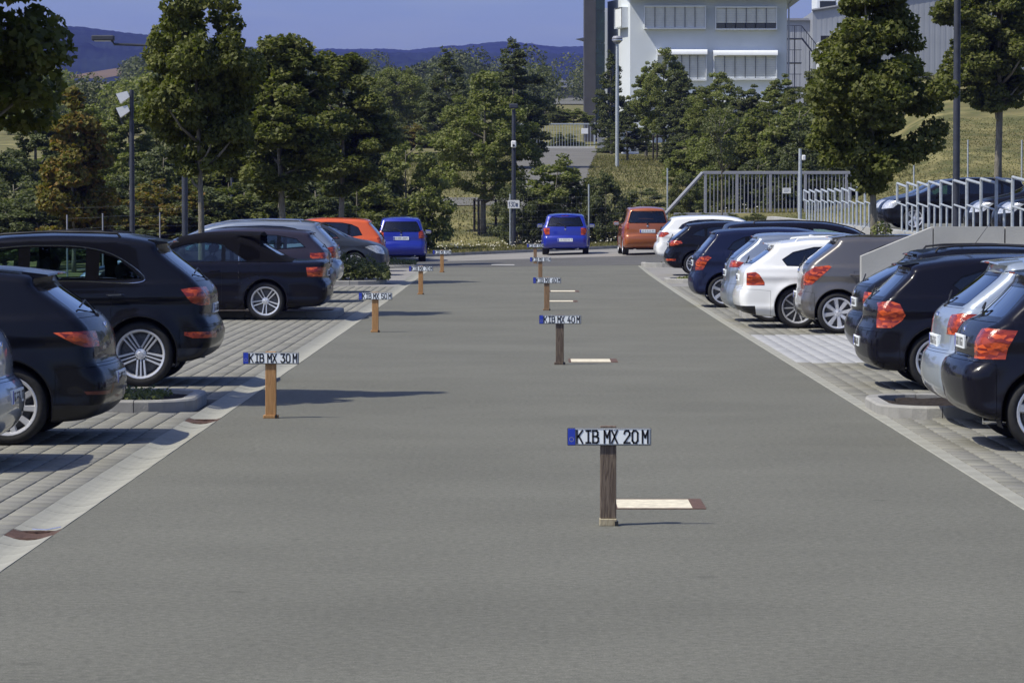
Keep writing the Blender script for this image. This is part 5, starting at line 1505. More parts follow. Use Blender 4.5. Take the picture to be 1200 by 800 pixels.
class Body:
    def __init__(s, sp):
        s.sp = sp; L, W, H = sp['L'], sp['W'], sp['H']
        s.L, s.W, s.H = L, W, H
        step = sp.get('step', .04)
        prof = spline(sp['profile'], step)
        s.prof = prof; n = len(prof)
        tan = np.roll(prof, -1, 0) - np.roll(prof, 1, 0); tan /= np.linalg.norm(tan, axis=1)[:, None] + 1e-9
        nor = np.stack([-tan[:, 1], tan[:, 0]], 1)      # profile runs rear-bottom -> up -> roof -> nose -> back: outward = left side
        k = np.ones(9) / 9
        def sm(a): return np.convolve(np.concatenate([a[-4:], a, a[:4]]), k, 'valid')
        nz = sm(nor[:, 1]); nx = sm(nor[:, 0])
        s.nor = nor
        top = np.clip(nz, 0, 1) ** 2; bot = np.clip(-nz, 0, 1) ** 2; rear = np.clip(-nx, 0, 1) ** 2; front = np.clip(nx, 0, 1) ** 2
        tot = top + bot + rear + front
        up = (prof[:, 1] > sp['belt'][0] - .05)
        rdr = np.where(up, .06, .14); ryr = np.where(up, .12, sp.get('rcorner', .17))
        rdr = sm(rdr); ryr = sm(ryr)
        s.rd = (top * .075 + bot * .05 + rear * rdr + front * .22) / tot
        s.ry = (top * .14 + bot * .05 + rear * ryr + front * .30) / tot
        s.crown = (top * .030 + bot * 0 + rear * .05 + front * .09) / tot
        # rings
        z0 = sp.get('spine', .62)
        Q = np.stack([np.clip(prof[:, 0], .80, L - .85), np.full(n, z0)], 1)
        dirv = Q - prof; dist = np.linalg.norm(dirv, axis=1)
        absd = [0, .004, .012, .024, .04, .06, .085, .12, .16, .21]
        rings = []
        for a in absd: rings.append(prof + dirv / dist[:, None] * np.minimum(a, dist * (.3 * a / .21 + .0))[:, None] if False else prof + dirv * np.minimum(a / dist, a / .21 * .5)[:, None])
        base = rings[-1]
        NJ = 8 if step > .05 else 18
        for j in range(1, NJ + 1):
            t = j / NJ; rings.append(base + (Q - base) * t)
        grid = np.array(rings)                       # nr, n, 2
        y = s.Y(grid[..., 0].ravel(), grid[..., 1].ravel()).reshape(grid.shape[:2])
        nr = grid.shape[0]
        # centre cap rows, from centre line to the edge
        vs = [0, .3, .6, .8, .92]
        cap = []
        ye = y[0]
        for v in vs:
            off = s.crown * (1 - v * v)
            cap.append(np.stack([prof[:, 0] + nor[:, 0] * off, ye * v, prof[:, 1] + nor[:, 1] * off], 1))
        side = np.stack([grid[..., 0], y, grid[..., 1]], 2)
        rows = np.concatenate([np.array(cap), side], 0)
        m = rows.shape[0]
        V = rows.reshape(-1, 3)
        Fc = []
        i, j = np.meshgrid(np.arange(n), np.arange(m - 1)); i = i.ravel(); j = j.ravel(); i2 = (i + 1) % n
        Fq = np.stack([j * n + i, (j + 1) * n + i, (j + 1) * n + i2, j * n + i2], 1)
        me = mesh_np('body', V, Fq, True)
        bm = bmesh.new(); bm.from_mesh(me); bpy.data.meshes.remove(me)
        bmesh.ops.remove_doubles(bm, verts=bm.verts, dist=1e-4)
        bm.normal_update()
        # make the side face +y outward
        f = max(bm.faces, key=lambda f: f.calc_center_median().y)
        if f.normal.y < 0: bmesh.ops.reverse_faces(bm, faces=bm.faces)
        bm.normal_update()
        s.bm = bm
    def belt(s, u): 
        b = s.sp['belt']; return b[0] + (b[1] - b[0]) * np.clip(u / s.L, 0, 1)
    def Y(s, u, z):
        u = np.asarray(u, float); z = np.asarray(z, float); sp = s.sp; L = s.L; h = s.W / 2
        y = np.full(u.shape, h)
        r = np.clip((1.0 - u) / 1.0, 0, 1); y = y - h * sp.get('rtaper', .10) * r ** 2
        f = np.clip((u - (L - 1.3)) / 1.3, 0, 1); y = y - h * .20 * f ** 2.2
        b = s.belt(u)
        a = np.clip(z - b, 0, None)
        y = y - a * sp.get('tumble', .32) - .018 * sstep(z, b - .01, b + .035)
        q = np.clip(.50 - z, 0, None); y = y - .28 * q ** 2 - .02 * sstep(-z, -.30, -.22)
        y = y - .10 * np.clip(z - .62, 0, np.clip(b - .62, 0, 9)) ** 2 / np.maximum(.3, b - .62)
        y = y + .010 * np.exp(-((z - (b - .14)) / .045) ** 2) - .010 * np.exp(-((z - (b - .24)) / .07) ** 2)
        y = y + .012 * np.exp(-((z - .33) / .05) ** 2)
        for wu in (sp['ro'], sp['ro'] + sp['wb']):
            rr = np.hypot(u - wu, z - sp['wr']); y = y + sp.get('flare', .018) * np.exp(-((rr - sp['wr'] - .05) / .07) ** 2)
        P = s.prof
        pts = np.stack([u, z], 1)
        out = np.empty(len(u))
        idx = np.empty(len(u), int)
        for k in range(0, len(u), 2000):
            d2 = ((pts[k:k + 2000, None, :] - P[None]) ** 2).sum(2)
            idx[k:k + 2000] = d2.argmin(1); out[k:k + 2000] = np.sqrt(d2.min(1))
        # distance to segment tangent (smoother than point distance)
        d = np.abs(((pts - P[idx]) * s.nor[idx]).sum(1)); d = np.minimum(out, np.maximum(d, 0))
        rd, ry = s.rd[idx], s.ry[idx]
        t = 1 - np.clip(d / rd, 0, 1)
        return np.maximum(y - ry * (1 - np.sqrt(np.clip(1 - t * t, 0, 1))), .05)
    def cut(s, poly, ax='xz', pred=None, ycut=None):
        bm = s.bm
        A, B = (0, 2) if ax == 'xz' else (1, 2)
        xs = [p[0] for p in poly]; zs = [p[1] for p in poly]
        x0, x1, z0, z1 = min(xs) - .12, max(xs) + .12, min(zs) - .12, max(zs) + .12
        fs = []
        for f in bm.faces:
            c = f.calc_center_median()
            if x0 < c[A] < x1 and z0 < c[B] < z1 and (pred is None or pred(c, f.normal)): fs.append(f)
        geom = set(fs)
        for f in fs: geom.update(f.verts); geom.update(f.edges)
        geom = list(geom)
        n = len(poly)
        planes = []
        for i in range(n):
            a, b = poly[i], poly[(i + 1) % n]
            dx, dz = b[0] - a[0], b[1] - a[1]; l = math.hypot(dx, dz)
            if l < 1e-6: continue
            if ax == 'xz': planes.append((Vector((a[0], 0, a[1])), Vector((-dz / l, 0, dx / l))))
            else: planes.append((Vector((0, a[0], a[1])), Vector((0, -dz / l, dx / l))))
        if ycut is not None: planes.append((Vector((0, ycut, 0)), Vector((0, 1, 0))))
        for co, no in planes:
            r = bmesh.ops.bisect_plane(bm, geom=[g for g in geom if g.is_valid], dist=1e-5, plane_co=co, plane_no=no)
            geom = list(set(r['geom']) | set(g for g in geom if g.is_valid))
        res = []
        for f in geom:
            if not f.is_valid or not isinstance(f, bmesh.types.BMFace): continue
            c = f.calc_center_median()
            if ycut is not None and c.y < ycut: continue
            if pred is not None and not pred(c, f.normal): continue
            if pip(c[A], c[B], poly): res.append(f)
        return res
    def take(s, faces, remove=True, off=0.0):
        """(verts, faces) of the given faces moved along their normals"""
        vi = {}; V = []; Fc = []
        for f in faces:
            q = []
            for v in f.verts:
                if v not in vi:
                    vi[v] = len(V); V.append(v.co + v.normal * off)
                q.append(vi[v])
            Fc.append(tuple(q))
        if remove: bmesh.ops.delete(s.bm, geom=faces, context='FACES')
        return V, Fc

def put(name, VF, m, parent, side=0, smooth=True, off=(0, 0, 0)):
    """side 0: mirror both halves in one mesh; +1/-1: one side"""
    V, Fc = VF
    if not Fc: return None
    VV = []; FF = []
    if side >= 0: VV += [tuple(v) for v in V]; FF += Fc
    if side <= 0:
        b = len(VV); VV += [(v[0], -v[1], v[2]) for v in V]; FF += [tuple(b + i for i in reversed(f)) for f in Fc]
    me = bpy.data.meshes.new(name); me.from_pydata(VV, [], FF); me.update()
    if side == 0:
        bm = bmesh.new(); bm.from_mesh(me); bmesh.ops.remove_doubles(bm, verts=bm.verts, dist=2e-5); bm.to_mesh(me); bm.free()
    if smooth: me.polygons.foreach_set('use_smooth', np.ones(len(me.polygons), dtype=bool))
    return link(name, me, m, parent)

WHEELS = {}
def wheel_mesh(r, style, rimcol=None):
    key = (round(r, 3), style)
    if key in WHEELS: return WHEELS[key]
    w = .205; rr = r * .76
    t = MB()
    prof = [(rr - .005, -w * .42), (rr + .02, -w * .5), (r - .035, -w * .5), (r - .012, -w * .44), (r, -w * .33)]
    for k in range(3):                      # tread grooves
        yy = -w * .33 + w * .66 * (k + .5) / 3
        prof += [(r, yy - .02), (r - .008, yy - .006), (r - .008, yy + .006), (r, yy + .02)]
    prof += [(r, w * .33), (r - .012, w * .44), (r - .035, w * .5), (rr + .02, w * .5), (rr - .005, w * .42)]
    t.lathe(prof, 40, axis='y')
    tm = bpy.data.meshes.new('tyre'); tm.from_pydata(t.v, [], t.f); tm.update(); tm.polygons.foreach_set('use_smooth', np.ones(len(tm.polygons), dtype=bool)); tm.materials.append(M_rubber)
    # rim: face at -y (outer side)
    q = MB()
    q.lathe([(rr + .004, -w * .44), (rr - .004, -w * .47), (rr - .022, -w * .44), (rr - .03, -w * .30), (rr - .035, w * .2)], 40, axis='y')
    n, kind = style
    y0 = -w * .40; yc = -w * .30
    def spoke(a0, a1, w0, w1, r0=.05, r1=None):
        r1 = r1 or rr - .012
        for (ra, aa, wa), (rb, ab, wb_) in (((r0, a0, w0), (r1, a1, w1)),):
            ca, sa = math.cos(aa), math.sin(aa); cb, sb = math.cos(ab), math.sin(ab)
            A = Vector((ra * ca, 0, ra * sa)); B = Vector((rb * cb, 0, rb * sb)); d = (B - A).normalized(); nn = Vector((-d.z, 0, d.x))
            pts = []
            for (P_, w_, yy) in ((A, wa, yc), (B, wb_, y0)):
                for sgn, dy in ((-1, .03), (-.7, 0), (.7, 0), (1, .03)):
                    p = P_ + nn * (w_ * sgn); pts.append((p.x, yy + dy, p.z))
            q.add(pts, [(0, 1, 5, 4), (1, 2, 6, 5), (2, 3, 7, 6), (0, 4, 7, 3)])
    for k in range(n):
        a = 2 * math.pi * k / n + math.pi / 2 + (math.pi / n if kind == 'multi' else 0)
        if kind == 'single': spoke(a, a, .030, .022)
        elif kind == 'wide': spoke(a, a, .028, .042)
        elif kind == 'double':
            spoke(a - .34, a - .15, .011, .012, .06); spoke(a + .34, a + .15, .011, .012, .06)
        elif kind == 'triple':
            spoke(a - .50, a - .19, .012, .014, .07); spoke(a, a, .010, .012, .05); spoke(a + .50, a + .19, .012, .014, .07)
        elif kind == 'multi': spoke(a, a, .014, .013)
        elif kind == 'swirl': spoke(a, a + .22, .022, .030)
    rm = bpy.data.meshes.new('rim'); rm.from_pydata(q.v, [], q.f); rm.update(); rm.materials.append(M_rim)
    rm.polygons.foreach_set('use_smooth', np.ones(len(rm.polygons), dtype=bool))
    rm.set_sharp_from_angle(angle=math.radians(35))
    h = MB(); h.lathe([(0, yc - .014), (.026, yc - .013), (.030, yc - .006), (.060, yc), (.066, yc + .03)], 20, axis='y')
    for k in range(5):
        a = 2 * math.pi * k / 5; h.lathe([(0, yc - .012), (.008, yc - .012), (.008, yc + .004)], 6, Matrix.Translation((.048 * math.cos(a), 0, .048 * math.sin(a))), axis='y')
    hm = bpy.data.meshes.new('hub_cap'); hm.from_pydata(h.v, [], h.f); hm.update(); hm.materials.append(M_rim)
    d = MB(); d.lathe([(.05, .0), (rr * .78, .0), (rr * .78, .02), (.05, .02)], 28, axis='y'); d.lathe([(0.0, .03), (rr - .03, .03)], 28, axis='y')
    dm = bpy.data.meshes.new('brake_disc'); dm.from_pydata(d.v, [], d.f); dm.update(); dm.materials.append(M_disc)
    WHEELS[key] = (tm, rm, hm, dm)
    return WHEELS[key]

def car(sp):
    L, W, H, ro, wb, wr = sp['L'], sp['W'], sp['H'], sp['ro'], sp['wb'], sp['wr']
    X0, Y0 = sp['pos']; ang = sp['ang']; z = sp.get('z', float(lot_z(X0, Y0)))
    # pos is the rear bumper centre
    c, sn = math.cos(ang), math.sin(ang)
    g = empty('parked_car', (X0 + c * L / 2, Y0 + sn * L / 2, z), ang, sp['label'], 'car', sp.get('group'))
    sp['z_'] = z
    B = Body(sp)
    pm = sp['paint']; u0 = -L / 2
    parts = []
    def P(name, VF, m, parent=g, side=0, smooth=True):
        V, Fc = VF
        o = put(name, ([Vector((v[0] + u0, v[1], v[2])) for v in V], Fc), m, parent, side, smooth)
        return o
    far = sp.get('far', False)
    # wheel arches
    ra = wr + .055
    lips = []
    for wu in (ro, ro + wb):
        cir = [(wu + ra * math.cos(2 * math.pi * k / 26), wr + .01 + ra * math.sin(2 * math.pi * k / 26)) for k in range(26)]
        fs = B.cut(cir, 'xz', lambda c_, n_: c_.y > W * .24, ycut=W * .27)
        bmesh.ops.delete(B.bm, geom=fs, context='FACES')
        a0 = math.radians(-22)
        aa = np.linspace(a0, math.pi - a0, 27)
        us = wu + ra * np.cos(aa); zs = wr + .01 + ra * np.sin(aa)
        ys = B.Y(us, zs)
        V = []; Fc = []
        for i in range(len(aa)):
            V += [(us[i], ys[i] + .001, zs[i]), (wu + (ra - .012) * math.cos(aa[i]), ys[i] - .004, wr + .01 + (ra - .012) * math.sin(aa[i])), (wu + (ra - .012) * math.cos(aa[i]), ys[i] - .05, wr + .01 + (ra - .012) * math.sin(aa[i]))]
        for i in range(len(aa) - 1):
            for j in range(2): Fc.append((3 * i + j, 3 * i + j + 1, 3 * i + 4 + j, 3 * i + 3 + j))
        lips.append(([Vector(v) for v in V], Fc))
        V = []; Fc = []; yi = W * .27
        for i in range(len(aa)):
            x_, z_ = wu + ra * math.cos(aa[i]) * .995, wr + .01 + ra * math.sin(aa[i]) * .995
            V += [(x_, ys[i] - .012, z_), (x_, yi, z_)]
        V.append((wu, yi, wr)); cidx = len(V) - 1
        for i in range(len(aa) - 1):
            Fc.append((2 * i, 2 * i + 1, 2 * i + 3, 2 * i + 2)); Fc.append((2 * i + 1, cidx, 2 * i + 3))
        [P('wheel_well', ([Vector(v) for v in V], Fc), M_dark, side=sd) for sd in (1, -1)]
    # side glass
    dlo = sp['dlo']
    wins = []
    rest = dlo
    for (ua, ub) in sp['win']:
        q = clip_u(clip_u(dlo, ub, True), ua, False)
        if len(q) > 2: wins.append(inset(q, .015))
    fsD = None
    for k, wpoly in enumerate(wins):
        fs = B.cut(wpoly, 'xz', lambda c_, n_: c_.y > .3)
        VF = B.take(fs, True, -.006)
        gm = M_glass if (k == len(wins) - 1 or sp.get('clear')) and not sp.get('alldark') else M_glass_d
        if not far or k >= 0:
            for sd in (1, -1): P('side_window', VF, gm, side=sd)
    fs = B.cut(dlo, 'xz', lambda c_, n_: c_.y > .3)
    frame = P('window_frame', B.take(fs, True, -.002), M_gloss)
    if sp.get('chrome'):
        ys = B.Y(np.array([p[0] for p in dlo]), np.array([p[1] for p in dlo]))
        for sgn in (1, -1):
            mb = MB(); dn = spline(dlo, .08); yy = B.Y(dn[:, 0], dn[:, 1]) + .003
            pts = [(p[0] + u0, sgn * y_, p[1]) for p, y_ in zip(dn, yy)]
            mb.tube(pts + [pts[0]], .0075, 6, cap=False)
            mb.build('window_trim', M_chrome, frame, smooth=True)
    # rear window
    rw = sp['rwin']     # (z0, w0, z1, w1)
    um = L * .4
    rearp = lambda c_, n_: c_.x < um and n_.x < -.12
    poly = [(-.02, rw[0]), (rw[1] * .93, rw[0]), (rw[1], rw[0] + .035), (rw[3], rw[2] - .03), (rw[3] * .93, rw[2]), (-.02, rw[2])]
    fs = B.cut(inset(poly, .028)[:], 'yz', rearp)
    ip = inset(poly, .028); ip = [(-.02, ip[0][1])] + ip[1:-1] + [(-.02, ip[-1][1])]
    fs = B.cut(ip, 'yz', rearp)
    P('rear_window', B.take(fs, True, -.004), M_glass_d if not sp.get('clear') else M_glass)
    fs = B.cut(poly, 'yz', rearp)
    P('rear_window_seal', B.take(fs, True, -.001), M_gloss)
    # windscreen
    fw = sp['fwin']
    frontp = lambda c_, n_: c_.x > L * .45 and n_.x > .15
    poly = [(-.02, fw[0]), (fw[1], fw[0]), (fw[3], fw[2]), (-.02, fw[2])]
    fs = B.cut(poly, 'yz', frontp)
    P('windscreen', B.take(fs, True, -.004), M_glass)
    # tail lights
    ti = 0
    for (tp, yin, m_, nm) in sp['lights']:
        fs = B.cut(tp, 'xz', lambda c_, n_: c_.y > yin - .1 and c_.x < L * .4, ycut=yin)
        VF = B.take(fs, True, .004)
        for sd in (1, -1): P(nm, VF, m_, side=sd)
    for (tp, yin, m_, nm) in sp.get('headlights', []):
        fs = B.cut(tp, 'xz', lambda c_, n_: c_.y > yin - .1 and c_.x > L * .5, ycut=yin)
        VF = B.take(fs, True, .004)
        for sd in (1, -1): P(nm, VF, m_, side=sd)
    # soft top
    if sp.get('softtop'):
        fs = B.cut(sp['softtop'], 'xz')
        P('soft_top', B.take(fs, True, .006), mat('soft_top_cloth', (.004, .004, .006), .9, noise=(60, .3), bump=(200, .3), spec=.1))
    # bumpers, doors, tailgate (cut with a narrow gap)
    seam = [[], []]
    def panel(name, poly, side_pairs, m=pm, pred=None, gap=.0035, ax='xz', ycut=None):
        B.cut(poly, ax, pred, ycut)
        ins = inset(poly, gap)
        fi = B.cut(ins, ax, pred, None if ycut is None else ycut + gap)
        VF = B.take(fi, True)
        rest = B.cut(poly, ax, pred, ycut)
        sv, sf = B.take(rest, True, -.010)
        b = len(seam[0]); seam[0].extend(sv); seam[1].extend([tuple(b + i for i in f) for f in sf])
        out = []
        if side_pairs:
            for sd in (1, -1): out.append(P(name, VF, m, side=sd))
        else: out.append(P(name, VF, m))
        return out
    if not far:
        bz, bu = sp['bumper']
        if sp.get('trim'):
            tz, tu = sp['trim']
            fs = B.cut([(-.2, .02), (tu, .02), (tu - .05, tz), (-.2, tz)], 'xz', lambda c_, n_: c_.x < 1)
            P('rear_lower_trim', B.take(fs, True, .0), M_black)
        panel('rear_bumper', [(-.2, -.1), (bu, -.1), (bu, bz), (bu * .6, bz + .02), (-.2, bz + .04)], False, pred=lambda c_, n_: c_.x < bu + .3)
        # tailgate lower panel
        panel('tailgate', [(-.3, bz + .05), (rw[1] + .035, bz + .05), (rw[1] + .035, rw[0] - .012), (-.3, rw[0] - .012)], False, pred=lambda c_, n_: c_.x < .6 and n_.x < -.35, ax='yz')
        bl = float(B.belt(np.array(1.8))) - .045
        zl = .27
        d = sp['doors']
        if len(d) == 3:
            xs_ = ro + ra * .80; zs_ = wr + ra * .72
            panel('rear_door', [(ro + ra + .03, zl), (d[1], zl), (d[1], bl), (xs_ - .06, bl), (xs_ - .02, bl - .14), (xs_, zs_), (ro + ra + .02, wr + .05)], True, pred=lambda c_, n_: c_.y > .3)
        panel('front_door', [(d[-2] + .004, zl), (d[-1], zl), (d[-1] + .03, bl - .04), (d[-2] + .004, bl + .004)], True, pred=lambda c_, n_: c_.y > .3)
        if seam[1]: P('seam', (seam[0], seam[1]), M_black)
        # fuel flap only on the side facing away: skipped when unseen
    # headless remainder = body shell
    V = [v for v in B.bm.verts]; B.bm.verts.index_update(); B.bm.faces.index_update()
    VF = ([v.co.copy() for v in B.bm.verts], [tuple(v.index for v in f.verts) for f in B.bm.faces])
    n0 = len(VF[0])
    for (lv, lf) in lips:
        b = len(VF[0]); VF = (VF[0] + lv, VF[1] + [tuple(b + i for i in f) for f in lf])
    body = P('body', VF, pm)
    B.bm.free()
    Yc = lambda u, z_: float(B.Y(np.array([u]), np.array([z_]))[0])
    # interior
    it = MB()
    bl = sp['belt'][1] - .10
    it.box(u0 + .55, u0 + L - .95, -.44, .44, .22, .60)
    it.box(u0 + ro + ra + .03, u0 + ro + wb - ra - .03, -W / 2 + .13, W / 2 - .13, .22, bl)
    wdk = Yc(.75, bl) - .06
    it.box(u0 + .40, u0 + ro + ra, -wdk, wdk, bl - .03, bl + .02)
    it.box(u0 + L - 1.62 - sp.get('cowl', 0), u0 + L - 1.05, -W / 2 + .22, W / 2 - .22, .62, bl)
    interior = it.build('interior', M_dark, g)
    st = MB()
    def seat(uc, yc, hb, wd):
        M = Matrix.Translation((u0 + uc, yc, 0))
        st.cbox(-.05, .48, -wd / 2, wd / 2, .35, .58, .05, M)
        Mb = M @ Matrix.Translation((-.02, 0, .5)) @ Matrix.Rotation(math.radians(-16), 4, 'Y')
        st.cbox(-.08, .06, -wd / 2, wd / 2, 0, hb, .045, Mb)
        for hx in ([0] if wd < .7 else [-.42, .42]):
            st.cbox(-.055, .045, hx - .13, hx + .13, hb + .05, hb + .22, .045, Mb)
            st.cbox(-.015, .005, hx - .05, hx + .05, hb - .02, hb + .07, .005, Mb)
    fs_u = sp.get('seat_u', L * .53)
    roofz = H - 1.45
    seat(fs_u, .36, .60 + roofz * .6, .48); seat(fs_u, -.36, .60 + roofz * .6, .48)
    seat(fs_u - .85, 0, .54 + roofz * .6, 1.22)
    seats = st.build('seats', M_seat, interior)
    sw_ = MB(); 
    ring = [(u0 + fs_u + .55 + .05 * math.cos(t), .36 + .19 * math.sin(t), .98 + roofz + .17 * math.cos(t)) for t in np.linspace(0, 2 * math.pi, 17)]
    sw_.tube(ring, .015, 6, cap=False); sw_.build('steering_wheel', M_black, interior)
    # wheels
    trk = W / 2 - .125
    tm, rm, hm, dm = wheel_mesh(wr, sp.get('rim', (5, 'double')))
    for wu in (ro, ro + wb):
        for sd in (-1, 1):
            o = bpy.data.objects.new('wheel', tm); COL.objects.link(o); o.parent = g
            o.location = (u0 + wu, sd * trk, wr); o.rotation_euler = (0, 0.35 * (wu + sd), 0 if sd < 0 else math.pi)
            for nm, me_ in (('rim', rm), ('hub_cap', hm), ('brake_disc', dm)):
                c_ = bpy.data.objects.new(nm, me_); COL.objects.link(c_); c_.parent = o
                if nm == 'rim' and sp.get('rim_mat'): c_.material_slots[0].link = 'OBJECT'; c_.material_slots[0].material = sp['rim_mat']
    # mirrors
    mu, mz = sp.get('mirror', (L - 1.55, sp['belt'][1] + .06))
    for sd in (1, -1):
        y_ = sd * (W / 2 - .02)
        m_ = MB(); m_.cbox(-.07, .07, -.11, .10, -.06, .07, .04, Matrix.Translation((u0 + mu, y_ + sd * .11, mz)))
        o = m_.build('door_mirror', pm if not sp.get('black_mirror') else M_black, g, smooth=True)
        a_ = MB(); a_.cbox(-.03, .04, -.1, .1, -.05, -.02, .01, Matrix.Translation((u0 + mu, y_ + sd * 0, mz - .01))); a_.build('mirror_arm', M_black, o)
        gl = MB(); gl.box(u0 + mu - .074, u0 + mu - .0712, y_ + sd * .11 - .085, y_ + sd * .11 + .085, mz - .045, mz + .05); gl.build('mirror_glass', M_chrome, o)
    # handles
    if not far:
        for hu in (sp['doors'][:-1] if len(sp['doors']) == 3 else sp['doors'][:1]):
            zz = sp['belt'][0] - .13
            hu2 = hu + .13 if hu != sp['doors'][0] or len(sp['doors']) == 2 else max(hu, ro + .1) + .05
            yy = Yc(hu2, zz)
            for sd in (1, -1):
                m_ = MB(); m_.tube([(u0 + hu2 - .09, sd * (yy - .01), zz), (u0 + hu2 - .07, sd * (yy + .028), zz + .003), (u0 + hu2 + .07, sd * (yy + .028), zz - .002), (u0 + hu2 + .09, sd * (yy - .01), zz)], .012, 8)
                m_.build('door_handle', M_chrome if sp.get('chrome') else pm, g, smooth=True)
        # rear wiper, antenna
        if sp.get('wiper', True):
            zz = rw[0]
            uu = float(np.interp(zz, [p[1] for p in sp['tailpts']], [p[0] for p in sp['tailpts']]))
            m_ = MB(); m_.cbox(-.05, .03, -.03, .03, -.02, .03, .012, Matrix.Translation((u0 + uu - .035, 0, zz - .02)))
            m_.tube([(u0 + uu - .05, 0, zz + .01), (u0 + uu + .06 - .05, .18, zz + .12), (u0 + uu + .02, .42, zz + .07)], .009, 6)
            m_.build('rear_wiper', M_black, g)
        if sp.get('antenna') is not None:
            au, al, aa_ = sp['antenna']
            zr = float(np.interp(au, sp['roofpts'][0], sp['roofpts'][1])) + .02
            m_ = MB(); m_.tube([(u0 + au, 0, zr), (u0 + au - al * math.cos(aa_), 0, zr + al * math.sin(aa_))], .0045, 6, r2=.003)
            m_.lathe([(.022, 0), (.016, .03), (0, .035)], 10, Matrix.Translation((u0 + au, 0, zr - .01)))
            m_.build('antenna', M_black, g)
        if sp.get('fin'):
            au = sp['fin']; zr = float(np.interp(au, sp['roofpts'][0], sp['roofpts'][1])) + .02
            m_ = MB(); m_.add([(u0 + au - .07, 0, zr + .05), (u0 + au - .08, -.025, zr), (u0 + au - .08, .025, zr), (u0 + au + .10, 0, zr), (u0 + au - .03, 0, zr + .055)], [(0, 1, 4), (1, 3, 4), (0, 4, 2), (2, 4, 3), (0, 2, 1)])
            m_.build('roof_antenna', pm, g)
        # exhaust
        m_ = MB(); ey = W * .27
        m_.tube([(u0 + .20, -ey, sp.get('ez', .225)), (u0 + .45, -ey, sp.get('ez', .225))], .027, 10); m_.build('exhaust_pipe', M_chrome, g, smooth=True)
        m_ = MB(); m_.cbox(.50, .80, -.35, .35, .17, .30, .03, Matrix.Translation((u0, 0, 0))); m_.build('silencer', M_disc, g)
    if sp.get('rails'):
        ua, ub = sp['rails']
        for sd in (1, -1):
            uu = np.linspace(ua, ub, 12); zz = np.interp(uu, sp['roofpts'][0], sp['roofpts'][1])
            yy = B_roof_y(B, uu, zz)
            pts = [(u0 + a, sd * (y_ + .015), z_ + .035) for a, y_, z_ in zip(uu, yy, zz)]
            pts = [(pts[0][0] - .04, pts[0][1], pts[0][2] - .05)] + pts + [(pts[-1][0] + .05, pts[-1][1], pts[-1][2] - .06)]
            m_ = MB(); m_.tube(pts, .014, 8); m_.build('roof_rail', sp.get('rail_mat', M_black), g, smooth=True)
    # rear spoiler lip
    if sp.get('spoiler'):
        su, sz, sw2, sl = sp['spoiler']
        m_ = MB()
        n = 9; V = []; Fc = []
        for i in range(n):
            t = -1 + 2 * i / (n - 1); y_ = t * sw2; q = (1 - t * t)
            for (dx, dz) in ((-sl - .02 * q, -.010), (-sl * .92 - .02 * q, .004), (.12, .030), (.12, -.035)):
                V.append((u0 + su + dx, y_, sz + dz + .012 * q))
        for i in range(n - 1):
            for j in range(4):
                a = i * 4 + j; b = i * 4 + (j + 1) % 4; Fc.append((a, a + 4, b + 4, b))
        Fc.append((0, 1, 2, 3)); Fc.append(tuple(reversed(range(4 * (n - 1), 4 * n))))
        m_.add(V, Fc); o = m_.build('roof_spoiler', sp.get('spoiler_mat', pm), g, smooth=True)
        br = MB(); br.box(u0 + su - sl - .024, u0 + su - sl - .016, -.12, .12, sz - .002, sz + .010); br.build('brake_light', M_light, o)
    # number plate on the tail
    pz = sp.get('plate_z', .62 + .2); pu = float(np.interp(pz, [p[1] for p in sp['tailpts']], [p[0] for p in sp['tailpts']])) - sp['platecrown']
    m_ = MB(); m_.cbox(u0 + pu - .010, u0 + pu + .012, -.26, .26, pz - .055, pz + .055, .003); pl = m_.build('number_plate', M_plate, g)
    m_ = MB(); m_.box(u0 + pu - .0116, u0 + pu - .0102, .214, .256, pz - .05, pz + .05); m_.build('blue_band', M_plate_blue, pl)
    m_ = MB(); rr_ = random.Random(int(X0 * 100) + int(Y0 * 10))
    yy = .19
    while yy > -.23:
        wd = rr_.choice([.03, .035, .04])
        m_.box(u0 + pu - .0116, u0 + pu - .0102, yy - wd, yy - wd + .007, pz - .035, pz + .035)
        if rr_.random() < .6: m_.box(u0 + pu - .0116, u0 + pu - .0102, yy - wd, yy, pz + .022, pz + .032)
        m_.box(u0 + pu - .0116, u0 + pu - .0102, yy - .008, yy - .002, pz - .035, pz + rr_.choice([0, .035]))
        yy -= wd + rr_.choice([.012, .012, .035])
    m_.build('plate_print', M_ink, pl)
    # badge
    bz_ = rw[0] - .10; bu_ = float(np.interp(bz_, [p[1] for p in sp['tailpts']], [p[0] for p in sp['tailpts']])) - .058
    m_ = MB(); m_.lathe([(0, -.01), (.028, -.008), (.034, 0), (.034, .02)], 16, Matrix.Translation((u0 + bu_, 0, bz_)) @ Matrix.Rotation(math.radians(-90), 4, 'Z'), axis='y'); m_.build('badge', M_chrome, g)
    return g

def B_roof_y(B, uu, zz):
    return B.Y(uu, zz - .0) + .0

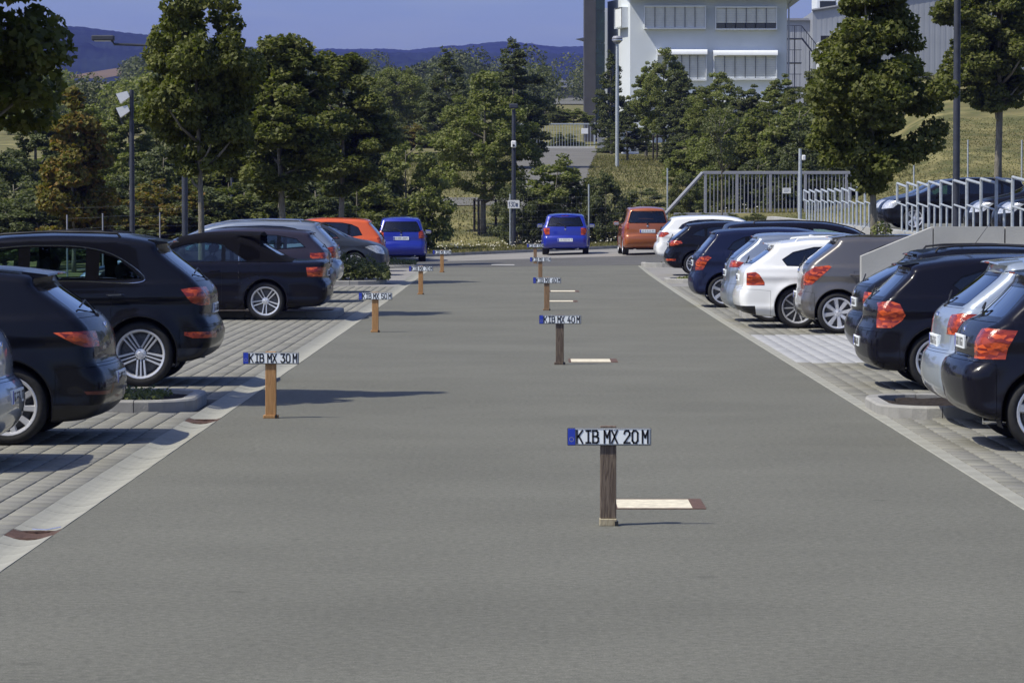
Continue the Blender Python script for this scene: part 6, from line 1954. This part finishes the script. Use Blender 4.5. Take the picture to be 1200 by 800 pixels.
def profile(kind, L, H, tail, gz=.19):
    """tail: [(u,z)...] from bumper bottom up to the roof"""
    a = L - 4.2
    fr = {'hatch': [(1.15, H - .01), (1.7, H), (2.2 + a * .4, H - .03), (2.62 + a * .6, H - .13), (3.02 + a * .8, H - .36), (3.26 + a * .9, 1.0), (3.42 + a, .955), (3.80 + a, .88), (4.05 + a, .77), (4.15 + a, .66), (4.19 + a, .52), (4.2 + a, .38), (4.15 + a, .25), (4.0 + a, gz), (3.4 + a, gz - .01)],
          'suv': [(1.2, H - .01), (1.8, H), (2.3 + a * .4, H - .03), (2.75 + a * .5, H - .14), (3.1 + a * .7, H - .36), (3.32 + a * .8, 1.16), (3.45 + a, 1.10), (3.85 + a, 1.03), (4.06 + a, .92), (4.16 + a, .80), (4.19 + a, .60), (4.2 + a, .42), (4.14 + a, .30), (4.0 + a, gz), (3.4 + a, gz - .01)],
          'mpv': [(1.2, H - .005), (1.7, H), (2.25 + a * .5, H - .04), (2.7 + a * .6, H - .18), (3.1 + a * .8, H - .45), (3.36 + a * .9, 1.08), (3.55 + a, .99), (3.85 + a, .89), (4.05 + a, .77), (4.15 + a, .66), (4.19 + a, .52), (4.2 + a, .38), (4.15 + a, .25), (4.0 + a, gz), (3.4 + a, gz - .01)]}[kind]
    P = tail + fr + [(2.6, gz - .01), (1.6, gz - .01), (.9, gz)]
    return P

def mk(kind='hatch', L=4.2, W=1.76, H=1.45, ro=.80, wb=2.6, wr=.315, tail=None, belt=(.99, .93), dlo=None, win=None, **k):
    d = dict(L=L, W=W, H=H, ro=ro, wb=wb, wr=wr, belt=belt)
    if tail is None:
        tail = [(.30, .20), (.10, .25), (.02, .36), (0, .50), (.03, .61), (.085, .66), (.10, .80), (.165, .98), (.46, H - .15), (.43, H - .085), (.72, H - .03)]
    tail = list(tail)
    for i in range(1, len(tail) - 1):
        if tail[i][1] > 1.2 and tail[i][0] < tail[i - 1][0]: tail[i] = (tail[i - 1][0] + .025, tail[i][1])
    if 'spoiler' not in k and not k.get('softtop') and kind == 'hatch':
        k['spoiler'] = (tail[-2][0] + .03, tail[-2][1] + .0, W / 2 * .60, .08)
    d['profile'] = profile(kind, L, H, tail, k.pop('gz', .19))
    d['tailpts'] = [p for p in tail if p[1] <= tail[-3][1] + 1e-6]
    tp = []; 
    for p in d['tailpts']:
        if not tp or p[1] > tp[-1][1]: tp.append(p)
    d['tailpts'] = tp
    a = L - 4.2
    rp = [tail[-1]] + profile(kind, L, H, [], .19)[:5]
    d['roofpts'] = ([p[0] for p in rp], [p[1] for p in rp])
    if dlo is None:
        dlo = [(.66, belt[0] + .075), (.98, belt[0] + .03), (1.6, belt[0] + .012), (3.00 + a * .9, belt[1] + .045), (2.88 + a * .85, H - .36), (2.62 + a * .7, H - .215), (2.25 + a * .5, H - .13), (1.7, H - .10), (1.25, H - .115), (.98, H - .16), (.78, H - .25)]
    d['dlo'] = dlo
    d['win'] = win or [(.3, 1.02), (1.07, 1.90 + a * .4), (1.99 + a * .4, 3.3 + a)]
    d['rwin'] = k.pop('rwin', (belt[0] + .02, W / 2 * .74, H - .13, W / 2 * .60))
    d['fwin'] = (belt[1] + .10, W / 2 * .74, H - .08, W / 2 * .60)
    d['bumper'] = k.pop('bumper', (.62, ro - wr - .07))
    d['doors'] = k.pop('doors', (ro + .22, 1.94 + a * .4, 2.98 + a * .9))
    d['seat_u'] = 2.05 + a * .45
    d['platecrown'] = .044
    d['headlights'] = k.pop('headlights', [([(L - .50, .80 if kind != 'suv' else .93), (L - .2, .84 if kind != 'suv' else .97), (L + .1, .70), (L + .1, .58), (L - .28, .62)], W / 2 * .42, M_light_w, 'headlight')])
    d['lights'] = k.pop('lights', [([(-.1, .74), (.34, .74), (.40, .93), (.16, .99), (-.1, .99)], W / 2 * .60, M_light, 'tail_light')])
    d.update(k)
    return d

Pblack = paint('black', (.006, .006, .011), .1, .25)
Pnavy = paint('blue_black', (.006, .0065, .010), .2, .25)
Pnavy2 = paint('navy', (.010, .014, .042), .2, .25)
Pgrey = paint('grey_purple', (.030, .027, .042), .5, .32)
Psilver = paint('silver', (.30, .34, .39), .6, .3)
Pdgrey = paint('dark_blue_grey', (.035, .042, .058), .4, .3)
Porange = paint('orange', (.62, .10, .012), .0, .3)
Pblue = paint('royal_blue', (.015, .030, .34), .1, .3)
Pcopper = paint('copper_orange', (.36, .10, .025), .2, .32)
Pwhite = paint('white', (.80, .81, .80), .0, .3)
Pbrown = paint('grey_brown', (.145, .135, .125), .55, .3)
Plsilver = paint('pale_silver', (.42, .48, .54), .5, .28)
M_rimdark = mat('alloy_rim_grey', (.32, .33, .35), .35, .8, noise=(60, .06))

PI = math.pi
CARS = []
GRL = 'cars parked in the left row'; GRR = 'cars parked in the right row'; GRB = 'cars parked at the rear kerb'; GRU = 'cars on the upper car park'
# ---- left row (nose pointing left, rear towards the lane)
CARS.append(mk(L=4.1, H=1.46, W=1.74, pos=(-3.95, 24.6), ang=PI, paint=Psilver, group=GRL, label='silver car at the left picture edge, only its rear corner in view',
               rim=(5, 'wide'), plate_z=.53, lights=[([(-.1, .80), (.26, .80), (.30, 1.0), (-.1, 1.02)], .58, M_light_w, 'tail_light')]))
CARS.append(mk(L=4.26, H=1.455, W=1.80, ro=.80, wb=2.63, wr=.325, pos=(-3.51, 27.45), ang=PI, paint=Pnavy, group=GRL, chrome=True, rim=(10, 'swirl'),
               label='dark blue-black hatchback nearest on the left with a sloping rear window',
               tail=[(.34, .19), (.12, .23), (.03, .33), (0, .46), (.03, .60), (.09, .68), (.10, .80), (.14, .94), (.24, 1.06), (.60, 1.325), (.56, 1.385), (.86, 1.43)],
               belt=(1.05, .96), dlo=[(.90, 1.285), (1.02, 1.20), (1.35, 1.10), (3.04, 1.0), (2.92, 1.10), (2.65, 1.24), (2.25, 1.325), (1.7, 1.355), (1.2, 1.335)], win=[(.5, 1.30), (1.36, 2.0), (2.08, 3.4)],
               lights=[([(-.1, .80), (.17, .81), (.25, .84), (.42, .93), (.18, .94), (-.1, .93)], .52, M_light, 'tail_light'), ([(.02, .83), (.13, .835), (.15, .90), (.02, .90)], .60, M_light_w, 'reversing_lamp'), ([(-.1, .41), (.15, .42), (.17, .445), (-.1, .445)], .56, mat('dark_reflector', (.10, .012, .006), .3, coat=.4, noise=(20, .2)), 'rear_reflector')],
               rwin=(1.06, .66, 1.32, .54), plate_z=.53, spoiler=(.60, 1.40, .56, .10), trim=(.33, .5)))
CARS.append(mk('suv', L=4.39, H=1.65, W=1.83, ro=.77, wb=2.62, wr=.355, pos=(-3.47, 36.0), ang=PI, paint=Pnavy, group=GRL, chrome=True, rim=(5, 'triple'), clear=True,
               label='black off-roader with chrome window line and five-spoke alloy wheel on the left',
               tail=[(.40, .26), (.14, .31), (.03, .42), (0, .56), (.03, .68), (.08, .76), (.075, .88), (.085, 1.02), (.19, 1.15), (.60, 1.49), (.55, 1.555), (.92, 1.625)], ez=.275, gz=.25, belt=(1.13, 1.08), spine=.72,
               dlo=[(.72, 1.165), (1.6, 1.15), (3.12, 1.12), (2.98, 1.26), (2.7, 1.42), (2.3, 1.51), (1.8, 1.535), (1.35, 1.51), (1.02, 1.41)], win=[(.5, 1.24), (1.36, 2.0), (2.1, 3.4)],
               lights=[([(-.1, .88), (.14, .885), (.22, .92), (.33, 1.06), (.20, 1.08), (-.1, 1.08)], .46, M_light, 'tail_light'), ([(-.1, .53), (.20, .53), (.29, .56), (.29, .595), (-.1, .60)], .48, M_light, 'rear_reflector')],
               rwin=(1.16, .62, 1.49, .53), plate_z=.84, rails=(1.05, 3.0), rail_mat=M_black, spoiler=(.60, 1.57, .55, .10), trim=(.42, .55), flare=.03, fin=1.25))
CARS.append(mk(L=4.36, H=1.47, W=1.75, ro=1.06, wb=2.66, wr=.325, pos=(-3.45, 56.0 - .05), ang=PI, paint=Pblack, group=GRL, rim=(5, 'double'), clear=True,
               label='black convertible with closed fabric roof and bright five double-spoke wheel',
               tail=[(.42, .22), (.14, .25), (.03, .36), (0, .50), (.02, .62), (.08, .70), (.07, .86), (.05, .985), (.14, 1.005), (.60, 1.005), (.72, 1.03), (1.02, 1.20), (1.34, 1.385), (1.52, 1.43)], belt=(.97, .94),
               dlo=[(1.36, 1.0), (2.2, .985), (3.10, .985), (2.95, 1.06), (2.68, 1.22), (2.42, 1.30), (2.1, 1.335), (1.85, 1.31), (1.62, 1.18)], win=[(1.2, 1.76), (1.80, 3.3)],
               softtop=[(.60, .995), (3.05, .995), (2.90, 1.10), (2.62, 1.33), (2.50, 1.6), (.6, 1.6)], rwin=(1.10, .50, 1.30, .42), wiper=False,
               lights=[([(-.1, .74), (.34, .745), (.36, .90), (.18, .905), (-.1, .905)], .48, M_light, 'tail_light')], doors=(1.80, 3.12), plate_z=.80, seat_u=2.25, mirror=(2.85, 1.05)))
CARS.append(mk(L=4.5, H=1.47, W=1.80, ro=.98, wb=2.65, wr=.32, pos=(-3.95, 65.2), ang=PI, paint=Pgrey, group=GRL, rim=(5, 'wide'),
               dlo=[(.50, 1.10), (1.0, 1.06), (1.6, 1.045), (3.2, 1.01), (3.05, 1.12), (2.85, 1.24), (2.4, 1.335), (1.7, 1.37), (1.1, 1.35), (.70, 1.28)], clear=True, label='dark purple-grey estate car right behind the black convertible',
               tail=[(.34, .20), (.10, .25), (.02, .36), (0, .50), (.03, .62), (.085, .68), (.09, .82), (.13, 1.00), (.42, 1.32), (.40, 1.38), (.74, 1.43)], belt=(1.02, .97), doors=(1.2, 2.1, 3.3),
               lights=[([(-.1, .80), (.20, .80), (.42, .90), (.42, .99), (-.1, 1.0)], .45, M_light, 'tail_light')]))
CARS.append(mk(L=4.7, H=1.55, W=1.80, ro=1.02, wb=2.75, wr=.32, pos=(-4.15, 71.5), ang=PI, paint=Psilver, group=GRL, rails=(.9, 3.0), rail_mat=M_chrome, rim=(7, 'single'), z=.06,
               label='silver-blue estate car with bright roof rail, behind the purple-grey one',
               tail=[(.34, .20), (.10, .25), (.02, .36), (0, .50), (.03, .62), (.085, .68), (.09, .82), (.13, 1.00), (.50, 1.41), (.46, 1.47), (.84, 1.53)], belt=(1.02, .97), doors=(1.2, 2.2, 3.4)))
CARS.append(mk(L=4.2, H=1.46, W=1.76, ro=.80, wb=2.57, pos=(-3.84 - 4.2, 86.8), ang=0, paint=Pdgrey, group=GRL, rim=(5, 'single'),
               label='dark grey-blue car reversed in at left, its headlight towards the lane behind the leafy shrub',
               headlights=[([(3.66, .76), (3.78, .80), (3.98, .80), (4.3, .66), (4.3, .55), (3.98, .60)], .46, M_light_w, 'headlight')]))
CARS.append(mk(L=4.05, H=1.50, W=1.72, ro=.74, wb=2.46, pos=(-4.05, 92.0), ang=PI, paint=Porange, group=GRL, rim=(6, 'single'), doors=(1.80, 2.9),
               belt=(.95, .89), label='bright orange hatchback half hidden behind the dark grey-blue car', lights=[([(-.1, .70), (.16, .70), (.26, .96), (-.1, 1.0)], .52, M_light, 'tail_light')]))
# ---- rear kerb (nose away)
CARS.append(mk('mpv', L=3.95, H=1.50, W=1.70, ro=.70, wb=2.45, wr=.30, pos=(-4.25, 107.2), ang=PI / 2 + .05, paint=Pblue, group=GRB, rim=(5, 'wide'),
               clear=True, label='blue hatchback standing left of the lane end, seen from behind, beside the orange car',
               tail=[(.30, .22), (.08, .27), (.01, .38), (0, .52), (.03, .63), (.07, .70), (.08, .85), (.11, 1.02), (.30, 1.38), (.27, 1.43), (.60, 1.47)],
               lights=[([(-.1, .80), (.12, .80), (.22, .98), (.20, 1.06), (-.1, 1.06)], .58, M_light, 'tail_light')], rwin=(1.01, .66, 1.36, .54), plate_z=.80))
CARS.append(mk(L=3.85, H=1.42, W=1.65, ro=.68, wb=2.44, wr=.30, pos=(1.25, 111.6), ang=PI / 2 - .02, paint=Pblue, group=GRB, rim=(6, 'single'), clear=True,
               label='blue hatchback parked square behind the farthest sign post, middle of the lane end',
               tail=[(.30, .22), (.08, .27), (.01, .38), (0, .50), (.01, .62), (.06, .66), (.07, .80), (.10, .96), (.34, 1.31), (.32, 1.355), (.60, 1.40)],
               lights=[([(-.1, .70), (.10, .70), (.16, .93), (-.1, .94)], .54, M_light, 'tail_light')], rwin=(.98, .63, 1.30, .53), plate_z=.52, bumper=(.63, .3), antenna=(.8, .3, 1.0)))
CARS.append(mk('mpv', L=3.8, H=1.60, W=1.66, ro=.62, wb=2.48, wr=.30, pos=(3.95, 107.6), ang=PI / 2 + .03, paint=Pcopper, group=GRB, rim=(6, 'single'),
               clear=True, label='copper orange tall hatchback parked at the rear kerb on the right',
               tail=[(.26, .24), (.08, .29), (.01, .40), (0, .52), (.01, .62), (.05, .68), (.06, .85), (.08, 1.02), (.20, 1.46), (.18, 1.51), (.5, 1.57)], belt=(1.04, .98),
               lights=[([(-.1, .86), (.08, .86), (.13, 1.10), (.09, 1.22), (-.1, 1.22)], .62, M_light, 'tail_light')], rwin=(1.06, .64, 1.47, .55), plate_z=.80, bumper=(.60, .28)))
# ---- right row (nose pointing right)
CARS.append(mk(L=4.18, H=1.475, W=1.77, ro=.66, wb=2.60, wr=.315, pos=(3.50, 26.75), ang=0, paint=Pblack, group=GRR, rim=(5, 'wide'),
               label='black hatchback at the right picture edge with large orange tail light, nearest on the right',
               tail=[(.42, .24), (.18, .27), (.05, .35), (.01, .48), (0, .60), (.03, .69), (.115, .735), (.12, .86), (.19, .99), (.30, 1.05), (.60, 1.345), (.56, 1.405), (.86, 1.45)], belt=(1.03, .97),
               dlo=[(1.04, 1.085), (1.6, 1.05), (3.0, 1.02), (2.88, 1.12), (2.62, 1.27), (2.25, 1.345), (1.7, 1.37), (1.32, 1.345), (1.12, 1.24)], win=[(.5, 1.34), (1.42, 2.0), (2.08, 3.4)],
               lights=[([(.08, .745), (.33, .745), (.35, .84), (.43, .975), (.20, .99), (.10, .96)], .60, M_light, 'tail_light'), ([(.22, .79), (.29, .79), (.33, .95), (.25, .96)], .64, M_light_o, 'indicator')],
               rwin=(1.05, .66, 1.34, .54), plate_z=.86, bumper=(.70, .26), spoiler=(.62, 1.42, .54, .10)))
CARS.append(mk(L=4.2, H=1.50, W=1.76, ro=.80, wb=2.58, wr=.315, pos=(3.64, 29.35), ang=0, paint=Plsilver, group=GRR, rim=(5, 'wide'), antenna=(1.1, .38, 2.3),
               label='pale silver hatchback behind the nearest black one on the right',
               tail=[(.36, .20), (.12, .25), (.02, .36), (0, .50), (.02, .62), (.08, .70), (.10, .84), (.13, .98), (.22, 1.08), (.60, 1.385), (.57, 1.44), (.86, 1.485)], belt=(1.04, .98),
               dlo=[(1.0, 1.10), (1.6, 1.07), (3.0, 1.03), (2.88, 1.14), (2.62, 1.29), (2.25, 1.37), (1.7, 1.395), (1.25, 1.37), (1.08, 1.25)], win=[(.5, 1.3), (1.36, 2.0), (2.08, 3.4)],
               lights=[([(.05, .83), (.26, .84), (.38, .96), (.40, 1.01), (.20, 1.025), (.05, .98)], .56, M_light, 'tail_light'), ([(.08, .86), (.20, .875), (.22, .95), (.08, .95)], .62, M_light_w, 'indicator')],
               rwin=(1.08, .66, 1.38, .55), plate_z=.76, bumper=(.64, .4), spoiler=(.64, 1.46, .56, .10)))
CARS.append(mk(L=4.24, H=1.42, W=1.75, ro=.75, wb=2.66, wr=.315, pos=(3.63, 35.35), ang=0, paint=Pblack, group=GRR, rim=(5, 'double'),
               label='black hatchback with triangular orange tail light right behind the bare soil island',
               tail=[(.40, .20), (.14, .23), (.03, .32), (0, .46), (.02, .60), (.05, .66), (.09, .74), (.10, .88), (.16, .96), (.46, 1.25), (.42, 1.31), (.78, 1.375)], belt=(.99, .94),
               dlo=[(.90, 1.12), (1.0, 1.04), (1.3, 1.02), (3.05, .975), (2.92, 1.08), (2.65, 1.21), (2.25, 1.295), (1.7, 1.32), (1.25, 1.29), (1.0, 1.21)], win=[(.5, 1.24), (1.30, 2.0), (2.08, 3.4)],
               lights=[([(.10, .665), (.25, .665), (.36, .74), (.40, .80), (.34, .92), (.24, .955), (.12, .93)], .60, M_light, 'tail_light'), ([(.2, .80), (.33, .79), (.31, .86), (.18, .86)], .62, M_light_o, 'indicator')],
               rwin=(.97, .64, 1.25, .53), plate_z=.50, bumper=(.60, .34), spoiler=(.46, 1.325, .52, .07)))
CARS.append(mk(L=4.7, H=1.46, W=1.80, ro=1.05, wb=2.80, wr=.32, pos=(3.92, 39.4), ang=0, paint=Pnavy, group=GRR, rim=(5, 'single'), rails=(1.0, 3.2), antenna=(1.5, .4, 2.2),
               label='dark blue estate car hidden behind the black hatchback, only roof and tail showing',
               tail=[(.34, .20), (.10, .25), (.02, .36), (0, .50), (.03, .62), (.085, .68), (.09, .82), (.13, .97), (.72, 1.32), (.68, 1.375), (1.05, 1.43)], belt=(.99, .94), plate_z=.80, lights=[([(-.1, .80), (.12, .80), (.18, .93), (-.1, .95)], .66, M_light, 'tail_light')], doors=(1.2, 2.2, 3.4)))
CARS.append(mk(L=4.0, H=1.49, W=1.74, ro=.56, wb=2.56, wr=.315, pos=(4.18, 50.3), ang=0, paint=Pbrown, group=GRR, rim=(8, 'wide'), antenna=(.95, .4, 2.25),
               label='grey-brown hatchback before the concrete wing wall, slanted orange tail light',
               tail=[(.34, .20), (.10, .24), (.02, .34), (0, .48), (.02, .60), (.05, .68), (.06, .82), (.07, .95), (.13, 1.06), (.56, 1.40), (.53, 1.45), (.86, 1.485)], belt=(1.03, .96),
               dlo=[(.98, 1.13), (1.5, 1.06), (2.92, .99), (2.8, 1.12), (2.55, 1.27), (2.15, 1.35), (1.65, 1.385), (1.28, 1.36), (1.04, 1.26)], win=[(.5, 1.25), (1.32, 1.95), (2.03, 3.2)],
               lights=[([(.03, .735), (.16, .75), (.46, 1.02), (.42, 1.045), (.20, 1.02), (.03, .90)], .58, M_light, 'tail_light'), ([(.05, .80), (.14, .81), (.17, .88), (.05, .88)], .64, M_light_w, 'indicator')],
               rwin=(1.05, .62, 1.40, .54), plate_z=.58, bumper=(.62, .20), spoiler=(.58, 1.465, .54, .10)))
CARS.append(mk(L=4.52, H=1.42, W=1.82, ro=.93, wb=2.76, wr=.33, pos=(3.36, 52.4), ang=0, paint=Pwhite, group=GRR, rim=(10, 'multi'), alldark=True, rails=(.95, 3.1), rail_mat=Pwhite, fin=1.25,
               label='white estate car with tinted windows and multi-spoke wheel in the right row',
               tail=[(.36, .20), (.10, .26), (.03, .34), (.0, .46), (.02, .60), (.06, .67), (.07, .82), (.10, .93), (.20, 1.01), (.56, 1.27), (.50, 1.325), (.9, 1.385)], belt=(.97, .93),
               dlo=[(.68, 1.10), (.76, .995), (1.1, .985), (3.2, .975), (3.05, 1.08), (2.8, 1.20), (2.4, 1.285), (1.8, 1.315), (1.2, 1.30), (.86, 1.22)], win=[(.5, 1.42), (1.47, 2.2), (2.26, 3.6)],
               lights=[([(.12, .69), (.40, .69), (.40, .74), (.32, .86), (.26, .90), (.12, .885)], .60, M_light, 'tail_light')],
               rwin=(1.02, .66, 1.27, .55), plate_z=.80, bumper=(.60, .5), spoiler=(.56, 1.345, .55, .10), trim=(.36, .30)))
CARS.append(mk(L=4.0, H=1.48, W=1.70, ro=.72, wb=2.47, wr=.31, pos=(3.32, 55.1), ang=0, paint=Psilver, group=GRR, rim=(5, 'single'),
               label='silver hatchback mostly hidden behind the white estate car',
               tail=[(.34, .20), (.10, .24), (.02, .34), (0, .48), (.02, .60), (.05, .68), (.06, .82), (.09, .95), (.14, 1.06), (.52, 1.38), (.50, 1.43), (.86, 1.47)], belt=(1.02, .96),
               lights=[([(.0, .92), (.20, .92), (.30, 1.0), (.0, 1.06)], .50, M_light, 'tail_light')], rwin=(1.05, .62, 1.37, .54)))
CARS.append(mk(L=4.05, H=1.50, W=1.72, ro=.60, wb=2.50, wr=.31, pos=(3.12, 62.35), ang=0, paint=Pnavy2, group=GRR, rim=(6, 'wide'),
               label='navy blue hatchback with bright orange tail light left of the white estate car',
               tail=[(.34, .22), (.10, .26), (.02, .36), (0, .48), (.02, .60), (.06, .68), (.07, .82), (.09, .96), (.16, 1.05), (.42, 1.36), (.38, 1.42), (.7, 1.465)], belt=(1.03, .98),
               lights=[([(.05, .71), (.20, .72), (.28, .88), (.36, .95), (.30, .985), (.14, .96), (.05, .85)], .60, M_light, 'tail_light'), ([(.06, .80), (.15, .80), (.15, .87), (.06, .87)], .64, M_light_w, 'indicator')], rwin=(1.05, .62, 1.36, .54), plate_z=.84))
CARS.append(mk('suv', L=4.6, H=1.60, W=1.84, ro=.95, wb=2.75, wr=.35, pos=(3.55, 65.6), ang=0, paint=Pblack, group=GRR, rim=(5, 'single'), rails=(1.0, 3.2),
               label='tall black car behind the navy hatchback, only its long roof showing',
               tail=[(.40, .26), (.14, .31), (.03, .42), (0, .56), (.03, .68), (.08, .76), (.075, .88), (.085, 1.02), (.17, 1.13), (.42, 1.46), (.38, 1.52), (.75, 1.58)], belt=(1.10, 1.05), gz=.25, spine=.72))
CARS.append(mk(L=4.1, H=1.42, W=1.74, ro=.76, wb=2.52, wr=.315, pos=(3.66, 86.6), ang=0, paint=Pblack, group=GRR, rim=(5, 'double'),
               label='black hatchback between the white small car and the navy one in the right row',
               tail=[(.40, .20), (.14, .23), (.03, .32), (0, .46), (.02, .60), (.07, .68), (.10, .76), (.11, .88), (.18, .97), (.56, 1.28), (.52, 1.335), (.88, 1.385)], belt=(1.0, .94),
               lights=[([(-.1, .80), (.2, .80), (.42, .86), (.38, .93), (-.1, .95)], .50, M_light, 'tail_light'), ([(-.1, .40), (.24, .40), (.24, .45), (-.1, .45)], .50, M_light, 'rear_reflector')], rwin=(.98, .64, 1.28, .53)))
CARS.append(mk(L=4.2, H=1.45, W=1.76, ro=.80, wb=2.6, wr=.315, pos=(3.80, 97.4), ang=0, paint=Pwhite, group=GRR, rim=(5, 'wide'),
               label='white hatchback farthest in the right row, next to the copper orange car',
               lights=[([(-.1, .82), (.22, .82), (.40, .92), (.34, .97), (-.1, .97)], .46, M_light, 'tail_light')]))
# ---- upper car park (nose pointing left)
for i, (xn, y, p_, lab) in enumerate([(10.0, 92, Pnavy, 'dark blue car on the upper car park behind the left end of the near railing'),
                                      (10.1, 74.5, Pnavy, 'dark car on the upper car park with bright headlight, middle one behind the railing'),
                                      (10.1, 70.0, Pnavy, 'dark car on the upper car park at the right picture edge behind the railing'),
                                      (10.4, 97.5, Pdgrey, 'dark grey car roof farthest back on the upper car park')]):
    CARS.append(mk(L=4.4, H=1.46, W=1.78, ro=.85, wb=2.68, pos=(xn + 4.4, y), ang=PI, paint=p_, group=GRU, label=lab, z=ZP + (y - 60) * .003, rim=(5, 'wide')))
for sp in CARS:
    if sp['pos'][1] > 60: sp['step'] = .06
    car(sp)
